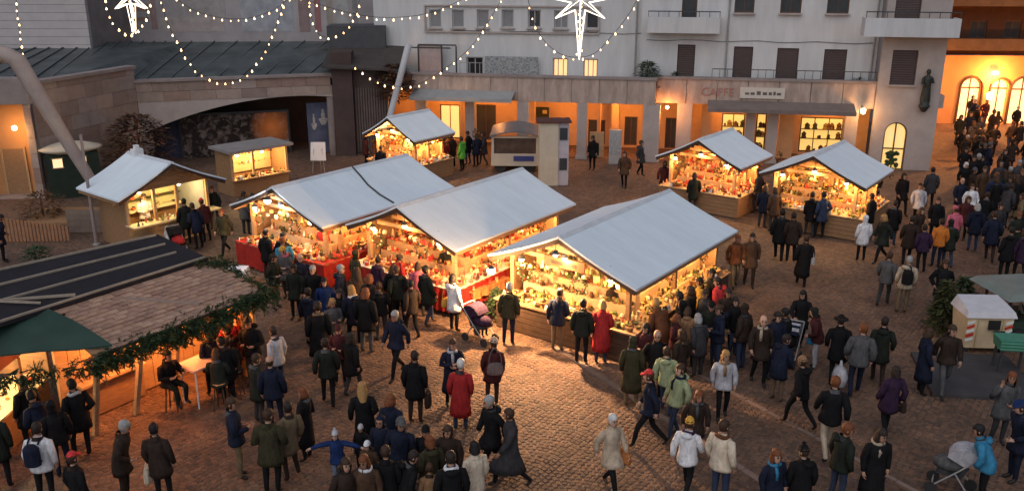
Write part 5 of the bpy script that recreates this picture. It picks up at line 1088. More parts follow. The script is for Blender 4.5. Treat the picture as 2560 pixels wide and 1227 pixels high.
for _k in list(POSES):
    for _i in range(1, NV_): POSES['%s_%d' % (_k, _i)] = vary(POSES[_k], '%s%d' % (_k, _i))
RAD = dict(pel=.125, sp=.112, ch=.118, nk=.055, hd=.058, hip=.095, kne=.066, ank=.045, toe=.036, sh=.058, el=.052, wr=.034, ha=.036)
BONES = [('pel', 'sp', 1), ('sp', 'ch', 1), ('ch', 'nk', 1), ('nk', 'hd', 0)] + [(a + s, b + s, m) for s in 'RL' for a, b, m in (('hip', 'kne', 2), ('kne', 'ank', 2), ('ank', 'toe', 3), ('sh', 'el', 1), ('el', 'wr', 1), ('wr', 'ha', 0))] + [('pel', 'hip' + s, 2) for s in 'RL'] + [('ch', 'sh' + s, 1) for s in 'RL']
HEADR = [(-.122, .022, .06, .012), (-.1, .044, .084, -.03), (-.065, .059, .091, -.058), (-.02, .068, .093, -.082), (.02, .073, .092, -.095), (.06, .071, .086, -.096), (.092, .056, .06, -.08), (.114, .03, .024, -.045), (.122, .004, -.008, -.014)]
HS = 1.1
def head_T(d):
    yaw, pit = d['look']; p = Vector(d['hd']) + Vector((0, .005, .085))
    return Matrix.Translation(p) @ Matrix.Rotation(R(yaw), 4, 'Z') @ Matrix.Rotation(R(-pit), 4, 'X') @ Matrix.Scale(HS, 4)
def ringhead(k=1.0, z0=-9, zoff=0, seg=12, fn=None, rings=HEADR):
    vs_ = []; n = 0
    for z, wx, yf, yb in rings:
        if z < z0: continue
        n += 1; my, hy = (yf + yb) / 2, (yf - yb) / 2
        for i in range(seg):
            t = 2 * math.pi * i / seg; x = wx * math.sin(t) * k; y = my + hy * math.cos(t) * k; q = Vector((x, y, z * (k if z > 0 else 1) + zoff))
            if fn: q = fn(q, t, z)
            vs_.append(q)
    fs = [(i * seg + j, i * seg + (j + 1) % seg, (i + 1) * seg + (j + 1) % seg, (i + 1) * seg + j) for i in range(n - 1) for j in range(seg)]
    fs = [f[::-1] for f in fs]
    return vs_, fs + [tuple(range(seg)), tuple(reversed(range((n - 1) * seg, n * seg)))]
def fingers(mb, wr, ha, side):
    w_, h = Vector(wr), Vector(ha); d = (h - w_).normalized(); up = Vector((0, 1, 0)) if abs(d.y) < .8 else Vector((0, 0, 1))
    lat = (up - d * up.dot(d)).normalized(); pal = d.cross(lat) * (1 if side == 'L' else -1)
    for i, ln in enumerate((.062, .074, .07, .055)):
        b = h + lat * (.03 - .02 * i) - d * .01; m = b + d * ln * .55 + pal * .008; e = m + (d * .6 + pal * .8).normalized() * ln * .55; mb.tube([b, m, e], [.0095, .0085, .0065], 4, 0)
    b = w_.lerp(h, .35) + lat * .022; m = b + (lat * .7 + d * .6 + pal * .3).normalized() * .04; mb.tube([b, m, m + (d * .9 + pal * .4).normalized() * .035], [.011, .01, .007], 4, 0)
def make_body(pn):
    d = POSES[pn]; names = [k for k in d if k != 'look']; ix = {k: i for i, k in enumerate(names)}
    me = bpy.data.meshes.new('tmp'); me.from_pydata([d[k] for k in names], [(ix[a], ix[b]) for a, b, m in BONES], [])
    o = bpy.data.objects.new('tmp', me); col.objects.link(o); sk = o.modifiers.new('s', 'SKIN'); ss = o.modifiers.new('u', 'SUBSURF'); ss.levels = 1
    if not me.skin_vertices: me.attributes
    for k in names:
        r = RAD[k if k in RAD else k[:-1]]; v = me.skin_vertices[0].data[ix[k]]; v.radius = (r, r); v.use_root = k == 'pel'
    bpy.context.view_layer.update(); ev = o.evaluated_get(bpy.context.evaluated_depsgraph_get()); m2 = ev.to_mesh()
    V = [tuple(v.co) for v in m2.vertices]; Fc = [tuple(p.vertices) for p in m2.polygons]; C = np.array([tuple(p.center) for p in m2.polygons]); ev.to_mesh_clear(); bpy.data.objects.remove(o)
    best = np.full(len(C), 1e9); mi = np.zeros(len(C), int)
    for a, b, m in BONES:
        A_, B_ = np.array(d[a]), np.array(d[b]); ab = B_ - A_; t = np.clip(((C - A_) @ ab) / (ab @ ab), 0, 1); dist = np.linalg.norm(C - (A_ + t[:, None] * ab), axis=1); sel = dist < best; best[sel] = dist[sel]; mi[sel] = np.where(t > .35, m, 1)[sel] if a == 'nk' else m
    mb = MB(); mb.v = V; mb.f = Fc; mb.m = mi.tolist()
    T = head_T(d); vs_, fs = ringhead(); mb.add([T @ v for v in vs_], fs, 0)
    mb.add([T @ Vector(p) for p in ((0, .088, .022), (.015, .088, -.034), (-.015, .088, -.034), (0, .122, -.028))], [(0, 3, 1), (0, 2, 3), (1, 3, 2)], 0)
    for s in (-1, 1):
        mb.box(-.013, .013, -.004, .004, -.006, .006, 4, T @ Matrix.Translation((s * .03, .091, .014)) @ Matrix.Rotation(-s * .3, 4, 'Z'))
        mb.box(-.018, .018, -.004, .004, -.004, .004, 4, T @ Matrix.Translation((s * .031, .092, .036)) @ Matrix.Rotation(-s * .3, 4, 'Z'))
        mb.lathe([(.004, -.03), (.014, -.012), (.016, .014), (.005, .028)], 6, (0, 0, 0), 0, .5, 1); k0 = len(mb.v) - 24; mb.xf(T @ Matrix.Translation((s * .073, -.005, -.005)), k0)
    mb.box(-.022, .022, -.005, .005, -.006, .006, 5, T @ Matrix.Translation((0, .09, -.066)))
    for s in 'RL': fingers(mb, d['wr' + s], d['ha' + s], s)
    return mb
def make_coat(pn, ln, puff=False):
    d = POSES[pn]; pel, sp, ch, nk = (Vector(d[k]) for k in ('pel', 'sp', 'ch', 'nk'))
    sit = pn.startswith('sit'); hem = {'short': .80, 'mid': .66, 'long': .40}[ln if not sit else 'short']
    if sit: hem = .72
    stride = abs(d['ankR'][1] - d['ankL'][1]) / 2
    rows = [(nk + (nk - ch).normalized() * .06, .072, .075), (nk + (nk - ch) * .02, .078, .078), (nk.lerp(ch, .16), .125, .095), (nk.lerp(ch, .36), .168, .115), (nk.lerp(ch, .68), .19, .135), (ch, .192, .142), (ch.lerp(sp, .6), .182, .138), (sp, .176, .136), (sp.lerp(pel, .6), .188, .143), (pel, .198, .152)]
    mid = (Vector(d['kneR']) + Vector(d['kneL'])) / 2
    for f in (.35, .7, 1.0):
        z = pel.z + (hem - pel.z) * f; g = (pel.z - z) / .5; rows.append((Vector((pel.x, pel.y + (0 if sit else (mid.y - pel.y) * min(1, g)), z)), .198 + .04 * g + .006, .152 + .045 * g + stride * .55 * g + (.05 if sit else 0)))
    seg = 14; mb = MB(); P = [r[0] for r in rows]; ph = random.uniform(0, 6)
    for i, (p, rx, ry) in enumerate(rows):
        ax = (P[min(i + 1, len(P) - 1)] - P[max(i - 1, 0)]).normalized(); fwd = Vector((1, 0, 0)).cross(ax).normalized()
        if fwd.y < 0: fwd = -fwd
        for k in range(seg):
            t = 2 * math.pi * k / seg; w_ = 1 + (.035 * math.sin(3 * t + i * 1.7 + ph) + .03 * math.sin(5 * t - i * 2.3) if i > 3 else 0) + (.045 * (1 if i % 2 else -1) if puff and 2 < i < 10 else 0)
            mb.v.append(tuple(p + Vector((1, 0, 0)) * rx * math.sin(t) * w_ + fwd * ry * math.cos(t) * w_))
    n = len(rows)
    for i in range(n - 1):
        for k in range(seg): mb.f.append((i * seg + k, (i + 1) * seg + k, (i + 1) * seg + (k + 1) % seg, i * seg + (k + 1) % seg)[::-1]); mb.m.append(0)
    mb.f.append(tuple((n - 1) * seg + k for k in range(seg))); mb.m.append(0)
    for s in 'RL':
        sh, el, wr = (Vector(d[k + s]) for k in ('sh', 'el', 'wr')); a = Vector(d['ch']).lerp(sh, .62) + Vector((0, 0, .035)); sh = sh + (Vector(d['ch']) - sh) * .04 - Vector((0, 0, .028))
        pts = [a, sh, sh.lerp(el, .5), el, el.lerp(wr, .5), wr - (wr - el) * .04]; rs = [.05, .078, .076, .068, .06, .05]
        if puff: pts = [a, sh] + [sh.lerp(el, f) for f in (.25, .5, .75)] + [el] + [el.lerp(wr, f) for f in (.3, .6, .95)]; rs = [.055, .085, .078, .086, .074, .08, .068, .072, .052]
        mb.tube(pts, rs, 8)
    return mb
def hair_mb(kind):
    mb = MB()
    def f(q, t, z):
        fr = math.cos(t)
        if kind == 'bald':
            return Vector((q.x, q.y, q.z)) if (fr < .1 and z < .04) else Vector((q.x * .86, q.y * .86, q.z * .86 if z > .05 else q.z))
        if fr > .25 and z < .055: return Vector((q.x * .85, q.y * .8, q.z))
        return q * (1 + .03 * math.sin(7 * t + z * 90))
    rings = [r for r in HEADR if r[0] > -.07]; v, fs = ringhead(1.1 if kind != 'bald' else 1.05, fn=f, rings=rings, seg=14); mb.add(v, fs)
    if kind in ('long', 'bob'):
        L = .26 if kind == 'long' else .11; o = len(mb.v); seg = 9; n = 5
        for i in range(n):
            f_ = i / (n - 1); z = .03 - (L + .03) * f_; wd = .088 + .022 * math.sin(f_ * 3) - .02 * f_
            for k in range(seg):
                t = math.pi * (.62 + .76 * 2 * k / (seg - 1) * .5 + 0) if False else math.pi * (.30 + 1.40 * k / (seg - 1)); mb.v.append((wd * math.sin(t), -.01 + (.098 + .02 * f_) * math.cos(t) * (1 + .06 * math.sin(k * 2.1 + i)), z))
        for i in range(n - 1):
            for k in range(seg - 1): q = (o + i * seg + k, o + i * seg + k + 1, o + (i + 1) * seg + k + 1, o + (i + 1) * seg + k); mb.f.append(q); mb.m.append(0)
    if kind == 'bun': mb.ball((0, -.13, .05), .05, 0, 8, 5)
    return mb
def hat_mb(kind):
    mb = MB(); rings = [(.03, .079, .1, -.104), (.045, .081, .103, -.106), (.048, .077, .098, -.102), (.085, .07, .085, -.095), (.118, .052, .05, -.07), (.142, .025, .015, -.035), (.148, .004, -.01, -.015)]
    if kind == 'beanie': v, fs = ringhead(1.04, rings=rings, seg=14); mb.add(v, fs)
    elif kind == 'pom': v, fs = ringhead(1.04, rings=rings, seg=14); mb.add(v, fs); mb.ball((0, -.01, .165), .035, 0, 7, 4)
    elif kind == 'cap':
        v, fs = ringhead(1.03, rings=rings[2:], seg=14); mb.add(v, fs); mb.poly([(.06, .08, .05), (.045, .15, .04), (0, .17, .038), (-.045, .15, .04), (-.06, .08, .05)], (0, 0, .008))
    elif kind == 'brim':
        v, fs = ringhead(1.04, rings=rings[2:], seg=14); mb.add(v, fs); mb.lathe([(.08, .045), (.15, .04), (.15, .048), (.08, .058)], 16, (0, 0, 0), 0, 1, 1.1)
    elif kind == 'hood':
        def f(q, t, z):
            if math.cos(t) > .45 and z < .09: return Vector((q.x * .8, q.y * .72, q.z))
            return q
        rg = [(-.13, .085, .05, -.11)] + [(z, x * 1.2, yf * 1.12, yb * 1.25) for z, x, yf, yb in HEADR if z > -.08]; v, fs = ringhead(1.05, fn=f, rings=rg, seg=14); mb.add(v, fs)
    return mb
def collar_mb():
    mb = MB(); n = 14
    for z, r in ((-.2, .098), (-.165, .088), (-.135, .092), (-.13, .083)):
        for i in range(n): t = 2 * math.pi * i / n; mb.v.append((r * math.sin(t), -.012 + r * math.cos(t) * .95, z + .018 * -math.cos(t)))
    for j in range(3):
        for i in range(n): mb.f.append((j * n + i, j * n + (i + 1) % n, (j + 1) * n + (i + 1) % n, (j + 1) * n + i)[::-1]); mb.m.append(0)
    return mb
def hoodlump_mb():
    mb = MB(); mb.lathe([(.02, -.06), (.085, -.045), (.11, 0), (.09, .04), (.03, .055)], 10, (0, -.125, -.19), 0, 1.05, .62); return mb
def scarf_mb():
    mb = MB(); n = 14; pts = [(.085 * math.sin(2 * math.pi * i / n), -.01 + .085 * math.cos(2 * math.pi * i / n), -.155 + .012 * math.cos(2 * math.pi * i / n * 2)) for i in range(n + 1)]; mb.tube(pts, .034, 7, cap=False)
    mb.tube([(.03, .08, -.17), (.045, .15, -.25), (.045, .165, -.4)], [.03, .035, .028], 6, sy=.5); return mb
BODY = {}; COATS = {}; HEADW = {}
def flipx(mb): m = MB(); m.v = [(-x, y, z) for x, y, z in mb.v]; m.f = [f[::-1] for f in mb.f]; m.m = mb.m; return m
_raw = {}
def body(pn, mir):
    if (pn, mir) not in BODY:
        if pn not in _raw: _raw[pn] = make_body(pn)
        BODY[(pn, mir)] = (flipx(_raw[pn]) if mir else _raw[pn]).mesh('person', [SKIN_M[0]] * 6, True)
    return BODY[(pn, mir)]
_rawc = {}
def coat(pn, ln, puff, mir):
    k = (pn, ln, puff, mir)
    if k not in COATS:
        if k[:3] not in _rawc: _rawc[k[:3]] = make_coat(pn, ln, puff)
        COATS[k] = (flipx(_rawc[k[:3]]) if mir else _rawc[k[:3]]).mesh('coat', SHOE, True)
    return COATS[k]
def headwear(kind):
    if kind not in HEADW:
        HEADW[kind] = (scarf_mb() if kind == 'scarf' else collar_mb() if kind == 'collar' else hoodlump_mb() if kind == 'hood_down' else hair_mb(kind) if kind in ('short', 'bald', 'long', 'bob', 'bun') else hat_mb(kind)).mesh(kind, SHOE, True)
    return HEADW[kind]
def omat(o, mats):
    for i, m in enumerate(mats):
        o.material_slots[i].link = 'OBJECT'; o.material_slots[i].material = m
K = dict(k=(.0105, .010, .011), nv=(.013, .0165, .032), dg=(.018, .021, .0165), db=(.034, .0225, .0175), br=(.075, .042, .026), rb=(.13, .048, .022), gy=(.085, .083, .085), dy=(.042, .04, .043), lg=(.40, .39, .41), be=(.42, .33, .24), cr=(.60, .50, .38), wh=(.66, .65, .66),
         rd=(.33, .025, .025), sr=(.62, .05, .05), ol=(.042, .038, .02), bl=(.014, .03, .10), te=(.04, .2, .34), pu=(.035, .018, .04), og=(.55, .17, .03), ye=(.55, .3, .05), pk=(.5, .12, .17), lm=(.30, .34, .19), kh=(.15, .11, .065), je=(.034, .046, .082), ma=(.06, .017, .018), tn=(.28, .16, .085), lj=(.14, .18, .26), gn=(.1, .4, .06))
HAIRC = dict(k=(.012, .01, .009), b=(.05, .025, .013), r=(.17, .055, .02), y=(.36, .2, .07), g=(.3, .29, .28), w=(.6, .58, .55), d=(.025, .016, .012))
FOOT = []           # stall footprints: matrix, x0, x1, y0, y1
for T_, W_, L_ in ((T1, 4.6, 6.4), (T2, 4.5, 6.4), (T3, 4.75, 6.4)): FOOT.append((T_.inverted(), T_, -W_ / 2 + .1, W_ / 2 + .32, -.4, L_ - .1))
for c_ in [o for o in bpy.data.objects if o.name.startswith('market_stall') and o.parent is None][3:]:
    T_ = Matrix.Translation(c_.location) @ Matrix.Rotation(c_.rotation_euler[2], 4, 'Z'); FOOT.append((T_.inverted(), T_, -2.0, 2.15, -.4, 3.2))
FOOT.append((TA.inverted(), TA, -1.9, 1.95, -.2, 3.0))
def push_out(p):
    for Ti, T_, x0, x1, y0, y1 in FOOT:
        q = Ti @ Vector((p.x, p.y, 0))
        if x0 < q.x < x1 and y0 < q.y < y1:
            c = [(q.x - x0, 0), (x1 - q.x, 1), (q.y - y0, 2), (y1 - q.y, 3)]; _, k = min(c)
            if k == 0: q.x = x0
            elif k == 1: q.x = x1
            elif k == 2: q.y = y0
            else: q.y = y1
            w2 = T_ @ q; p = Vector((w2.x, w2.y, 0))
    return p
PLACED = []
def settle(p, rad=.40):
    p = push_out(p)
    for _ in range(6):
        mv = False
        for q in PLACED:
            d = p - q; L = d.length
            if L < rad: p = q + (d / L if L > 1e-3 else Vector((1, 0, 0))) * rad; mv = True
        p = push_out(p)
        if not mv: break
    PLACED.append(p.copy()); return p
def person(px, py, face, pose, h, ct, ln, tr, hr, label, ex='', group=None, pos=None, z=0.0):
    """hr: style:colour of hair or hat, e.g. 'long:b', 'beanie:gy', 'bald:g'"""
    p = settle(G(px, py)) if pos is None else Vector(pos); mir = random.random() < .5; vi_ = random.randrange(NV_); pose = pose if vi_ == 0 else '%s_%d' % (pose, vi_); puff = 'puff' in ex
    o = bpy.data.objects.new('person', body(pose, mir)); col.objects.link(o); o.location = (p.x, p.y, z); o.rotation_euler = (R(random.uniform(-2, 2.5)), R(random.uniform(-2.2, 2.2)), R(-face + random.uniform(-12, 12))); s = h / 1.75; wd = s * (1.08 if 'big' in ex else .97 if 'slim' in ex else 1.02); o.scale = (wd, wd, s)
    cm_ = CL(K[ct]); omat(o, [random.choice(SKIN_M), cm_, CL(K[tr]), SHOE_B if 'brsh' in ex else SHOE, EYE, LIP]); tag(o, label, 'person', group)
    c = put('coat', coat(pose, ln, puff, mir), o); omat(c, [cm_])
    d = POSES[pose]; T = head_T(d)
    if mir: T = head_T({**d, 'look': (-d['look'][0], d['look'][1]), 'hd': (-d['hd'][0], d['hd'][1], d['hd'][2])}) 
    st, cc = hr.split(':')
    def hw(kind, m):
        q = put('hair' if kind in ('short', 'bald', 'long', 'bob', 'bun') else kind if kind in ('scarf', 'collar', 'hood_down') else 'hood' if kind == 'hood' else 'hat', headwear(kind), o); q.matrix_local = T; omat(q, [m])
    if st in ('short', 'bald', 'long', 'bob', 'bun'): hw(st, M('hair_' + cc, HAIRC[cc], .6, .35, 30, .5, 90))
    else:
        hw(st, CL(K[cc]))
        if st != 'hood': hw('long' if 'lh' in ex else 'short', M('hair_b', HAIRC['b'], .6, .35, 30, .5, 90))
    if 'sc:' not in ex: hw('collar', cm_ if random.random() < .5 else CL(K[random.choice(('k', 'db', 'dy', 'gy'))]))
    if st != 'hood' and ln != 'long' and random.random() < .4: hw('hood_down', cm_)
    for e in ex.split():
        if e.startswith('sc:'): hw('scarf', CL(K[e[3:]]))
    return o
def carried(name, mb, mats, label, cat, who, loc, rz=0, smooth=False):
    """a bag, cup and the like held by a person, placed in that person's own space"""
    o = mb.build(name, mats, None, smooth); o.matrix_world = Matrix.Translation(who.location) @ Matrix.Rotation(who.rotation_euler[2], 4, 'Z') @ Matrix.Diagonal((*who.scale, 1)) @ Matrix.Translation(loc) @ Matrix.Rotation(R(rz), 4, 'Z'); tag(o, label, cat); return o
def bag_mb(w_, d, h, strap=.3):
    mb = MB().lathe([(.5, 0), (.56, h * .15), (.53, h * .7), (.42, h)], 10, (0, 0, 0), 0, w_, d); n = 8
    mb.tube([(w_ * .42 * math.cos(math.pi * i / n), 0, h + strap * math.sin(math.pi * i / n)) for i in range(n + 1)], .01, 5); return mb
def pack_mb():
    mb = MB().lathe([(.3, 0), (.5, .03), (.52, .2), (.5, .36), (.3, .44)], 10, (0, 0, 0), 0, .3, .2)
    for s in (-1, 1): mb.tube([(s * .09, .09, .4), (s * .1, .2, .47), (s * .1, .3, .35), (s * .1, .28, .1), (s * .1, .1, .04)], .018, 5)
    return mb
# ------------------------------------------------------------------ the crowd, person by person
P_ = person
# foreground, in front of the dried-flower stall
a = P_(1525, 1232, 155, 'walk', 1.70, 'be', 'mid', 'k', 'short:w', 'white-haired person in beige jacket striding with a tan shoulder bag', 'brsh'); carried('shoulder_bag', bag_mb(.34, .16, .26, .5), CL((.36, .13, .04)), 'tan leather shoulder bag carried by the white-haired person in beige', 'bag', a, (-.26, .1, .72), 80)
P_(1797, 1262, 50, 'stand', 1.82, 'cr', 'short', 'je', 'short:b', 'man in cream jacket and jeans beside the mustard beanie', 'big sc:rb')
P_(1712, 1238, 40, 'walk', 1.68, 'wh', 'short', 'k', 'beanie:ye', 'person in white jacket, purple scarf and mustard beanie striding away', 'sc:pu')
P_(1622, 1118, 285, 'walk', 1.78, 'nv', 'short', 'k', 'cap:sr', 'man in navy jacket and red cap striding past the stall')
P_(1682, 1092, 255, 'stroll', 1.74, 'lm', 'short', 'je', 'short:b', 'person in pale lime jacket and navy collar walking in jeans', 'sc:nv')
P_(1728, 1150, 190, 'stroll', 1.62, 'db', 'mid', 'dy', 'bob:r', 'auburn-haired woman in dark brown coat behind the mustard beanie', 'sc:gy')
P_(1803, 1046, 195, 'stroll', 1.70, 'lg', 'short', 'k', 'bob:y', 'blonde woman in pale grey jacket with orange scarf', 'sc:tn')
P_(1577, 1014, 8, 'stand', 1.74, 'ol', 'long', 'kh', 'hood:ol', 'person in long hooded olive coat seen from behind')
P_(1636, 1002, 185, 'pockets', 1.78, 'k', 'mid', 'k', 'bald:w', 'bald white-haired man in black coat facing the square')
P_(1664, 1034, 10, 'stroll', 1.66, 'lm', 'short', 'je', 'short:b', 'brown-haired person in pale green padded jacket seen from behind', 'puff')
P_(1893, 958, 180, 'stroll', 1.80, 'db', 'mid', 'k', 'bald:r', 'balding man in open dark brown coat walking forward', 'sc:be')
P_(1928, 945, 175, 'stand', 1.78, 'nv', 'mid', 'nv', 'short:d', 'person in long navy coat just behind the balding man')
P_(1850, 925, 310, 'stand', 1.78, 'db', 'short', 'je', 'hood:db', 'person in dark brown hooded jacket and jeans', 'puff')
P_(1792, 925, 270, 'hold', 1.78, 'nv', 'short', 'je', 'short:b', 'man in navy jacket with a grey hood, hands together')
P_(1768, 908, 200, 'stand', 1.72, 'dg', 'short', 'je', 'cap:k', 'man in dark green jacket and black cap among the stall customers')
P_(1742, 942, 330, 'stoop', 1.68, 'dy', 'mid', 'dy', 'bob:g', 'grey-haired person in charcoal coat stooping near the side counter')
a = P_(1790, 838, 300, 'stand', 1.72, 'sr', 'mid', 'k', 'short:d', 'person in bright red jacket at the far end of the side counter', 'puff')
P_(1652, 915, 320, 'bend', 1.80, 'rb', 'mid', 'k', 'short:y', 'large person in rust-brown coat bending over the side counter', 'big')
P_(1700, 885, 300, 'stoop', 1.74, 'dg', 'mid', 'k', 'short:k', 'person in dark green coat leaning to the side counter')
P_(1722, 862, 310, 'reach', 1.70, 'k', 'short', 'k', 'bob:b', 'brown-haired person in black jacket reaching into the side display')
P_(1742, 832, 290, 'stand', 1.66, 'ye', 'short', 'kh', 'short:k', 'person in mustard yellow jacket at the side counter')
P_(1768, 818, 280, 'shift', 1.72, 'k', 'mid', 'dy', 'short:k', 'black-haired person in black coat between mustard and red jackets')
P_(1682, 930, 120, 'hold', 1.60, 'ma', 'short', 'db', 'bob:r', 'auburn-haired person in maroon jacket beside the rust-brown coat')
P_(1400, 872, 20, 'stoop', 1.76, 'nv', 'short', 'kh', 'short:d', 'man in navy jacket and khaki trousers at the front counter')
P_(1452, 908, 25, 'stand', 1.78, 'dg', 'short', 'k', 'short:k', 'man in dark green jacket and black trousers at the front counter')
P_(1502, 908, 20, 'stoop', 1.72, 'rd', 'long', 'je', 'bob:y', 'blonde person in long red checked coat at the front counter')
P_(1270, 862, 15, 'stand', 1.78, 'ol', 'short', 'nv', 'short:g', 'grey-haired man in olive jacket at the stall corner')
# around the toy stall
a = P_(1135, 828, 40, 'reach', 1.70, 'wh', 'mid', 'k', 'bob:d', 'woman in pale pink-white coat and black boots choosing toys'); carried('handbag', bag_mb(.3, .14, .24), CL(K['ye']), 'yellow handbag hanging from the woman in the pale coat', 'bag', a, (-.3, .0, .72), 90)
P_(1075, 812, 60, 'stroll', 1.78, 'dg', 'mid', 'je', 'short:k', 'person in dark green parka and jeans walking past the toy stall', 'brsh')
P_(1050, 792, 20, 'stand', 1.68, 'pk', 'short', 'dy', 'bob:b', 'person in pink jacket at the toy counter')
P_(985, 800, 5, 'stand', 1.72, 'k', 'mid', 'k', 'long:b', 'woman with long brown hair in black coat at the toy stall')
P_(1002, 812, 340, 'shift', 1.76, 'dg', 'short', 'k', 'short:b', 'man in dark green jacket beside the woman with long brown hair')
P_(948, 772, 30, 'stand', 1.64, 'pu', 'short', 'k', 'bun:k', 'person in purple jacket with black bun at the toy stall')
P_(995, 942, 200, 'walk', 1.80, 'nv', 'short', 'k', 'short:g', 'grey-haired man in blue-grey jacket walking forward')
a = P_(1040, 1058, 5, 'stand', 1.78, 'k', 'mid', 'db', 'short:d', 'man in black coat and brown trousers seen from behind'); carried('shopping_bag', bag_mb(.28, .14, .34, .12), CL(K['db']), 'dark shopping bag held by the man in black coat', 'bag', a, (.27, .06, .42), 90)
P_(1130, 1012, 170, 'cross', 1.70, 'nv', 'long', 'k', 'short:b', 'woman in long navy coat with pale scarf', 'sc:lg')
P_(1152, 1074, 8, 'stand', 1.72, 'rd', 'long', 'je', 'short:w', 'white-haired person in long red coat seen from behind')
a = P_(1230, 1012, 10, 'stand', 1.66, 'ma', 'mid', 'db', 'beanie:be', 'person in dark maroon coat and pale hat seen from behind'); carried('shoulder_bag', bag_mb(.36, .16, .28, .4), CL((.16, .12, .11)), 'grey-brown bag on the back of the person in maroon', 'bag', a, (.1, -.2, .95), 10)
P_(1235, 1184, 240, 'walk', 1.80, 'k', 'mid', 'k', 'short:g', 'grey-haired man in black coat striding left')
P_(1280, 1216, 265, 'walk', 1.72, 'dy', 'long', 'k', 'short:b', 'short-haired woman in charcoal coat striding left')
P_(918, 882, 5, 'stand', 1.84, 'k', 'mid', 'gy', 'bob:r', 'tall person in black coat and grey trousers seen from behind', 'big')
P_(890, 862, 350, 'shift', 1.74, 'nv', 'mid', 'k', 'long:y', 'woman with long blonde hair in navy coat beside the grey trousers', 'sc:wh')
P_(803, 922, 350, 'stand', 1.84, 'k', 'long', 'k', 'short:d', 'tall person in long black coat standing apart', 'big sc:kh')
P_(822, 1014, 350, 'stroll', 1.74, 'dg', 'short', 'k', 'short:d', 'person in dark green jacket and black trousers walking away')
P_(884, 988, 20, 'stroll', 1.66, 'k', 'mid', 'dy', 'bob:d', 'dark-haired woman in black coat and grey stockings walking away')
P_(852, 962, 190, 'hold', 1.58, 'ma', 'short', 'k', 'beanie:ma', 'person in maroon jacket and maroon beanie looking down')
P_(820, 832, 185, 'stand', 1.66, 'bl', 'mid', 'kh', 'long:k', 'woman with long black hair in royal blue coat')
P_(762, 776, 165, 'pockets', 1.76, 'nv', 'short', 'je', 'bald:b', 'balding man in navy jacket facing the square')
P_(722, 746, 190, 'hold', 1.68, 'gy', 'mid', 'db', 'beanie:ye', 'woman in grey coat, mustard hat and pink scarf', 'sc:pk')
P_(690, 772, 120, 'hold', 1.72, 'dg', 'short', 'kh', 'short:d', 'man in dark green jacket and khaki trousers holding a red cup')
P_(690, 692, 40, 'stand', 1.70, 'k', 'mid', 'ma', 'short:k', 'person in black coat at the red-draped front counter')
P_(738, 702, 20, 'shift', 1.74, 'k', 'mid', 'k', 'short:d', 'second person in black coat at the red-draped front counter')
P_(716, 716, 350, 'stand', 1.70, 'te', 'short', 'k', 'short:r', 'red-haired person in teal jacket by the red-draped counter')
P_(862, 806, 95, 'stand', 1.78, 'nv', 'short', 'je', 'short:g', 'grey-haired man in navy jacket facing the toy stall')
P_(893, 760, 60, 'stand', 1.70, 'ol', 'mid', 'k', 'hood:ol', 'person in hooded olive parka by the stall corner')
P_(870, 862, 200, 'stroll', 1.62, 'k', 'short', 'be', 'short:d', 'person in black jacket and beige trousers')
P_(1010, 760, 30, 'stoop', 1.66, 'rd', 'short', 'k', 'bun:d', 'person in dark red jacket stooping to the low table')
# at the bar
P_(703, 980, 290, 'stand', 1.72, 'lg', 'short', 'je', 'short:d', 'dark-haired person in pale grey sweater at the bar')
P_(640, 962, 190, 'hold', 1.80, 'k', 'short', 'dy', 'short:d', 'man in black jacket drinking beside the bar porch', 'big')
P_(695, 1074, 355, 'stand', 1.78, 'nv', 'short', 'nv', 'bald:b', 'bald man in navy jacket with his back turned near the bar')
P_(604, 1195, 70, 'hold', 1.80, 'nv', 'short', 'kh', 'short:b', 'man in navy jacket and khaki trousers talking in a ring')
P_(684, 1232, 0, 'hold', 1.84, 'ol', 'mid', 'k', 'short:b', 'man in long olive coat with his back turned in the ring', 'big')
P_(768, 1150, 275, 'hold', 1.66, 'k', 'long', 'k', 'bob:r', 'auburn-haired woman in long black coat talking in the ring')
P_(730, 1196, 330, 'shift', 1.72, 'kh', 'mid', 'db', 'short:d', 'person in khaki coat at the right of the ring')
P_(912, 1140, 355, 'shift', 1.72, 'k', 'long', 'k', 'long:y', 'woman with long blonde hair in long black coat')
P_(990, 1172, 10, 'stand', 1.72, 'nv', 'mid', 'k', 'bob:r', 'woman with red bobbed hair in dark navy coat')
P_(212, 1142, 300, 'shift', 1.80, 'k', 'mid', 'k', 'short:k', 'black-haired man in black coat at the lit food counter', 'sc:lg')
a = P_(120, 1262, 350, 'stand', 1.76, 'wh', 'short', 'k', 'short:d', 'person in white jacket with a navy backpack near the food counter'); carried('backpack', pack_mb(), CL(K['nv']), 'navy backpack on the person in the white jacket', 'backpack', a, (0, -.25, 1.0))
P_(128, 1172, 300, 'stoop', 1.78, 'nv', 'mid', 'k', 'short:k', 'person in navy coat crowding at the food counter')
P_(12, 1222, 330, 'stand', 1.76, 'dg', 'mid', 'k', 'short:k', 'person in dark green coat at the near end of the food counter')
P_(165, 1188, 320, 'stand', 1.70, 'k', 'short', 'nv', 'hood:k', 'person in hooded black jacket behind the food counter queue')
P_(318, 1252, 75, 'stoop', 1.76, 'db', 'mid', 'db', 'short:g', 'grey-haired man in dark brown coat stooping')
a = P_(416, 1256, 5, 'stand', 1.72, 'db', 'mid', 'k', 'short:k', 'dark-haired woman in brown coat with a white bag'); carried('shopping_bag', bag_mb(.3, .14, .32, .14), CL(K['cr']), 'white shopping bag held by the woman in brown', 'bag', a, (-.29, .05, .46), 90)
P_(222, 1330, 30, 'stand', 1.66, 'k', 'mid', 'k', 'cap:sr', 'person in red cap and black coat at the lower edge')
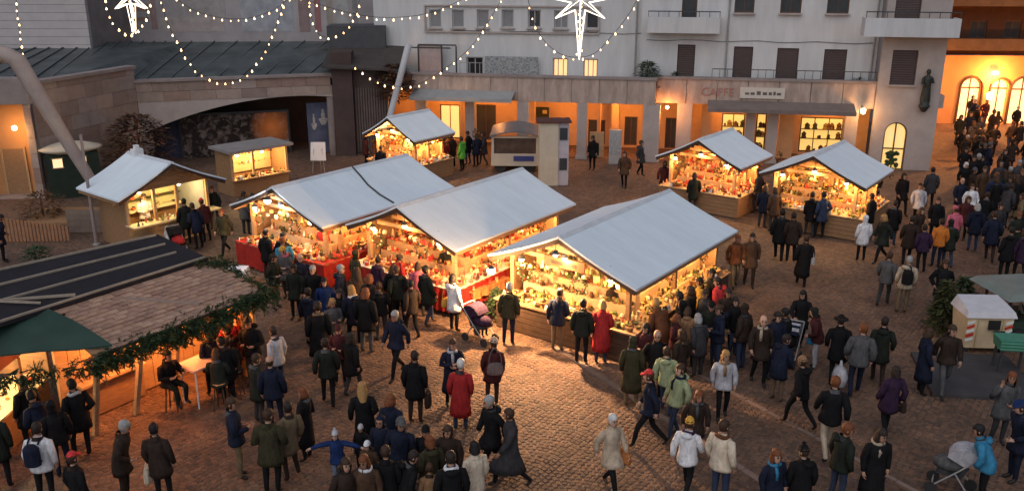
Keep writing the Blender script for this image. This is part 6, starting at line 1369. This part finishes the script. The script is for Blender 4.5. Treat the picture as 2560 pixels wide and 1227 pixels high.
pb_ = at_bar(1.65, .55); P_(0, 0, 130, 'sit', 1.76, 'k', 'short', 'dg', 'short:d', 'man in black sitting on a stool inside the bar porch', pos=(pb_.x, pb_.y), z=-.07)
pb_ = at_bar(2.9, -.15); P_(0, 0, 310, 'sit', 1.74, 'k', 'short', 'k', 'bun:k', 'woman with black bun seated with her back to the square', pos=(pb_.x, pb_.y), z=-.07)
pb_ = at_bar(3.35, .45); P_(0, 0, 260, 'sit', 1.76, 'ma', 'short', 'k', 'short:d', 'man in maroon seated at the far end of the bar table', pos=(pb_.x, pb_.y), z=-.07)
pb_ = at_bar(2.3, -.35); P_(0, 0, 350, 'sit', 1.70, 'dg', 'short', 'db', 'bob:b', 'brown-haired person in dark green seated before the bar table', pos=(pb_.x, pb_.y), z=-.07)
P_(560, 935, 300, 'hold', 1.72, 'db', 'mid', 'k', 'short:d', 'person in dark brown coat standing at the bar table')
P_(592, 945, 330, 'stand', 1.70, 'rd', 'short', 'k', 'bob:b', 'person in dark red jacket by the bar porch')
# family group at the bottom edge
P_(852, 1218, 180, 'wide', 1.28, 'bl', 'short', 'lj', 'pom:lg', 'child in blue jacket and grey bobble hat with arms spread wide')
P_(930, 1240, 190, 'stand', 1.22, 'br', 'short', 'je', 'beanie:wh', 'child in brown jacket and white woolly hat')
P_(905, 1180, 200, 'stand', 1.10, 'k', 'short', 'k', 'beanie:lg', 'small child in black jacket and pale hat')
P_(1000, 1242, 185, 'stand', 1.74, 'nv', 'mid', 'k', 'beanie:gy', 'man in navy coat and grey beanie with the children', 'big')
P_(925, 1345, 185, 'stand', 1.70, 'br', 'mid', 'k', 'long:r', 'woman with long auburn hair and white scarf at the lower edge', 'sc:wh')
P_(1025, 1325, 60, 'stoop', 1.60, 'k', 'mid', 'k', 'short:d', 'dark-haired person leaning to a child at the lower edge')
P_(1052, 1318, 350, 'stand', 1.30, 'tn', 'short', 'k', 'beanie:br', 'child in tan jacket and brown beanie')
P_(1132, 1345, 355, 'stand', 1.76, 'k', 'mid', 'k', 'short:d', 'dark-haired person in black coat with white fur collar', 'big sc:wh')
P_(1186, 1300, 320, 'stand', 1.66, 'cr', 'mid', 'be', 'bob:k', 'black-haired woman in cream coat at the lower edge')
P_(1118, 1258, 180, 'stand', 1.70, 'db', 'mid', 'k', 'bob:b', 'curly brown-haired person in dark brown coat with the family')
P_(1068, 1240, 200, 'stand', 1.55, 'k', 'mid', 'k', 'beanie:k', 'youth in black coat and black beanie with the family')
# right-hand square
a = P_(2000, 716, 10, 'stroll', 1.74, 'k', 'long', 'k', 'short:b', 'woman in long black coat walking alone beyond the stall'); carried('handbag', bag_mb(.28, .12, .22), CL(K['lg']), 'pale handbag of the woman walking alone in black', 'bag', a, (.3, .0, .8), 90)
P_(1944, 652, 20, 'stroll', 1.84, 'k', 'mid', 'k', 'short:k', 'tall man in black coat near the stall by the corner door', 'big')
P_(1975, 656, 15, 'stand', 1.80, 'db', 'mid', 'k', 'short:d', 'man in dark brown coat beside the tall man in black')
P_(1834, 718, 175, 'stroll', 1.74, 'rb', 'short', 'kh', 'short:r', 'person in rust jacket and khaki trousers walking with a friend')
P_(1870, 716, 185, 'stroll', 1.80, 'br', 'mid', 'db', 'short:d', 'man in brown coat walking with the rust jacket')
P_(2150, 652, 5, 'stand', 1.66, 'wh', 'mid', 'k', 'hood:wh', 'person in white hooded jacket looking at the far stall')
P_(2202, 658, 250, 'walk', 1.74, 'dg', 'mid', 'k', 'bob:y', 'blonde person in dark green coat hurrying left')
P_(2262, 662, 10, 'stroll', 1.76, 'db', 'mid', 'k', 'short:d', 'man in dark brown coat walking towards the alley')
P_(2300, 682, 5, 'stand', 1.68, 'pu', 'short', 'k', 'short:d', 'person in purple jacket beside the orange jacket')
P_(2336, 668, 0, 'stand', 1.72, 'og', 'short', 'nv', 'short:d', 'person in bright orange jacket seen from behind')
P_(2366, 668, 10, 'stroll', 1.68, 'dg', 'mid', 'je', 'hood:dg', 'person in hooded dark green coat next to the orange jacket')
P_(2375, 628, 0, 'stand', 1.66, 'pk', 'mid', 'rb', 'beanie:pk', 'person in pink coat and pink beanie')
P_(2204, 764, 40, 'stroll', 1.74, 'gy', 'short', 'dy', 'short:b', 'brown-haired man in grey jacket walking away with a friend')
a = P_(2252, 782, 20, 'stand', 1.76, 'be', 'short', 'kh', 'short:g', 'grey-haired man in pale jacket with a black backpack'); carried('backpack', pack_mb(), CL(K['k']), 'black backpack on the grey-haired man in the pale jacket', 'backpack', a, (0, -.25, .98))
P_(2342, 792, 190, 'pockets', 1.76, 'k', 'mid', 'k', 'bob:b', 'woman in black coat and green scarf by the fir shrub', 'sc:dg')
P_(2300, 985, 100, 'stand', 1.72, 'nv', 'long', 'k', 'bob:b', 'woman in long navy coat turning to the man in brown')
P_(2352, 985, 195, 'walk', 1.80, 'db', 'short', 'gy', 'short:b', 'man in brown jacket and grey jeans by the cream container')
a = P_(2212, 1086, 355, 'stroll', 1.66, 'pu', 'mid', 'k', 'bob:d', 'woman in purple quilted coat walking away', 'puff'); carried('handbag', bag_mb(.34, .15, .3), CL(K['db']), 'dark brown handbag of the woman in purple', 'bag', a, (.31, .03, .6), 90)
P_(2062, 1138, 10, 'walk', 1.82, 'k', 'short', 'be', 'short:r', 'man in black jacket and beige trousers striding away', 'big')
P_(1998, 1068, 330, 'walk', 1.72, 'k', 'short', 'k', 'beanie:tn', 'person in tan hat and black jacket striding')
a = P_(2132, 988, 5, 'stroll', 1.86, 'gy', 'short', 'nv', 'short:r', 'red-haired man in grey puffer jacket walking away', 'puff big'); carried('plastic_bag', MB().lathe([(.25, 0), (.5, .06), (.54, .25), (.4, .42), (.12, .5), (.06, .62)], 10, (0, 0, 0), 0, .42, .3), CL(K['lg']), 'large pale plastic bag carried by the man in the grey puffer', 'bag', a, (-.3, .03, .2), 90, True)
P_(2086, 958, 10, 'stroll', 1.80, 'k', 'mid', 'k', 'brim:k', 'man in black coat and wide-brimmed black hat')
P_(2190, 962, 10, 'stroll', 1.78, 'dg', 'mid', 'db', 'short:d', 'man in dark green coat walking beside the grey puffer')
a = P_(2036, 922, 280, 'stoop', 1.68, 'ma', 'short', 'lg', 'hood:dg', 'woman in maroon checked jacket and dark hood beside the pushchair'); carried('shoulder_bag', bag_mb(.3, .14, .24, .4), CL(K['te']), 'bright blue bag of the woman in the maroon checked jacket', 'bag', a, (.25, .1, .6), 80)
P_(1992, 872, 200, 'push', 1.66, 'k', 'mid', 'k', 'long:k', 'woman with long black hair pushing the blue-hooded pushchair')
P_(1938, 1002, 40, 'bend', 1.72, 'nv', 'mid', 'kh', 'short:d', 'person in navy coat bending towards the pushchair')
P_(2086, 1258, 65, 'stand', 1.78, 'dg', 'short', 'je', 'short:r', 'man in dark green jacket and jeans looking right')
P_(2168, 1268, 190, 'stand', 1.72, 'k', 'long', 'k', 'long:d', 'woman with long dark hair in long black coat', 'sc:be')
P_(1926, 1318, 150, 'stand', 1.64, 'nv', 'mid', 'k', 'long:r', 'woman with wavy auburn hair in navy coat at the lower edge', 'sc:te')
P_(1986, 1312, 10, 'stand', 1.66, 'k', 'mid', 'k', 'pom:k', 'person in black bobble hat at the lower edge')
P_(2488, 1108, 190, 'phone', 1.72, 'gy', 'mid', 'dy', 'long:r', 'woman with long auburn hair in grey coat holding a phone to her ear')
P_(2530, 1202, 270, 'stoop', 1.80, 'nv', 'mid', 'nv', 'beanie:bl', 'man in navy jacket and bright blue beanie', 'big')
P_(2448, 1262, 300, 'bend', 1.70, 'te', 'short', 'k', 'short:k', 'person in turquoise jacket bending over the grey pushchair')
# pushchairs
def pushchair(px, py, face, hoodc, seatc, label, blanket=None):
    t = thing('pushchair', label, 'pushchair', G(px, py), R(-face)); PLACED.append(G(px, py))
    mb = MB()
    for s in (-1, 1): mb.tube([(s * .24, -.45, 1.02), (s * .24, -.1, .62), (s * .24, .35, .16)], .016, 6).tube([(s * .24, -.32, .14), (s * .24, -.02, .56)], .016, 6)
    mb.tube([(-.24, -.45, 1.02), (.24, -.45, 1.02)], .018, 6).tube([(-.24, .34, .16), (.24, .34, .16)], .014, 6); mb.build('frame', METAL_G, t)
    for s in (-1, 1):
        for y in (.35, -.33):
            wv = MB().tube([(s * .24 - .02, y, .12), (s * .24 + .02, y, .12)], .12, 12).build('wheel', M('rubber2', (.03, .03, .03)), t)
    mb = MB(); mb.hexa([(-.2, -.15, .42), (.2, -.15, .42), (.2, .3, .46), (-.2, .3, .46), (-.2, -.12, .5), (.2, -.12, .5), (.2, .3, .54), (-.2, .3, .54)]).hexa([(-.2, -.38, .95), (.2, -.38, .95), (.2, -.16, .45), (-.2, -.16, .45), (-.2, -.32, .98), (.2, -.32, .98), (.2, -.09, .5), (-.2, -.09, .5)]); mb.build('seat', CL(seatc), t)
    mb = MB(); n = 8
    for i in range(n):                                   # folding hood, striped
        a0, a1 = math.pi * (.12 + .72 * i / n), math.pi * (.12 + .72 * (i + 1) / n); r = .34
        P0 = [(x, -.18 + r * math.cos(a), .72 + r * math.sin(a)) for a in (a0, a1) for x in (-.22, .22)]
        mb.add([P0[0], P0[1], P0[3], P0[2]] + [(p[0] * .97, p[1] * .96, p[2] - .015) for p in (P0[0], P0[1], P0[3], P0[2])], [(0, 1, 2, 3), (7, 6, 5, 4)], i % 2)
        for s in (-1, 1): mb.add([(s * .22, -.18 + r * math.cos(a0), .72 + r * math.sin(a0)), (s * .22, -.18 + r * math.cos(a1), .72 + r * math.sin(a1)), (s * .22, -.2, .7)], [(0, 1, 2)], i % 2)
    mb.build('hood', [CL(hoodc), CL(K['lg'] if hoodc == K['nv'] else hoodc)], t)
    if blanket: MB().lathe([(.05, 0), (.3, .04), (.33, .16), (.2, .26), (.05, .28)], 10, (0, .08, .5), 0, .62, 1.0).build('blanket', CL(blanket), t, True)
    return t
pushchair(1968, 905, 210, K['nv'], K['dy'], 'pushchair with blue and white striped hood', K['k'])
pushchair(1200, 852, 130, K['pu'], K['dy'], 'pushchair with purple blanket beside the low side table', K['pu'])
pushchair(2375, 1228, 300, K['lg'], K['dy'], 'pushchair with pale grey hood at the right edge', K['gy'])
pushchair(448, 640, 140, K['k'], K['k'], 'black pushchair by the wooden hut', K['rd'])
P_(0, 0, 130, 'sit', 1.0, 'pu', 'short', 'k', 'short:d', 'small child seated in the pushchair with the purple blanket', pos=G(1200, 852) + Vector((0, 0, 0)), z=.05)
# by the wooden hut and the red-draped stall's back
P_(566, 640, 205, 'walk', 1.74, 'ol', 'short', 'k', 'short:r', 'man in olive jacket walking out between hut and stall', 'brsh')
P_(462, 610, 330, 'stand', 1.74, 'dg', 'mid', 'k', 'short:k', 'person in dark green coat waiting at the wooden hut')
P_(500, 622, 300, 'stoop', 1.70, 'nv', 'mid', 'k', 'short:b', 'person in navy coat stooping to the black pushchair')
P_(520, 605, 320, 'stand', 1.66, 'ma', 'short', 'k', 'cap:sr', 'person in maroon jacket and red cap at the hut')
P_(535, 575, 180, 'stroll', 1.70, 'dg', 'short', 'kh', 'short:r', 'person in dark green jacket walking past the hut corner')
P_(618, 588, 20, 'stand', 1.72, 'gy', 'mid', 'dy', 'short:d', 'person in grey coat behind the red-draped stall')
P_(640, 592, 40, 'stand', 1.68, 'db', 'mid', 'k', 'bob:b', 'person in brown coat behind the red-draped stall')
P_(428, 632, 20, 'stand', 1.05, 'wh', 'short', 'k', 'short:b', 'small child in white jacket by the black pushchair')
P_(300, 586, 150, 'stand', 1.55, 'rd', 'mid', 'rd', 'beanie:rd', 'figure in red coat and red hat at the hut wall', 'sc:wh')
P_(12, 655, 60, 'stoop', 1.70, 'nv', 'mid', 'k', 'short:k', 'person in navy behind the tar-felt roof')
# behind, at the small stalls and before the trailer
for i, (px, py, f, po, c, t_, hr_, lb) in enumerate(((1156, 428, 300, 'stand', 'gn', 'k', 'short:d', 'person in bright green jacket by the small bright stall'), (1132, 420, 320, 'stand', 'db', 'k', 'short:k', 'person in brown coat at the small bright stall'),
        (1172, 412, 290, 'shift', 'k', 'je', 'short:d', 'person in black behind the bright green jacket'), (1190, 418, 310, 'stand', 'nv', 'k', 'bob:b', 'woman in navy coat near the food trailer'), (1210, 414, 280, 'stroll', 'dy', 'dy', 'short:k', 'person in charcoal beside the food trailer'),
        (916, 418, 60, 'stand', 'ma', 'k', 'bob:d', 'person in maroon at the left of the small bright stall'), (940, 424, 50, 'stand', 'rb', 'k', 'short:d', 'person in rust coat at the small bright stall'), (1020, 438, 10, 'stand', 'k', 'k', 'short:d', 'person in black before the small bright stall'),
        (1062, 440, 350, 'shift', 'rd', 'k', 'bob:b', 'person in red before the small bright stall'), (1480, 425, 200, 'stand', 'k', 'k', 'short:d', 'person in black before the tan notice panel'), (1600, 440, 120, 'stroll', 'dy', 'k', 'short:b', 'person in charcoal crossing before the arcade'), (1560, 470, 200, 'stroll', 'br', 'k', 'bob:b', 'person in brown crossing behind the dried-flower stall'))):
    P_(px, py, f, po, 1.72, c, 'mid', t_, hr_, lb)
for px, py, f, c, lb in ((1910, 565, 20, 'nv', 'person in navy at the far stall counter'), (1930, 580, 340, 'br', 'person in brown at the far stall counter'), (2030, 585, 10, 'k', 'person in black before the stall near the corner door'), (2065, 580, 350, 'je', 'person in denim blue before the stall near the corner door'), (2105, 585, 330, 'k', 'second person in black before the stall near the corner door'),
                        (1700, 505, 20, 'ma', 'person in maroon before the stall under the brown awning'), (1760, 520, 350, 'dg', 'person in green before the stall under the brown awning'), (1830, 520, 300, 'dy', 'person in charcoal beside the stall under the brown awning'), (2290, 560, 200, 'lg', 'person in pale grey in the gap before the alley'), (2250, 540, 160, 'k', 'person in black in the gap before the alley'), (2180, 520, 220, 'db', 'person in brown between the stalls and the arched door'), (2320, 520, 10, 'dy', 'person in charcoal heading for the alley')):
    P_(px, py, f, random.choice(('stand', 'shift', 'stroll')), random.uniform(1.64, 1.8), c, 'mid', random.choice(('k', 'je', 'dy')), random.choice(('short:d', 'bob:b', 'short:k')), lb)
# more of the tight knots of people round the stalls
for px, py, f, po, h, c, ln, t_, hr_, lb in ((930, 830, 20, 'stand', 1.72, 'db', 'mid', 'k', 'bob:r', 'person in dark brown coat squeezed behind the grey trousers'), (955, 850, 340, 'hold', 1.66, 'k', 'short', 'dy', 'bun:b', 'person with brown bun in short black jacket near the toy stall'), (782, 868, 30, 'shift', 1.70, 'nv', 'mid', 'k', 'short:d', 'person in navy coat beside the tall long-coated person'), (838, 890, 160, 'hold', 1.62, 'gy', 'short', 'k', 'bob:y', 'blonde person in grey jacket amid the dark coats'), (742, 800, 200, 'stand', 1.70, 'dg', 'mid', 'k', 'short:k', 'person in dark green coat beside the balding man'), (790, 805, 170, 'shift', 1.74, 'k', 'mid', 'dy', 'short:g', 'grey-haired person in black coat beside the royal blue coat'), (905, 810, 350, 'stand', 1.70, 'br', 'mid', 'db', 'long:b', 'long-haired person in brown coat near the toy stall'), (1030, 845, 320, 'stroll', 1.70, 'db', 'short', 'k', 'short:k', 'person in dark jacket passing behind the grey-haired man'),
        (1690, 905, 330, 'stand', 1.72, 'k', 'mid', 'k', 'hood:k', 'hooded person in black packed at the side counter'), (1718, 918, 20, 'hold', 1.64, 'tn', 'short', 'k', 'bob:b', 'person in tan jacket packed at the side counter'), (1752, 876, 250, 'stand', 1.76, 'dy', 'mid', 'je', 'short:b', 'man in charcoal coat packed at the side counter'), (1812, 872, 200, 'stand', 1.74, 'db', 'mid', 'k', 'short:d', 'man in dark brown coat behind the red jacket'), (1830, 892, 150, 'shift', 1.68, 'k', 'short', 'je', 'bob:d', 'woman in black jacket behind the hooded brown jacket'), (1605, 965, 200, 'hold', 1.66, 'ma', 'mid', 'k', 'bob:d', 'person in maroon coat behind the hooded olive coat'), (1690, 985, 320, 'stand', 1.70, 'db', 'mid', 'k', 'bob:b', 'brown-haired person in dark coat beside the pale green jacket'), (1950, 930, 300, 'shift', 1.72, 'k', 'mid', 'k', 'short:k', 'person in black coat beside the striped pushchair'),
        (575, 1010, 320, 'stand', 1.72, 'k', 'mid', 'k', 'short:d', 'person in black coat at the end of the bar porch'), (535, 985, 330, 'hold', 1.70, 'nv', 'mid', 'k', 'bob:d', 'person in navy coat near the bar stools'), (650, 1060, 40, 'hold', 1.74, 'dg', 'mid', 'dy', 'short:b', 'man in dark green coat drinking with the navy jacket'), (955, 1222, 200, 'stand', 1.60, 'nv', 'mid', 'k', 'hood:nv', 'person in hooded navy coat among the children'), (872, 1350, 150, 'stand', 1.68, 'db', 'mid', 'k', 'bob:b', 'brown-haired person in dark brown coat at the lower edge'), (975, 1318, 350, 'stand', 1.70, 'k', 'mid', 'k', 'short:b', 'brown-haired person in black coat at the lower edge'), (1085, 1292, 330, 'shift', 1.66, 'ol', 'mid', 'k', 'bob:r', 'auburn-haired person in olive coat at the lower edge'),
        (85, 1128, 310, 'stand', 1.74, 'k', 'mid', 'k', 'short:k', 'person in black pressed to the lit food counter'), (2545, 640, 200, 'stand', 1.72, 'k', 'mid', 'k', 'bob:d', 'woman in black by the dark green cart'), (2480, 620, 190, 'shift', 1.70, 'dy', 'mid', 'k', 'short:d', 'person in charcoal in front of the alley crowd'), (2330, 605, 200, 'stand', 1.70, 'k', 'mid', 'k', 'short:b', 'person in black in front of the pink coat'), (2285, 630, 150, 'stroll', 1.66, 'db', 'short', 'k', 'long:b', 'long-haired person in brown jacket near the orange jacket'), (2225, 615, 20, 'stand', 1.72, 'k', 'mid', 'je', 'short:d', 'person in black behind the blonde in green')):
    P_(px, py, f, po, h, c, ln, t_, hr_, lb)
# stall keepers
for T_, x, y, f, c, lb in ((T1, 1.0, 1.2, 215, 'rd', 'stall keeper in red inside the red-draped stall'), (T2, .9, 1.2, 215, 'dg', 'stall keeper in dark green inside the toy stall'), (T3, 1.0, 1.2, 215, 'db', 'stall keeper in brown inside the dried-flower stall'), (TA, -.4, 1.7, 120, 'wh', 'cook in white inside the wooden food hut')):
    q = T_ @ Vector((x, y, 0)); P_(0, 0, f, 'hold', 1.72, c, 'short', 'k', random.choice(('short:d', 'bob:b')), lb, pos=(q.x, q.y), z=.0)
# crowd at the mouth of the alley
for px, py, f, po, c, t_, hr_, lb in ((2420, 562, 180, 'stroll', 'wh', 'k', 'short:b', 'person in white jacket at the mouth of the alley'), (2472, 540, 10, 'stroll', 'bl', 'k', 'short:d', 'person in blue jacket walking into the alley'), (2428, 628, 5, 'stand', 'nv', 'je', 'bob:g', 'person in navy standing on the plinth corner'), (2505, 570, 60, 'bend', 'dy', 'k', 'short:d', 'person in charcoal bending in the alley mouth'),
        (2470, 655, 15, 'stroll', 'nv', 'db', 'short:b', 'person in navy jacket and brown trousers before the crowd'), (2505, 700, 350, 'stand', 'k', 'k', 'short:k', 'tall person in black before the crowd'), (2545, 702, 10, 'stroll', 'pu', 'dg', 'bob:b', 'person in dark purple at the right edge'), (2530, 650, 180, 'hold', 'dg', 'k', 'short:r', 'person in dark green holding something orange'),
        (2400, 600, 200, 'stand', 'ma', 'k', 'bob:b', 'person in maroon at the mouth of the alley'), (2450, 590, 30, 'stand', 'k', 'k', 'short:d', 'person in black beside the white jacket'), (2540, 600, 300, 'stand', 'kh', 'k', 'short:d', 'person in khaki at the right edge of the crowd'), (2392, 548, 190, 'stroll', 'nv', 'k', 'bald:w', 'white-haired man in navy leaving the alley'), (2405, 500, 180, 'stroll', 'k', 'k', 'bob:w', 'white-haired person in black leaving the alley'), (2440, 480, 170, 'stand', 'db', 'k', 'short:d', 'person in brown within the alley')):
    P_(px, py, f, po, random.uniform(1.66, 1.82), c, 'mid', t_, hr_, lb)
for i in range(46):
    y = 300 + 250 * (i / 45) ** .9; x = random.uniform(2385 if y > 330 else 2392, 2575); c = random.choice(('k', 'k', 'nv', 'db', 'dg', 'br', 'dy', 'ma', 'k', 'db'))
    P_(x, y, random.choice((0, 0, 10, 180, 180, 200, 340, 90)), random.choice(('stand', 'shift', 'stroll', 'walk', 'pockets')), random.uniform(1.58, 1.84), c, random.choice(('short', 'mid', 'long')), random.choice(('k', 'db', 'je', 'dy', 'kh')), hr_ := random.choice(('short:d', 'short:k', 'bob:b', 'long:b', 'beanie:gy', 'short:g', 'hood:' + c, 'short:r')), 'person in %s coat %s in the crowd filling the alley' % (dict(k='black', nv='navy', db='dark brown', dg='dark green', br='brown', dy='charcoal', ma='maroon')[c], dict(short='with short hair', bob='with bobbed hair', long='with long hair', beanie='and grey beanie', hood='with hood up')[hr_.split(':')[0]]), group='crowd in the alley')
